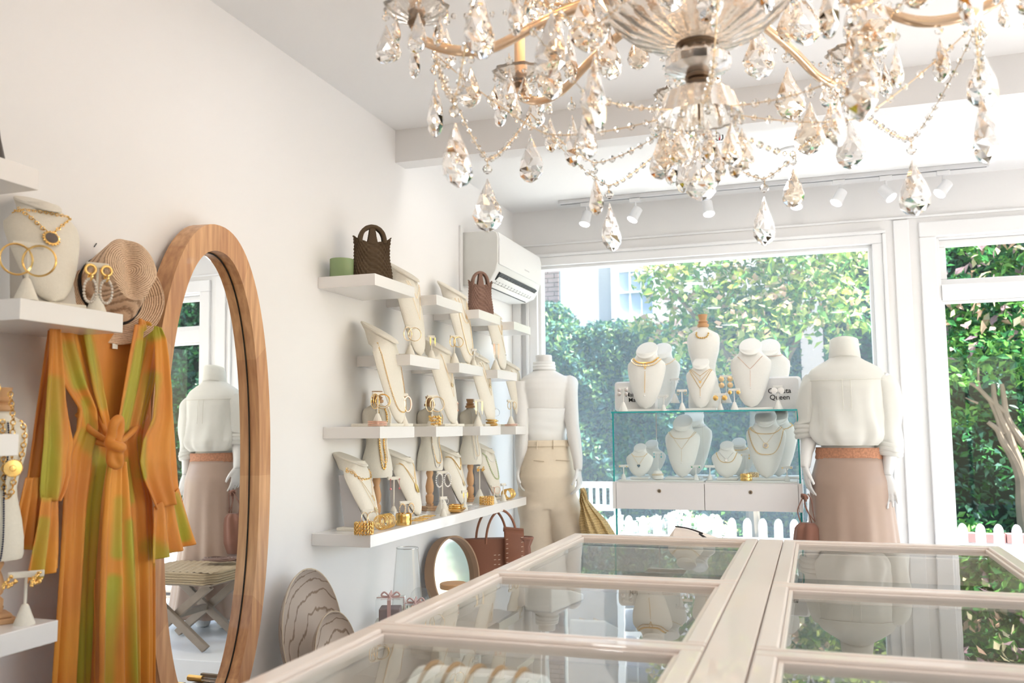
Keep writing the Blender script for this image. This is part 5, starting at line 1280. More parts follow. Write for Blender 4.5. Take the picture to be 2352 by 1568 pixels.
# cream pouch just beyond the counters
lz = .86
t = thing('low_ledge', 'narrow white stand behind the counters that carries the cream pouch', 'stand', (P(1600, 1225, Y=2.86).x, 2.86, 0))
obj('top', B().box(-.22, .22, -.07, .07, lz - .02, lz), M_shelf, t, smooth=False, bevel=.002)
obj('panel', B().box(-.20, .20, -.01, .01, 0, lz - .0205), M_shelf, t, smooth=False)
t = thing('cream_pouch', 'cream leather pouch with a black zip lying behind the left counter', 'pouch', (P(1600, 1225, Y=2.86).x, 2.86, lz + .0005), R_(-4))
hp = P(1560, 1208, Y=2.86).z - lz
pts = [(-.085, .004), (-.080, .5), (-.062, 1.0), (-.03, .93), (.0, .80), (.03, .60), (.06, .38), (.085, .22), (.095, .004)]
rings = [[(x, y * .055, max(.001, z * hp * (1 - .5 * y * y))) for x, z in pts] for y in (-1, -.7, 0, .7, 1)]
obj('body', B().loft(rings), mat('cream_leather', (.84, .74, .66), .5, var=.03), t)
obj('zip', B().tube(smooth_pts([(-.062, -.02, hp * 1.0), (-.02, -.025, hp * .92), (.025, -.03, hp * .66)], 5), .0022, 6), M_ink, t)
obj('black_strap', B().tube(smooth_pts([(.018, -.05, hp * .70), (.045, -.058, hp * .42), (.075, -.055, hp * .38), (.09, -.05, hp * .48)], 5), .0035, 6), M_ink, t)

# ------------------------------------------------------------------ left-edge shelves
zz1 = 1.474
put_bust('large cream bust with a dark sun medallion on the left-edge shelf', (-1.475, 1.435, zz1), FX + R_(-22), 'wide', .255, R_(24), M_linen,
         [('heavy gold rope chain with dark medallion on the left-edge bust', M_gold, .0034, 'link', .80, .56, .22, 'V', ('coin', .016, M_pat)), ('flat gold herringbone choker on the left-edge bust', M_gold, .0026, 'link', .85, .76, .25, 'U')], easel=mat('cream_card', (.66, .62, .57), .8), grp='busts on the left-edge shelves', bw=.26)
stand('T-bar stand with thick gold hoops beside the medallion bust', (-1.44, 1.335, zz1), FX + R_(-40), .115, .055, M_linen, 'hoop', 'earring stands on the left-edge shelves', M_gold, 'thick gold hoop earring at the far left', .030)
stand('T-bar stand with gold and crystal link earrings in front of the straw hat', (-1.44, 1.515, zz1), FX + R_(-30), .105, .045, M_linen, 'link', 'earring stands on the left-edge shelves', M_gold, 'gold and crystal link earring in front of the straw hat', .034)
stand('T-bar stand with gold ball-cluster earrings at the bottom left', (-1.452, 1.375, .853), FX + R_(-40), .100, .062, M_linen, 'cluster', 'earring stands on the left-edge shelves', M_gold, 'gold ball-cluster earring at the bottom left', .017)
stand('T-bar stand with gold ring-drop earrings on the left shelf by the robe sleeve', (-1.46, 1.262, 1.217), FX + R_(-40), .105, .05, M_linen, 'hoop', 'earring stands on the left-edge shelves', M_gold, 'gold ring-drop earring on the shelf by the robe sleeve', .014)
dressform('cream dress form with a wooden finial at the left edge of the picture', (-1.522, 1.366, .853), FX + R_(-30), .455, .12, grp='dress form at the left edge', rs=.55,
          chains=[('chunky gold curb chain with coin on the left-edge dress form', M_gold, .0042, 'link', .42, .45, .35), ('long string of navy beads on the left-edge dress form', mat('navy_bead', (.01, .015, .06), .3), .002, 'bead', .0, .2, -.05)])
p = P(30, 1075, X=-1.47)
o = obj('coin_chain', (lambda b: chain(b, [P(24, 905, X=-1.475), P(30, 960, X=-1.475), P(27, 1058, X=-1.472)], .0042, 'link') or b)(B()), M_gold, org=tuple(P(24, 905, X=-1.475))); tag(o, 'gold link chain that carries the round coin medallion, left edge', 'necklace')
b = B(Matrix.Rotation(R_(42), 4, 'Z') @ Matrix.Rotation(R_(90), 4, 'X')); b.lathe([(.016, 0), (.016, .002), (.0135, .0021), (.0135, .0015), (.006, .0018), (.005, .0028), (.001, .003)], 28); [b.ball((.0163 * math.cos(a), .0163 * math.sin(a), .001), .0016, 6, 4) for a in [2 * PI * i / 26 for i in range(26)]]
o = obj('coin_medallion', b, M_gold); o.location = p; tag(o, 'round gold coin medallion below the left shelf beside the robe', 'pendant')
t = thing('patterned_bag', 'dark patterned leather item, only its edge seen on the top left shelf', 'bag', (-1.51, 1.262, 1.731))
obj('body', B().loft([[( .05 * math.cos(a) * s, .07 * math.sin(a) * s, z) for a in [2 * PI * i / 20 for i in range(20)]] for s, z in ((1.05, 0), (1.1, .008), (.9, .02), (.75, .06), (.6, .12), (.5, .16))]), mat('dark_patterned', (.07, .05, .035), .5, var=.45, vs=22), t)
# ------------------------------------------------------------------ mannequins
M_skin = mat('mannequin_white', (.80, .785, .77), .42, var=.01, coat=.1)
def ell(cx, cy, z, w, d, n=40, rot=0., p=2.0, f=None):
    out = []
    for i in range(n):
        a = 2 * PI * i / n; c, s = math.cos(a), math.sin(a); k = 1 + (f(a) if f else 0)
        x = w * abs(c) ** (2 / p) * (1 if c > 0 else -1) * k; y = d * abs(s) ** (2 / p) * (1 if s > 0 else -1) * k
        out.append((cx + x * math.cos(rot) - y * math.sin(rot), cy + x * math.sin(rot) + y * math.cos(rot), z))
    return out
TOR = [(.80, .150, .105, .0), (.86, .172, .118, .01), (.92, .178, .122, .015), (.98, .165, .115, .01), (1.04, .142, .098, .0), (1.10, .122, .086, -.005), (1.16, .118, .084, -.006),
       (1.22, .126, .09, -.006), (1.29, .138, .098, -.006), (1.36, .150, .102, -.004), (1.42, .160, .096, .0), (1.455, .158, .082, .004), (1.482, .135, .066, .006), (1.50, .095, .056, .004), (1.515, .064, .052, .0), (1.54, .053, .050, -.006), (1.57, .050, .048, -.012), (1.60, .051, .050, -.018)]
def hand(b, w, d, n_, s, curl=.5, L=.17, thumb=1):
    """w wrist point, d direction, n_ palm normal, s side (thumb side); five separate fingers"""
    w, d, n_, s = [Vector(q) for q in (w, d, n_, s)]; d.normalize(); s = (s - d * s.dot(d)).normalized(); n_ = d.cross(s).normalized() * (1 if n_.dot(d.cross(s)) > 0 else -1)
    pal = L * .5; rings = []
    for t, hw, hd in ((-.12, .019, .016), (0, .020, .015), (.2, .026, .014), (.55, .034, .0125), (.85, .035, .011), (1.0, .031, .009)):
        c = w + d * pal * t
        rings.append([c + s * hw * math.cos(2 * PI * i / 16) + n_ * hd * math.sin(2 * PI * i / 16) for i in range(16)])
    b.loft(rings)
    for k, (off, ln) in enumerate(((.026, .43), (.009, .50), (-.009, .47), (-.026, .37))):
        root = w + d * pal * .86 + s * off; p = [w + d * pal * .6 + s * off * .9, root]; ang = 0; q = root; sp = d + s * off * 4
        sp.normalize()
        for j, fr in enumerate((.42, .32, .26)):
            ang += curl * (.55, .7, .5)[j] * (1 + .12 * k)
            q = q + (sp * math.cos(ang) + n_ * math.sin(ang)) * L * ln * fr; p.append(q)
        b.tube(smooth_pts(p, 3), [lerp(.0088, .0058, i / 12) for i in range(13)], 8)
    q0 = w + d * pal * .18 + s * .016; q1 = q0 + (d * .55 + s * .75).normalized() * .034; q2 = q1 + (d * .8 + s * .35 + n_ * curl * .5).normalized() * .030; q3 = q2 + (d * .9 + s * .05 + n_ * curl).normalized() * .022
    b.tube(smooth_pts([q0 - d * .01, q1, q2, q3], 4), [lerp(.012, .0066, i / 12) for i in range(13)], 8)
def body(b, arms, legs, zs=1.0, fz=0.):
    b.loft([ell(0, cy, z * zs, w, d, p=2.3 if z < 1.5 else 2) for z, w, d, cy in TOR])
    for pts, hd in arms:
        n = len(pts); q = smooth_pts(pts, 5); rr = [interp(i / (len(q) - 1), [0, .12, .3, .5, .6, .8, 1], [.050, .047, .041, .035, .037, .029, .0205]) for i in range(len(q))]
        b.tube(q, rr, 16)
        hand(b, *hd)
    for pts in legs:
        q = smooth_pts(pts, 5); b.tube(q, [interp(i / (len(q) - 1), [0, .3, .5, .6, .8, 1], [.088, .07, .055, .056, .04, .035]) for i in range(len(q))], 18)
        e = Vector(pts[-1]); b.loft([ell(e.x, e.y - .02 - k * .045, e.z + .0, .034 - k * .002, .0, 4) for k in range(1)] if False else [[(e.x + .036 * sx * math.cos(a), e.y - .09 + .12 * math.sin(a), zz) for a in [2 * PI * i / 20 for i in range(20)]] for sx, zz in ((1, 0.002), (1.05, .02), (.8, .05))])

# right-hand mannequin : shirt, long skirt
YR_ = 4.47
mx_ = P(1945, 940, Y=YR_).x
mr_ = thing('mannequin', 'white headless mannequin in a sheer white shirt and long taupe skirt, seen from behind', 'mannequin', (mx_, YR_, 0))
face = 0  # its back is turned to the camera : local +Y is its front
def lp(px, py, dy=0.): q = P(px, py, Y=YR_ + dy); return (q.x - mx_, dy, q.z)
mr_.rotation_euler = (0, 0, 0)
zneck = lp(1945, 787)[2]; zs = zneck / 1.60
b = B()
fl_ = B()
Mflip = Matrix.Rotation(PI, 4, 'Z')
TORz = [(z, w, d, cy) for z, w, d, cy in TOR]
b.loft([ell(0, -cy, z * zs, w * (.88 if z < 1.0 else 1.0), d * (.9 if z < 1.0 else 1.0)) for z, w, d, cy in TOR[:-1]] + [[(x, y, 1.60 * zs - y * .25) for x, y, z in ell(0, .018, 1.6 * zs, .051, .05)]])
def arm(b, pts, hd):
    q = smooth_pts(pts, 5); rr = [interp(i / (len(q) - 1), [0, .12, .3, .5, .6, .8, 1], [.052, .048, .041, .035, .037, .028, .0215]) for i in range(len(q))]
    b.tube(q, rr, 16); hand(b, *hd)
aL = [lp(1886, 868), lp(1868, 900), lp(1860, 960), lp(1858, 1010, -.01), lp(1853, 1040, -.03), lp(1850, 1072, -.05)]
aR = [lp(2016, 868), lp(2034, 900), lp(2040, 960), lp(2044, 1020, -.01), lp(2042, 1060, -.03), lp(2038, 1090, -.05)]
arm(b, aL, (aL[-1], (.10, -.02, -1), (1, 0, 0), (.25, -.9, 0), .35, .165))
arm(b, aR, (aR[-1], (.06, -.10, -1), (-.3, -1, 0), (-1, .2, 0), .28, .17))
for sx in (-1, 1): b.tube(smooth_pts([(sx * .085, 0, .86), (sx * .08, 0, .5), (sx * .075, .01, .2), (sx * .075, .01, .122)], 5), [lerp(.085, .035, i / 15) for i in range(16)], 16)
remesh(b, .005, M_skin, 'body', mr_, 3)
# skirt
zb0 = lp(1945, 1052)[2]; zw = lp(1945, 1027)[2]
M_skirt = mat('taupe_satin', (.40, .285, .225), .38, var=.03, sheen=.25, vs=30)
def fold(a, t, ks=((6, .3, .07), (10, 1.1, .055), (17, 2.0, .03))):
    return sum(A * math.cos(k * a + ph + 1.2 * math.sin(t * 2 + k)) for k, ph, A in ks) * t ** 1.3
rings = []
for i in range(44):
    t = i / 43; z = lerp(zb0 + .004, .20, t); w = interp(t, [0, .12, .3, .6, 1], [.142, .172, .182, .205, .255]); d = interp(t, [0, .12, .3, .6, 1], [.10, .128, .135, .155, .20])
    rings.append(ell(0, -.008, z, w, d, 120, f=lambda a: fold(a, t)))
obj('skirt', B().loft(rings, cap=False), M_skirt, mr_, solid=.002)
M_lace = mat('coral_lace', (.72, .34, .20), .8, var=.35, vs=110, bump=1.2, bs=190)
rings = [ell(0, -.004, lerp(zb0 - .003, zw, k / 6) , (.143 - .002 * k / 6 + .0015 * math.sin(k * 2)) * 1.02, .102, 90, f=lambda a: .008 * math.sin(22 * a + k)) for k in range(7)]
obj('lace_waistband', B().loft(rings, cap=False), M_lace, mr_, solid=.003)
# shirt
M_shirt = mat('sheer_white_cotton', (.94, .93, .885), .75, var=.02, transl=.42, sheen=.2)
b = B(); rings = []
zsh = lp(1945, 1022)[2]
ztab = [zsh, zsh + .035, zsh + .075, zsh + .12, 1.24, 1.30, 1.36, 1.42, 1.455, 1.482, 1.50, 1.515]
for i, z0 in enumerate(np.linspace(0, 1, 40)):
    z = lerp(zsh, 1.535 * zs, z0)
    w = interp(z0, [0, .06, .14, .25, .45, .65, .78, .86, .92, .96, 1], [.133, .162, .176, .170, .160, .168, .172, .152, .112, .080, .062])
    d = interp(z0, [0, .06, .14, .25, .45, .65, .78, .86, .92, .96, 1], [.102, .128, .138, .130, .122, .120, .108, .09, .074, .066, .062])
    t = max(0, 1 - z0 * 1.25)
    rings.append(ell(0, -.004, z, w, d, 110, p=2.3, f=lambda a: .060 * t * math.cos(7 * a + 2 * math.sin(4 * t)) + .034 * t * math.cos(15 * a + 1.3 + 3 * z0) + (.030 * math.exp(-((a - 1.5 * PI) / .16) ** 2) * (1 if z0 < .68 else 0)) + .006 * math.cos(5 * a + 9 * z0)))
obj('shirt_body', b.loft(rings), M_shirt, mr_)
b = B()
for pts, e in ((aL, lp(1858, 1000, 0)), (aR, lp(2040, 1042, 0))):
    s = 1 if pts is aR else -1
    c = [Vector((s * .115, 0, 1.455 * zs)), Vector(pts[1]) + Vector((0, 0, .02)), Vector(pts[2]), Vector(e) + Vector((0, 0, .05)), Vector(e)]
    q = smooth_pts(c, 10); n = len(q); rs = []
    for i, p in enumerate(q):
        t = i / (n - 1); r = interp(t, [0, .25, .5, .75, .9, 1], [.062, .066, .060, .062, .066, .050])
        rs.append([(p.x + r * (1 + .09 * math.cos(5 * a + 7 * t) * t + .07 * math.sin(19 * t + 2 * a)) * math.cos(a), p.y + r * .95 * (1 + .08 * math.cos(6 * a - 6 * t) * t + .07 * math.sin(17 * t + a)) * math.sin(a), p.z + .004 * math.sin(3 * a + 8 * t)) for a in [2 * PI * j / 48 for j in range(48)]])
    obj('sleeve', B().loft(rs), M_shirt, mr_)
    b = B()
    # rolled cuff
    for k, (dz, rr) in enumerate(((0.0, .052), (.018, .055), (.036, .053))):
        b.torus((e[0], e[1], e[2] + dz), rr, .013, (.10 * s + .08 * k, .1, 1), n=40, m=10)
    obj('rolled_cuff', b, M_shirt, mr_)
# collar, yoke seam, pleat
b = B(); rs = []
for i in range(12):
    t = i / 11; z = (1.515 + .082 * t) * zs; w = lerp(.070, .060, t) * (1.0 if t < .75 else 1.02); rs.append([(x, y, zz - (y) * .28 + .012 * t * (1 if y < 0 else 0)) for x, y, zz in ell(0, -.004, z, w, w * .93, 48, f=lambda a: .02 * math.sin(3 * a))])
obj('collar', b.loft(rs, cap=False), M_shirt, mr_, solid=.005)
M_seam = mat('shirt_seam', (.74, .72, .64), .8)
zy = lp(1945, 874)[2]
def shx(a, z, off=.003):
    z0 = (z - zsh) / (1.535 * zs - zsh)
    w = interp(z0, [0, .06, .14, .25, .45, .65, .78, .86, .92, .96, 1], [.133, .162, .176, .170, .160, .168, .172, .152, .112, .080, .062]); d = interp(z0, [0, .06, .14, .25, .45, .65, .78, .86, .92, .96, 1], [.102, .128, .138, .130, .122, .120, .108, .09, .074, .066, .062])
    q = ell(0, -.004, z, w + off, d + off, 720, p=2.3)[int(a / (2 * PI) * 720) % 720]; return q
obj('yoke_seam', B().tube([shx(PI * (1.13 + .74 * i / 30), zy) for i in range(31)], .0014, 5), M_seam, mr_)
for s in (-1, 1): obj('pleat_seam', B().tube([shx(PI * 1.5 + s * .075, lerp(zy, zsh + .16, i / 10), .008) for i in range(11)], .0012, 5), M_seam, mr_)
b = B(); b.torus((0, 0, 0), .0225, .0008, (0.05, .02, 1), n=24, m=4); ws = obj('wrist_joint', b, mat('joint_grey', (.35, .34, .34), .6), mr_); ws.location = aL[-1]
b = B(); b.torus((0, 0, 0), .0225, .0008, (0.05, .02, 1), n=24, m=4); ws = obj('wrist_joint', b, _mats['joint_grey'], mr_); ws.location = aR[-1]
# bag in its left-hand side hand
hx, hy, hz = lp(1857, 1125, -.06)
bg_ = thing('brown_suede_bag', 'soft brown suede pouch bag with knotted straps hanging from the right mannequin\'s hand', 'bag', (mx_ + P(1858, 1230, Y=YR_ - .06).x - mx_, YR_ - .07, 0))
ox = bg_.location.x; oy = bg_.location.y
M_sued = mat('brown_suede', (.28, .125, .085), .85, var=.12, sheen=.3, bump=.2)
def bp3(px, py, dy=0): q = P(px, py, Y=oy + dy); return Vector((q.x - ox, dy, q.z))
rings = []
ztop_, zbot_ = bp3(1858, 1200)[2], bp3(1858, 1320)[2]
for i in range(20):
    t = i / 19; z = lerp(ztop_, zbot_, t); w = interp(t, [0, .08, .3, .7, .95, 1], [.035, .058, .066, .070, .05, .02])
    rings.append(ell(0, 0, z, w, w * .7, 60, f=lambda a: .10 * (1 - t) * math.cos(8 * a + 2 * t) + .04 * math.cos(5 * a + 5 * t)))
obj('pouch', B().loft(rings), M_sued, bg_)
b = B()
for pts in ([(1842, 1206), (1832, 1175), (1838, 1155), (1846, 1138)], [(1866, 1206), (1858, 1180), (1848, 1155), (1849, 1138)], [(1874, 1208), (1868, 1180), (1864, 1150), (1856, 1134)], [(1880, 1206), (1866, 1190), (1852, 1170), (1848, 1150)]):
    b.tube(smooth_pts([bp3(x, y, -.012 * k) for k, (x, y) in enumerate(pts)], 5), .0045, 6, flat=.6)
obj('straps', b, M_sued, bg_)
b = B(); c = bp3(1848, 1141, -.03)
for k in range(4): b.torus(c + Vector((rnd.uniform(-.004, .004), 0, rnd.uniform(-.006, .006))), .011, .0055, (rnd.random(), rnd.random(), rnd.random()), n=16, m=8)
obj('knot', b, M_sued, bg_)

# left-hand mannequin : halter top, cream trousers
YL_ = 4.60
lx_ = P(1252, 940, Y=YL_).x
ml_ = thing('mannequin', 'white headless mannequin in a white halter top and cream trousers, beside the shelves', 'mannequin', (lx_, YL_, 0))
def ll(px, py, dy=0.): q = P(px, py, Y=YL_ + dy); return (q.x - lx_, dy, q.z)
RT = R_(32)
def rt(x, y): return (x * math.cos(RT) - y * math.sin(RT), x * math.sin(RT) + y * math.cos(RT))
zsL = ll(1245, 815)[2] / 1.60
def tr(z, w, d, cy, n=40, f=None, p=2.3, s=1.0):
    cx_, cy_ = rt(0, -cy); return ell(cx_, cy_, z * zsL, w * s, d * s, n, RT, p, f)
b = B(); SW = .88
b.loft([tr(z, w * SW * (.86 if z < 1.0 else 1), d * (.86 if z < 1.0 else 1), cy, p=2.0 if z > 1.5 else 2.3) for z, w, d, cy in TOR])
shr = rt(.135 * 1.0, 0); shl = rt(-.135, 0)
aR2 = [(shr[0], shr[1], 1.452 * zsL), ll(1308, 900, .02), ll(1313, 960, .0), ll(1318, 1000, -.02), ll(1326, 1050, -.05), ll(1328, 1078, -.06)]
aL2 = [(shl[0], shl[1], 1.45 * zsL), (shl[0] - .035, shl[1] - .03, 1.36), ll(1198, 1000, -.12), ll(1196, 1050, -.10), ll(1194, 1075, -.09)]
aL2[1] = tuple(Vector(aL2[0]).lerp(Vector(aL2[2]), .35))
arm(b, aR2, (aR2[-1], (.10, -.05, -1), (-1, .1, 0), (-.1, -1, 0), .65, .16))
arm(b, aL2, (aL2[-1], (.06, -.05, -1), (1, 0, 0), (0, -1, 0), .5, .15))
remesh(b, .005, M_skin, 'body', ml_, 3)
M_halter = mat('white_jersey', (.88, .88, .87), .7, var=.01)
zt0, zt1 = ll(1250, 1014)[2], ll(1250, 938)[2]
rings = []
for i in range(20):
    t = i / 19; z = lerp(zt0 - .03, zt1, t) / zsL; w = interp(z, [q[0] for q in TOR], [q[1] for q in TOR]) * SW; d = interp(z, [q[0] for q in TOR], [q[2] for q in TOR]); cy = interp(z, [q[0] for q in TOR], [q[3] for q in TOR])
    rings.append(tr(z, w + .006, d + .006, cy, 80, f=lambda a: .012 * math.sin(26 * t + math.cos(a) * 2) * (.5 + .5 * math.cos(a - 5))))
obj('halter_top', B().loft(rings, cap=False), M_halter, ml_, solid=.004)
b = B(); rs = [tr(1.517 + .045 * k / 6, .060 - .003 * k / 6, .057, -.004 - .01 * k / 6, 40, f=lambda a: .03 * math.sin(k * 2.6), p=2) for k in range(7)]; b.loft(rs, cap=False)
obj('halter_neckband', b, M_halter, ml_, solid=.004)
for s in (-1, 1):
    x0, y0 = rt(s * .05, .03); x1, y1 = rt(s * .125, .085)
    obj('halter_strap', B().tube(smooth_pts([(x0, y0, 1.52 * zsL), ((x0 + x1) / 2 * 1.05, (y0 + y1) / 2 + .02, 1.45 * zsL), (x1, y1 + .01, 1.36 * zsL), (x1 * .95, y1, zt1)], 5), .008, 8, flat=.5), M_halter, ml_)
M_trs = mat('cream_twill', (.80, .68, .53), .75, var=.03, vs=60, bump=.1)
b = B(); ztr = ll(1250, 1012)[2]; zcr = .80
rings = []
for i in range(16):
    t = i / 15; z = lerp(ztr, zcr, t); w = interp(t, [0, .15, .55, 1], [.128, .142, .172, .128]) ; d = interp(t, [0, .15, .55, 1], [.104, .112, .138, .10])
    cx_, cy_ = rt(0, -.01); rings.append(ell(cx_, cy_, z, w * .93, d, 70, RT, 2.3, lambda a: .01 * math.sin(11 * t + 3 * a) * t))
b.loft(rings)
for pts, r0, r1 in (([(ll(1240, 1092, -.02)[0], -.02, .90), ll(1236, 1160, -.02), ll(1234, 1230, 0), ll(1235, 1320, .02), (ll(1238, 1400, .02)[0], .02, .08)], .112, .080),
                    ([(ll(1272, 1092, .03)[0], .03, .90), ll(1290, 1160, .02), ll(1316, 1230, 0), ll(1336, 1320, -.02), (ll(1352, 1400, -.04)[0], -.04, .08)], .112, .078)):
    q = smooth_pts(pts, 12); n = len(q)
    b.loft([[(p.x + lerp(r0, r1, i / n) * (1 + .05 * math.sin(i * .55 + 2 * a) + .04 * math.cos(3 * a + i * .3)) * math.cos(a), p.y + lerp(r0, r1, i / n) * 1.05 * (1 + .05 * math.cos(i * .62 + a)) * math.sin(a), p.z + .014 * math.sin(2 * a + i * .2)) for a in [2 * PI * j / 44 for j in range(44)]] for i, p in enumerate(q)])
tro = remesh(b, .0055, M_trs, 'trousers', ml_, 2)
# waistband, loops, pocket welts
rings = []
for k in range(5):
    cx_, cy_ = rt(0, -.01); rings.append(ell(cx_, cy_, ztr + .004 - .034 * k / 4, (.128 + .006 * k / 4) * .93 + .004, .1065 + .005 * k / 4, 80, RT, 2.3))
obj('waistband', B().loft(rings, cap=False), M_trs, ml_, solid=.004)
def hipp(a, z, off):
    t = max(0, min(1, (ztr - z) / (ztr - zcr))); w = interp(t, [0, .15, .55, 1], [.128, .142, .178, .165]) * .93 + off; d = interp(t, [0, .15, .55, 1], [.104, .112, .140, .125]) + off
    cx_, cy_ = rt(0, -.01); c, s = math.cos(a), math.sin(a); x = w * abs(c) ** (2 / 2.3) * (1 if c > 0 else -1); y = d * abs(s) ** (2 / 2.3) * (1 if s > 0 else -1)
    return (cx_ + x * math.cos(RT) - y * math.sin(RT), cy_ + x * math.sin(RT) + y * math.cos(RT), z)
for a in (4.15, 4.75, 5.4): obj('belt_loop', B().tube([hipp(a, ztr + .006, .006), hipp(a, ztr - .018, .009), hipp(a, ztr - .042, .004)], .0035, 6, flat=.6), M_trs, ml_)
M_welt = mat('trouser_seam', (.58, .46, .34), .8)
for a0, a1 in ((4.05, 4.45), (4.8, 5.4)): obj('pocket_welt', B().tube([hipp(lerp(a0, a1, i / 8), ztr - .098 - .006 * i / 8, .003) for i in range(9)], .0018, 5), M_welt, ml_)
b = B(); b.torus((0, 0, 0), .0218, .0009, (.1, 0, 1), n=24, m=4); ws = obj('wrist_joint', b, _mats['joint_grey'], ml_); ws.location = aR2[-1]
# golden crochet bag
gb_ = thing('gold_crochet_bag', 'slouchy metallic gold crochet bag hanging from the left mannequin\'s hand', 'bag', (P(1375, 1200, Y=YL_ - .09).x, YL_ - .09, 0))
ox, oy = gb_.location.x, gb_.location.y
M_cro = mat('gold_crochet', (.84, .60, .27), .5, .12, var=.35, vs=150, bump=1.5, bs=170)
def gp(px, py): q = P(px, py, Y=oy); return Vector((q.x - ox, 0, q.z))
rings = []
rowsb = [(1133, 1333, 1341), (1150, 1331, 1352), (1165, 1334, 1364), (1178, 1332, 1376), (1195, 1330, 1392), (1210, 1331, 1402), (1225, 1334, 1412), (1245, 1336, 1418), (1262, 1345, 1414), (1270, 1360, 1400)]
N_ = 26
for i in range(N_):
    py = lerp(1133, 1270, i / (N_ - 1)); xl = interp(py, [r[0] for r in rowsb], [r[1] for r in rowsb]); xr = interp(py, [r[0] for r in rowsb], [r[2] for r in rowsb])
    a_, c_ = gp(xl, py), gp(xr, py); m_ = (a_ + c_) / 2; w = (c_ - a_).length / 2; t = i / (N_ - 1)
    rings.append([(m_.x + w * math.cos(a) , m_.y + (.015 + .045 * math.sin(PI * t)) * math.sin(a) * (1 + .16 * math.cos(5 * a + 3 * t)) + .008 * math.sin(6 * math.cos(a) * 2 + 2 * t), m_.z + .003 * math.sin(5 * a)) for a in [2 * PI * j / 84 for j in range(84)]])
obj('crochet_body', B().loft(rings), M_cro, gb_)
b = B()
for k in range(1, 20):
    rg = rings[int(k * (N_ - 1) / 20)]; b.tube([Vector(p) * 1.0 + Vector((0, -.0008, 0)) for p in rg], .0013, 5, loop=True)
obj('crochet_rows', b, mat('gold_thread', (.90, .68, .34), .45, .3, var=.2, vs=200), gb_)
b = B(); [b.tube(smooth_pts([gp(1336, 1134), gp(1338, 1122) + Vector((0, -.02 * s, 0)), gp(1345, 1135) + Vector((0, -.01 * s, 0)), gp(1352, 1160) + Vector((0, -.02, 0))], 5), .006, 8) for s in (-1, 1)]
obj('handle', b, M_cro, gb_)

# ------------------------------------------------------------------ tie-dye robe
def capd(x, y, c):
    x0, y0, x1, y1, r = c; dx, dy = x1 - x0, y1 - y0; L = dx * dx + dy * dy; t = max(0, min(1, ((x - x0) * dx + (y - y0) * dy) / L)) if L else 0
    return math.hypot(x - x0 - t * dx, y - y0 - t * dy) / r
GRN = [(150, 800, 175, 880, 17), (112, 880, 104, 1130, 20), (200, 770, 235, 930, 13), (96, 1200, 88, 1320, 15), (190, 1000, 228, 1070, 19), (228, 1070, 205, 1200, 16), (205, 1200, 188, 1568, 22), (265, 1150, 258, 1270, 14),
       (250, 1330, 238, 1568, 13), (291, 1200, 306, 1568, 12), (322, 790, 285, 980, 14), (340, 765, 375, 750, 20), (345, 870, 330, 965, 19), (318, 1010, 322, 1090, 13), (290, 1060, 296, 1150, 9), (345, 1255, 378, 1285, 24), (402, 1140, 422, 1235, 10), (40, 1262, 88, 1265, 11), (190, 920, 205, 1000, 8)]
M_robe = bpy.data.materials.new('tie_dye_chiffon'); M_robe.use_nodes = True
nt = M_robe.node_tree; pb = nt.nodes['Principled BSDF']; at = nt.nodes.new('ShaderNodeAttribute'); at.attribute_name = 'dye'
nz = nt.nodes.new('ShaderNodeTexNoise'); nz.inputs['Scale'].default_value = 9; mx = nt.nodes.new('ShaderNodeMix'); mx.data_type = 'RGBA'; mx.blend_type = 'MULTIPLY'; mx.inputs[0].default_value = .3
nt.links.new(at.outputs['Color'], mx.inputs[6]); nt.links.new(nz.outputs[0], mx.inputs[7]); mx.inputs[0].default_value = .12
nt.links.new(mx.outputs[2], pb.inputs['Base Color']); pb.inputs['Roughness'].default_value = .5; pb.inputs['Sheen Weight'].default_value = .2
tl = nt.nodes.new('ShaderNodeBsdfTranslucent'); nt.links.new(mx.outputs[2], tl.inputs[0]); tp_ = nt.nodes.new('ShaderNodeBsdfTransparent')
s1 = nt.nodes.new('ShaderNodeMixShader'); s1.inputs[0].default_value = .32; s2 = nt.nodes.new('ShaderNodeMixShader'); s2.inputs[0].default_value = .06
nt.links.new(pb.outputs[0], s1.inputs[1]); nt.links.new(tl.outputs[0], s1.inputs[2]); nt.links.new(s1.outputs[0], s2.inputs[1]); nt.links.new(tp_.outputs[0], s2.inputs[2])
nt.links.new(s2.outputs[0], [n for n in nt.nodes if n.type == 'OUTPUT_MATERIAL'][0].inputs[0])
RX = -1.565
robe = thing('tie_dye_robe', 'long orange and lime tie-dye chiffon robe knotted at the waist, hanging on the wall', 'robe', (RX, 1.75, 0))
def dye(o, fn):
    me = o.data; at_ = me.color_attributes.new('dye', 'FLOAT_COLOR', 'POINT'); cols = []
    for k in range(len(me.vertices)): cols += fn(k)
    at_.data.foreach_set('color', cols)
def smooth1(x): x = max(0, min(1, x)); return x * x * (3 - 2 * x)
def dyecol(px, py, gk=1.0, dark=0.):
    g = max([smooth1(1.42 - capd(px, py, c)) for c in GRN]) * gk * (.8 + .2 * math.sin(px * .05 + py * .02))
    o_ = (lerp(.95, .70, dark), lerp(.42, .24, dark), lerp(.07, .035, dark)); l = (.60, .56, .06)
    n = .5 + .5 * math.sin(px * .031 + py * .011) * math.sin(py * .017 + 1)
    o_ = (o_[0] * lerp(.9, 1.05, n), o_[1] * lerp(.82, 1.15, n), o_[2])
    return [lerp(o_[i], l[i], g) for i in range(3)] + [1.]
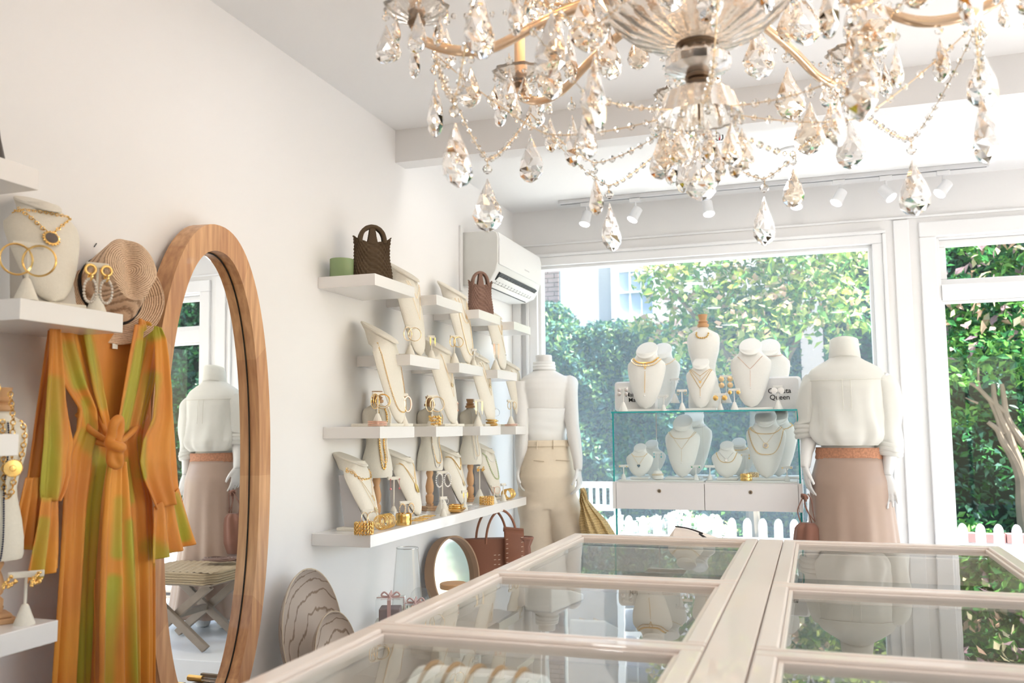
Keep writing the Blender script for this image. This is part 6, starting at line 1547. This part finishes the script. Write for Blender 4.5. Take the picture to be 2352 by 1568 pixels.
def cloth(name, rows, xo, folds, nu=46, nv=90, gk=1., dark=0., bulge=0., parent=None, vfold=None, shift=0):
    ys = [r[0] for r in rows]; xl = [r[1] for r in rows]; xr = [r[2] for r in rows]; pts = []; pix = []
    yt_ = [r[3] if len(r) > 3 else 0 for r in rows]
    for j in range(nv):
        v = j / (nv - 1); py = lerp(ys[0], ys[-1], v); a, c = interp(py, ys, xl), interp(py, ys, xr); sk = interp(py, ys, yt_)
        for i in range(nu):
            u = i / (nu - 1); px = lerp(a, c, u); pyy = py + sk * (u - .5)
            dx = xo + bulge * math.sin(PI * u) + sum(A * .62 * math.sin(k * 2 * PI * u + ph + dr * v) * (g0 + (g1 - g0) * v) for k, ph, dr, A, g0, g1 in folds)
            if vfold: dx += vfold(u, v)
            q = P(px, pyy, X=RX + xo)
            pts.append((dx, q.y - 1.75, q.z)); pix.append((px, pyy))
    fs = [(j * nu + i, j * nu + i + 1, (j + 1) * nu + i + 1, (j + 1) * nu + i) for j in range(nv - 1) for i in range(nu - 1)]
    b = B(); b.add(pts, fs); o = obj(name, b, M_robe, parent or robe, sharp=180, solid=.0016)
    dye(o, lambda k: dyecol(pix[k][0] + shift, pix[k][1], gk, dark))
    return o
# back panel seen inside the V neck
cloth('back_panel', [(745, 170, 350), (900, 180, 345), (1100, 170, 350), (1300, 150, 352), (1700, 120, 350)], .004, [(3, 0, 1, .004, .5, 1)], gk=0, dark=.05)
cloth('left_front', [(745, 112, 190), (800, 118, 205), (880, 140, 226), (940, 178, 240), (985, 172, 250), (1040, 150, 244), (1150, 140, 226), (1300, 132, 214), (1450, 122, 206), (1700, 105, 196)], .030,
      [(2.2, .5, 1.2, .012, .5, 1.2), (4.3, 1.2, -2, .006, .4, 1.5)], 60, 120, bulge=.008)
cloth('right_front', [(738, 318, 350, 14), (760, 316, 372, 20), (780, 312, 376, 8), (800, 308, 372), (880, 294, 358), (960, 280, 336), (1010, 270, 328), (1060, 276, 332), (1150, 290, 350), (1300, 300, 357), (1450, 305, 356), (1700, 310, 354)], .028,
      [(1.8, .2, 1.0, .011, .5, 1.1), (3.9, .3, 2, .006, .5, 1.4)], 50, 120, bulge=.006)
cloth('left_lapel', [(745, 188, 212), (820, 200, 228), (900, 214, 240), (970, 234, 252), (1010, 244, 256)], .046, [(1, 0, .5, .006, 1, 1)], 14, 50, gk=1.0)
cloth('right_lapel', [(745, 308, 330), (820, 294, 322), (900, 280, 308), (970, 268, 290), (1010, 262, 278)], .044, [(1, .6, .5, .006, 1, 1)], 14, 50, gk=1.0)
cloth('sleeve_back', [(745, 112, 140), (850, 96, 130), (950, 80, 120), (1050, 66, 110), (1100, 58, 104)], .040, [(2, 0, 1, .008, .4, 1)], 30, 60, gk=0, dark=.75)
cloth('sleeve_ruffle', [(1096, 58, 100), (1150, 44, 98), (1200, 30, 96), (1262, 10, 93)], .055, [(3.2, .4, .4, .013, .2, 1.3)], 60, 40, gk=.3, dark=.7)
cloth('sleeve_front', [(745, 112, 134), (820, 110, 142), (900, 104, 152), (960, 100, 160), (1020, 98, 170), (1050, 96, 163), (1090, 94, 162), (1125, 93, 150), (1150, 96, 136)], .066, [(1.6, .9, 2.2, .010, .5, 1.2), (3.7, 0, -1.5, .004, .3, 1.2)], 44, 90, bulge=.012)
cloth('sleeve_ruffle', [(1142, 94, 134), (1200, 84, 137), (1260, 70, 138), (1322, 56, 136, -34)], .070, [(2.6, 1.6, .5, .012, .2, 1.4)], 50, 44, bulge=.006)
cloth('right_sleeve', [(752, 352, 362, 8), (775, 352, 378, 18), (820, 353, 386), (900, 352, 396), (960, 345, 401), (1010, 322, 404), (1060, 314, 407), (1100, 322, 409), (1130, 335, 411), (1160, 352, 410, -20)], .060, [(1.7, .4, 1.4, .010, .5, 1.2), (3.3, 2, -1, .005, .4, 1.2)], 46, 90, bulge=.014)
cloth('sleeve_ruffle', [(1142, 352, 411, -44), (1180, 350, 424, -46), (1220, 346, 438, -48), (1268, 342, 456, -52)], .064, [(3.6, .8, .3, .013, .15, 1.4)], 70, 44, bulge=.004)
cloth('tie_tail', [(1060, 246, 272), (1120, 238, 274), (1250, 228, 276), (1400, 223, 281), (1568, 220, 284), (1700, 218, 286)], .078, [(1.5, .8, .6, .014, .5, 1.2), (3.2, 0, 0, .004, .5, 1)], 36, 90, bulge=.016)
cloth('tie_tail', [(1060, 264, 286), (1120, 264, 294), (1250, 270, 302), (1400, 277, 308), (1568, 282, 312), (1700, 284, 314)], .066, [(1.3, 2.2, .6, .012, .5, 1.2)], 32, 90, bulge=.012)
def rp(px, py, xo): q = P(px, py, X=RX + xo); return Vector((xo, q.y - 1.75, q.z))
def gather(name, pts, r, xo):
    q = smooth_pts([rp(x, y, xo + dx) for x, y, dx in pts], 7); n = len(q)
    o = obj(name, B().tube(q, [.62 * interp(i / (n - 1), [0, .3, .7, 1], r) for i in range(n)], 20), M_robe, robe)
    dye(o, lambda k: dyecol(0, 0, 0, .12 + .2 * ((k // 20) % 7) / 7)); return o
for k, (pts, r) in enumerate((([(178, 950, -.05), (205, 985, -.02), (235, 1005, 0), (254, 1014, .01)], [.010, .012, .010, .009]), ([(190, 1000, -.04), (215, 1012, -.02), (240, 1020, 0), (256, 1022, .01)], [.008, .011, .010, .009]),
                              ([(335, 955, -.05), (310, 985, -.02), (285, 1008, 0), (268, 1016, .01)], [.010, .012, .010, .009]), ([(205, 880, -.045), (225, 950, -.02), (246, 1000, .0), (258, 1012, .01)], [.005, .008, .009, .008]))):
    gather('gathered_fold', pts, r, .055)
b = B(); kc = rp(260, 1016, .088)
b.torus(kc, .016, .010, (1, .1, .25), n=26, m=12, sx=.8, sy=1.0); b.torus(kc + Vector((.006, .0, -.006)), .014, .011, (.3, .2, 1), n=22, m=12); b.tube(smooth_pts([kc + Vector((0, -.006, .01)), kc + Vector((.006, -.008, .040)), kc + Vector((.008, .006, .052)), kc + Vector((.004, .014, .03)), kc + Vector((.0, .01, .0))], 6), .0105, 12)
b.tube(smooth_pts([kc + Vector((.004, .0, -.01)), kc + Vector((.010, .008, -.03)), kc + Vector((.004, .014, -.05)), kc + Vector((.0, -.004, -.044)), kc + Vector((0, -.006, -.015))], 6), .010, 12)
kn = remesh(b, .003, M_robe, 'waist_knot', robe, 2); dye(kn, lambda k: dyecol(0, 0, 0, .2))
b = B(); cd = [rp(218 - 1 * math.sin(k), lerp(1330, 1640, k / 12), .055) for k in range(13)]; b.tube(smooth_pts(cd, 3), .0016, 6)
o = obj('inner_cord', b, M_robe, robe); dye(o, lambda k: dyecol(0, 0, 0, .1))
obj('neck_label', B(Matrix.Translation(rp(264, 795, .012))).box(-.001, .001, -.008, .008, -.006, .006), M_linenw, robe, smooth=False)

# ------------------------------------------------------------------ straw hat
hc = P(250, 672, X=-1.605)
hat = thing('straw_hat', 'woven straw fedora with a narrow black ribbon hanging above the robe', 'hat', tuple(hc), group=None)
M_straw = bpy.data.materials.new('braided_straw'); M_straw.use_nodes = True
nt = M_straw.node_tree; pb = nt.nodes['Principled BSDF']; tc = nt.nodes.new('ShaderNodeTexCoord')
wv = nt.nodes.new('ShaderNodeTexWave'); wv.wave_type = 'RINGS'; wv.rings_direction = 'Z'; wv.inputs['Scale'].default_value = 62; wv.inputs['Distortion'].default_value = 1.6; wv.inputs['Detail'].default_value = 2
ns = nt.nodes.new('ShaderNodeTexNoise'); ns.inputs['Scale'].default_value = 160
cr = nt.nodes.new('ShaderNodeValToRGB'); cr.color_ramp.elements[0].position = .5; cr.color_ramp.elements[0].color = (.42, .26, .16, 1); cr.color_ramp.elements[1].color = (.80, .58, .40, 1)
ad = nt.nodes.new('ShaderNodeMath'); ad.operation = 'MULTIPLY_ADD'; ad.inputs[1].default_value = .8
nt.links.new(tc.outputs['Object'], wv.inputs[0]); nt.links.new(tc.outputs['Object'], ns.inputs['Vector']); nt.links.new(wv.outputs[1], ad.inputs[0]); nt.links.new(ns.outputs[0], ad.inputs[2]); nt.links.new(ad.outputs[0], cr.inputs[0]); nt.links.new(cr.outputs[0], pb.inputs['Base Color'])
bmp = nt.nodes.new('ShaderNodeBump'); bmp.inputs['Distance'].default_value = .0016; bmp.inputs['Strength'].default_value = .8; nt.links.new(wv.outputs[1], bmp.inputs['Height']); nt.links.new(bmp.outputs[0], pb.inputs['Normal'])
pb.inputs['Roughness'].default_value = .7
ax = Vector((.80, -.30, .40)).normalized(); fr_ = Vector((.1, -.1, -1)); fr_ = (fr_ - ax * fr_.dot(ax)).normalized(); sd_ = ax.cross(fr_)
MH0 = Matrix((tuple([sd_[0], fr_[0], ax[0], 0]), tuple([sd_[1], fr_[1], ax[1], 0]), tuple([sd_[2], fr_[2], ax[2], 0]), (0, 0, 0, 1))) @ Matrix.Diagonal((.90, .90, .90, 1))
MH = None
# local : x side, y front (downwards on the wall), z crown axis
def crown(u, v):
    a = 2 * PI * u; c, s = math.cos(a), math.sin(a)
    if v < .55: t = v / .55; r = lerp(.094, .084, t ** 1.4); z = .006 + .118 * t
    else: t = (v - .55) / .45; r = .084 * math.cos(t * PI / 2) ** .75 if t < 1 else 0.0; z = .124 + .014 * math.sin(t * PI / 2)
    r = max(r, .0005); x, y = r * .86 * c, r * 1.08 * s
    pinch = 1 - .22 * math.exp(-((y - .055) / .03) ** 2) * min(1, v / .5) ; x *= pinch
    if v > .45: z -= .026 * math.exp(-(x / .020) ** 2) * min(1, (v - .45) / .3) * (1 - .3 * (y / .08) ** 2); z += .010 * (y / .08) * min(1, (v - .45) / .3) * -1
    return (x, y, z)
obj('crown', B(MH).grid(73, 46, crown), M_straw, hat, sharp=180)
def brim(u, v):
    a = 2 * PI * u; c, s = math.cos(a), math.sin(a); r = lerp(.092, .150, v); x, y = r * .92 * c, r * 1.06 * s
    return (x, y, .004 + .020 * v * v * (abs(c) ** 2) * 1.6 - .006 * v * s + .0012 * math.sin(9 * a) * v)
obj('brim', B(MH).grid(97, 26, brim), M_straw, hat, sharp=180, solid=.0025)
obj('ribbon', B(MH).loft([[(.0952 * .86 * q * math.cos(a), .0952 * 1.08 * q * math.sin(a) * 1.0, z) for a in [2 * PI * i / 60 for i in range(60)]] for z, q in ((.006, 1.012), (.019, 1.004))], cap=False), mat('black_ribbon', (.015, .015, .018), .6), hat, solid=.0016)
for k, a in enumerate((4.0, 4.4, 5.1)): obj('stitch', B(MH).tube([(.125 * .92 * math.cos(a), .125 * 1.06 * math.sin(a), .022), (.133 * .92 * math.cos(a + .07), .133 * 1.06 * math.sin(a + .07), .026)], .0012, 5), M_dark, hat)
for _o in list(hat.children): _o.matrix_local = MH0
obj('wall_hook', B().tube([(-.044, 0, .09), (-.01, 0, .09), (.0, 0, .10)], .003, 6), M_silver, hat)

# ------------------------------------------------------------------ woven bags on the top row
def wbag(lb, col, c, rz, w, d, h, lean=0.):
    t = thing('woven_bag', lb, 'handbag', c, rz, 'woven bags on the top row of shelves')
    m = mat('woven_' + ('dark' if col[0] < .15 else 'taupe'), col, .7, var=.12, vs=40)
    na = 168; nv = 64
    def f(u, v):
        a = 2 * PI * u; cs, s = math.cos(a), math.sin(a)
        ww = w * interp(v, [0, .15, .5, .8, 1], [1.0, .97, .86, .86, .93]); dd = d * interp(v, [0, .1, .5, 1], [1, 1.02, .75, .36]); p = 3.2
        x = ww * abs(cs) ** (2 / p) * (1 if cs > 0 else -1); y = dd * abs(s) ** (2 / p) * (1 if s > 0 else -1)
        zt = h * (1 + .10 * (abs(x) / ww) ** 6 - .03 * math.cos(x / ww * PI)); z = zt * v
        wv_ = .0055 * (w / .06) * abs(math.sin(a * 12 + v * 21)) * abs(math.sin(a * 12 - v * 21 + 1.2)) ** .6 - .001
        n_ = Vector((x / ww / ww, y / dd / dd, 0)); n_ = n_.normalized() if n_.length > 0 else Vector((0, 0, 0))
        sag = .004 * math.sin(x * 60 + v * 7) * math.sin(v * PI)
        return (x + n_.x * wv_, y + n_.y * wv_ + sag, z)
    obj('body', B().grid(na + 1, nv, f), m, t, sharp=180)
    obj('bottom', B().loft([ell(0, 0, z, w * .97, d * .97, 40, p=3.2) for z in (.0005, .004)]), m, t)
    hh = h * .42
    for s in (-1, 1):
        pts = []
        for i in range(29):
            a = PI * i / 28; pts.append((w * .62 * math.cos(a), s * d * .34 * (1 - .4 * math.sin(a)), h * .96 + hh * math.sin(a) ** .8))
        rr = [w * .105 * (1 + .10 * abs(math.sin(i * 2.2))) for i in range(29)]
        obj('handle', B().tube(pts, rr, 12), m, t)
        # centre tongue running up to the handle
        def g(u, v, s=s):
            ww = w * lerp(.30, .13, v ** .6); x = (u - .5) * 2 * ww; return (x, s * (d * .37 * (1 - .4 * v) + .0025 * abs(math.sin(u * 9 + v * 22))), h * .92 + (hh * 1.02) * v)
        obj('tongue', B().grid(14, 24, g), m, t, sharp=180, solid=.004)
    return t
q = P(860, 632, X=-1.505); h_ = P(858, 522, Y=q.y).z - Z1
wbag('dark brown woven tote bag with loop handles on the nearest top shelf', (.10, .062, .030), (-1.505, q.y - .02, Z1 + .0005), R_(38), .072, .036, h_ * .71)
q = P(1098, 716, X=-1.50); h_ = P(1100, 627, Y=q.y + .03).z - Z1
wbag('smaller taupe woven bag with loop handles under the air conditioner', (.27, .155, .115), (-1.50, q.y + .03, Z1 + .0005), R_(38), .062, .032, h_ * .73)

# ------------------------------------------------------------------ brown leather tote on the bench
q = P(1127, 1260, X=-1.50)
t = thing('leather_tote', 'chestnut leather tote with stitched flap and rolled handles on the bench', 'handbag', (-1.47, q.y - .03, BZ), R_(28))
M_lea = mat('chestnut_leather', (.23, .085, .045), .55, var=.08, vs=8, bump=.15, bs=200)
hb = P(1140, 1232, X=-1.48).z - BZ
rings = [[(x, y, hb * v) for x, y, _ in ell(0, 0, 0, .145 * interp(v, [0, .5, 1], [.86, .95, 1.02]), .055 * interp(v, [0, .3, 1], [1, 1.05, .55]), 60, p=3.4)] for v in [i / 12 for i in range(13)]]
obj('body', B().loft(rings, cap=True), M_lea, t)
fw_ = [(.045, -.062), (.135, -.058)]
obj('flap', B().loft([[(lerp(.040, .135, u), -.040 - .020 * min(1, (1 - v) * 3) * 1 - .004 * math.sin(PI * u), hb * (1.10 - .85 * (1 - v)) + .012 * (1 - u)) for u in [i / 10 for i in range(11)]] for v in [i / 12 for i in range(13)]], closed=False), M_lea, t, solid=.004)
b = B(); obj('flap_roll', b.tube([(lerp(.040, .135, i / 8), -.030, hb * 1.10 + .012 * (1 - i / 8)) for i in range(9)], .012, 10), M_lea, t)
M_thr = mat('ivory_stitch', (.72, .55, .42), .7)
for xx, nn, z0, z1 in ((.052, 12, .28, 1.0), (.124, 12, .30, 1.02), (-.005, 10, .18, .78), (.015, 10, .18, .78)):
    b = B()
    for k in range(nn):
        z = hb * lerp(z0, z1, k / (nn - 1)); y = -.0665 if xx > .03 else -.0590
        b.tube([(xx - .006, y, z), (xx + .004, y, z + .001)], .0012, 4)
    obj('stitching', b, M_thr, t)
for s in (-1, 1):
    pts = [(.075 * math.cos(PI * i / 20) + (.03 if s < 0 else -.01), s * .03, hb * .93 + .155 * math.sin(PI * i / 20)) for i in range(21)]
    obj('rolled_handle', B().tube(pts, .0058, 10), mat('handle_leather', (.30, .12, .065), .5, var=.1, vs=60, bump=.3), t)
obj('side_strap', B().tube(smooth_pts([(-.138, -.01, hb * .98), (-.17, -.01, hb * .92), (-.185, -.01, hb * .5), (-.18, -.01, hb * .1)], 6), .009, 8, flat=.3), M_lea, t)
t2 = thing('suede_pouch', 'small brown suede drawstring pouch behind the leather tote', 'bag', (-1.335, P(1204, 1260, X=-1.335).y, BZ), 0)
t2.scale = (.62, .62, 1)
hp_ = P(1195, 1238, X=-1.335).z - BZ
obj('body', B().loft([ell(0, 0, hp_ * v, .07 * r, .05 * r, 40, f=lambda a: .06 * math.cos(9 * a) * v) for v, r in ((0, .8), (.15, 1.05), (.5, 1.0), (.8, .75), (.88, .7), (1, 1.05))]), M_sued, t2)
obj('rim', B().torus((0, 0, hp_), .072, .006, n=30, m=8, sy=.72), M_sued, t2)
# ------------------------------------------------------------------ crystal chandelier
CYc = 1.50
cp = P(1605, 235, Y=CYc)
CX0 = cp.x
ch = thing('crystal_chandelier', 'large crystal and champagne glass chandelier hanging over the display counters', 'chandelier', (CX0, CYc, 0))
M_cry = mat('cut_crystal', (1, .985, .965), .0, trans=1, ior=1.54, var=0)
M_cryw = mat('champagne_crystal', (1, .88, .74), .02, trans=1, ior=1.52, var=.03)
M_bowl = mat('pressed_glass', (1, .95, .89), .08, trans=.88, ior=1.45, var=.02, bump=.7, bs=70)
M_arm = mat('champagne_glass_arm', (.96, .68, .45), .12, .6, var=.10, vs=25, coat=.6)
M_brz = mat('dark_bronze', (.22, .15, .10), .3, .9)
M_slv = mat('candle_sleeve', (.86, .62, .42), .5, var=.02, sss=.1)
M_bulb = mat('warm_bulb', (1, .8, .55), .3, emit=9, emitc=(1, .68, .38))
def cz(py, px=1605): return P(px, py, Y=CYc).z
zb_ = cz(100)
obj('glass_bowl', B().lathe([(.028, zb_ - .004), (.06, zb_ + .0), (.11, zb_ + .022), (.15, zb_ + .058), (.172, zb_ + .105), (.178, zb_ + .125), (.168, zb_ + .122), (.14, zb_ + .06), (.10, zb_ + .032), (.05, zb_ + .014), (.02, zb_ + .012)], 96, flute=24, fa=.022), M_bowl, ch)
zr = cz(178)
obj('glass_ball', B().lathe([(.020, zb_ - .008), (.040, zb_ - .014), (.054, zb_ - .030), (.054, zb_ - .044), (.042, zr + .012), (.022, zr + .006)], 64, flute=16, fa=.035), M_bowl, ch)
obj('bronze_collar', B().lathe([(.03, zb_ + .006), (.036, zb_ + .002), (.036, zb_ - .006), (.028, zb_ - .008)], 32), M_brz, ch)
obj('bronze_collar', B().lathe([(.018, zr + .006), (.022, zr + .003), (.022, zr - .002), (.018, zr - .004), (.021, zr - .007), (.018, zr - .010)], 32), M_brz, ch)
zd = cz(272)
obj('glass_dish', B().lathe([(.016, zr - .011), (.03, zr - .014), (.056, zr - .030), (.069, zd + .006), (.071, zd), (.066, zd + .002), (.052, zr - .036), (.027, zr - .020), (.012, zr - .018)], 64, flute=16, fa=.03), M_bowl, ch)
obj('hanging_pin', B().tube([(0, 0, zr - .02), (0, 0, zd - .004)], .002, 6), M_brz, ch)
obj('stem', B().lathe([(.012, zb_ + .01), (.018, zb_ + .06), (.03, zb_ + .10), (.018, zb_ + .14), (.022, zb_ + .22), (.035, zb_ + .27), (.018, zb_ + .32), (.014, ZC - .06)], 40), M_bowl, ch)
obj('ceiling_canopy', B().lathe([(.014, ZC - .06), (.04, ZC - .05), (.07, ZC - .015), (.072, ZC - .001)], 32), M_arm, ch)
# pendants : pointed almond drops with flat facets
def almond(L, w, d, n=8):
    b = B(); prof = [(0, .03), (.10, .16), (.30, .48), (.52, .84), (.70, 1.0), (.84, .90), (.94, .58), (1.0, .12)]
    rings = []
    for k, (t, r) in enumerate(prof): rings.append([(w / 2 * r * math.cos(2 * PI * (i + .5 * (k % 2)) / n), d / 2 * r * math.sin(2 * PI * (i + .5 * (k % 2)) / n), -L * t) for i in range(n)])
    b.loft(rings); return b
def amesh(name, L, w, d, m):
    me = bpy.data.meshes.new(name); b = almond(L, w, d); b2 = []
    for f in b.f:
        if len(f) == 4: b2 += [(f[0], f[1], f[2]), (f[0], f[2], f[3])]
        else: b2.append(f)
    me.from_pydata(b.v, [], b2); me.materials.append(m); return me
PM = {('L', 0): amesh('pendant', .104, .060, .030, M_cry), ('L', 1): amesh('pendant', .104, .060, .030, M_cryw), ('M', 0): amesh('pendant', .074, .043, .022, M_cry), ('M', 1): amesh('pendant', .074, .043, .022, M_cryw),
      ('S', 0): amesh('pendant', .056, .030, .016, M_cry), ('S', 1): amesh('pendant', .056, .030, .016, M_cryw)}
bb = B(); bb.lathe([(.0008, -.0055), (.0040, -.0035), (.0056, 0), (.0040, .0035), (.0008, .0055)], 8)
BM = bpy.data.meshes.new('bead'); BM.from_pydata(bb.v, [], bb.f); BM.materials.append(M_cry)
bw = B(); bw.tube([(0, 0, 0), (0, 0, -.014)], .0008, 5)
WM = bpy.data.meshes.new('wire'); WM.from_pydata(bw.v, [], bw.f); WM.materials.append(M_goldp)
def link(name, me, parent, loc, rz=0., sc=1.):
    o = bpy.data.objects.new(name, me); COL.objects.link(o); o.parent = parent; o.location = loc; o.rotation_euler = (rnd.uniform(-.05, .05), rnd.uniform(-.05, .05), rz); o.scale = (sc, sc, sc); return o
def drop(kind, loc, rz=None, tint=None, bead=True):
    x, y, z = loc; rz = rnd.uniform(0, PI) if rz is None else rz; tint = (rnd.random() < .5) if tint is None else tint
    sc = {'L': 1.3, 'M': .95, 'S': .75}[kind]
    p = link('pendant', PM[(kind, int(tint))], ch, (x, y, z - (.026 if bead else .008) * sc), rz)
    if bead:
        link('pendant_bead', BM, p, (0, 0, .014 * sc), 0, sc * 1.35)
    link('wire_pin', WM, p, (0, 0, .012 * sc if not bead else .028 * sc), 0, sc * .9)
    return p
def swag(p0, p1, sag, n, dropk=None, joined=False):
    p0, p1 = Vector(p0), Vector(p1); pts = []
    for i in range(n + 1):
        t = i / n; s = 1 - abs(2 * t - 1) ** 1.35; pts.append(p0.lerp(p1, t) - Vector((0, 0, sag * s)))
    if joined:
        bj = B()
        for q in pts: bj.ball(q, .0055, 6, 4)
        obj('fine_bead_swag', bj, M_cry, ch, smooth=False)['kind'] = 'stuff'; return
    w = obj('bead_swag', B().tube(pts, .0009, 4), M_goldp, ch)
    for i in range(1, n): link('bead', BM, w, pts[i], rnd.random() * 3, 1.0 + .25 * (i % 2 == 0))
    if dropk: drop(dropk, pts[n // 2] - Vector((0, 0, .004)))
NA, RA, ZA = 8, .49, 1.89
zh = zb_ + .10
cup_b = B(); cup_b.lathe([(.006, -.006), (.020, -.002), (.040, .006), (.056, .020), (.058, .024), (.050, .020), (.032, .010), (.012, .006)], 60, flute=12, fa=.05)
CM = bpy.data.meshes.new('drip_cup'); CM.from_pydata(cup_b.v, [], cup_b.f); CM.polygons.foreach_set('use_smooth', [True] * len(CM.polygons)); CM.materials.append(M_bowl)
sl_b = B(); sl_b.lathe([(.0115, .012), (.0115, .105), (.009, .107)], 20)
SM = bpy.data.meshes.new('candle_sleeve'); SM.from_pydata(sl_b.v, [], sl_b.f); SM.materials.append(M_slv)
fl_b = B(); fl_b.lathe([(.007, .107), (.012, .120), (.0145, .134), (.011, .152), (.004, .172), (.0005, .182)], 16)
FM = bpy.data.meshes.new('flame_bulb'); FM.from_pydata(fl_b.v, [], fl_b.f); FM.polygons.foreach_set('use_smooth', [True] * len(FM.polygons)); FM.materials.append(M_bulb)
ca_b = B(); ca_b.lathe([(.013, -.012), (.017, -.004), (.013, .004), (.013, .016), (.0117, .018)], 20)
KM = bpy.data.meshes.new('bronze_cup'); KM.from_pydata(ca_b.v, [], ca_b.f); KM.materials.append(M_brz)
def armset(a, R, zlow, zcup, z0, r0, big=True):
    c, s = math.cos(a), math.sin(a)
    rz_ = [(r0, z0), (r0 + (R - r0) * .25, z0 - .02), (r0 + (R - r0) * .45, lerp(z0, zlow, .55)), (r0 + (R - r0) * .66, zlow + .004), (r0 + (R - r0) * .84, zlow + .006), (R - .004, lerp(zlow, zcup, .5)), (R, zcup - .008)]
    pts = smooth_pts([(r * c, r * s, z) for r, z in rz_], 7)
    arm_ = obj('arm', B().tube(pts, .0088 if big else .007, 12), M_arm, ch)
    obj('arm_thread', B().tube([p + Vector((0, 0, .0088 if big else .007)) for p in pts], .0022, 6), M_gold, arm_)
    for me, nm in ((CM, 'drip_cup'), (SM, 'candle_sleeve'), (FM, 'flame_bulb'), (KM, 'bronze_cup')): link(nm, me, ch, (R * c, R * s, zcup)).rotation_euler = (0, 0, a)
    for k in range(8):
        b_ = a + 2 * PI * k / 8 + .3; drop('S' if k % 2 else 'M', (R * c + .054 * math.cos(b_), R * s + .054 * math.sin(b_), zcup + .014), tint=k % 2)
    return pts
A0 = R_(11)
ends = []
for k in range(NA):
    a = A0 + 2 * PI * k / NA
    pts = armset(a, RA, ZA - .01 + .012 * (k % 2), 1.945 + .012 * (k % 2), zh, .10)
    c, s = math.cos(a), math.sin(a)
    ends.append((RA * .93 * c, RA * .93 * s, ZA - .010))
    drop('L', (RA * .93 * c, RA * .93 * s, ZA - .022), rz=a + PI / 2 * (k % 3) + .3, tint=0)
    drop('L' if k % 2 else 'M', (RA * .66 * c, RA * .66 * s, ZA - .018), tint=1); drop('M', (RA * .80 * c, RA * .80 * s, ZA - .012), tint=1); drop('L', (RA * .52 * c, RA * .52 * s, ZA + .035), tint=1)
for k in range(NA):
    p0, p1 = Vector(ends[k]), Vector(ends[(k + 1) % NA])
    swag(p0, p1, .145, 22, 'L')
    am = A0 + 2 * PI * (k + .5) / NA
    rim = Vector((.066 * math.cos(am - .39), .066 * math.sin(am - .39), zd + .002))
    swag(rim, Vector(ends[k]) * 1.0, .085, 16, 'M' if k % 2 else None)
for k in range(10):
    a = 2 * PI * k / 10; drop('M', (.069 * math.cos(a), .069 * math.sin(a), zd), tint=1)
drop('L', (0, 0, zd - .004), tint=0)
for k in range(14):
    a = 2 * PI * k / 14 + .1; drop('M' if k % 2 else 'L', (.176 * math.cos(a), .176 * math.sin(a), zb_ + .118), tint=k % 2)
# upper ring of shorter arms, mostly above the picture
for k in range(6):
    a = A0 + .35 + 2 * PI * k / 6
    armset(a, .36, 2.04, 2.10, 2.16, .05, False); drop('L', (.30 * math.cos(a), .30 * math.sin(a), 2.03), tint=1); drop('M', (.20 * math.cos(a), .20 * math.sin(a), 2.05), tint=0)
for k in range(NA):
    a = A0 + 2 * PI * (k + .5) / NA; swag((.175 * math.cos(a), .175 * math.sin(a), zb_ + .12), (RA * math.cos(a - .39), RA * math.sin(a - .39), 1.955), .04, 14, None, True)
for k in range(4):
    a = A0 + PI / 4 + PI / 2 * k
    l = bpy.data.lights.new('candle_glow', 'POINT'); l.energy = 1.2; l.color = (1, .62, .32); l.shadow_soft_size = .03
    o = bpy.data.objects.new('candle_glow', l); COL.objects.link(o); o.location = (CX0 + .40 * math.cos(a), CYc + .40 * math.sin(a), 2.11)
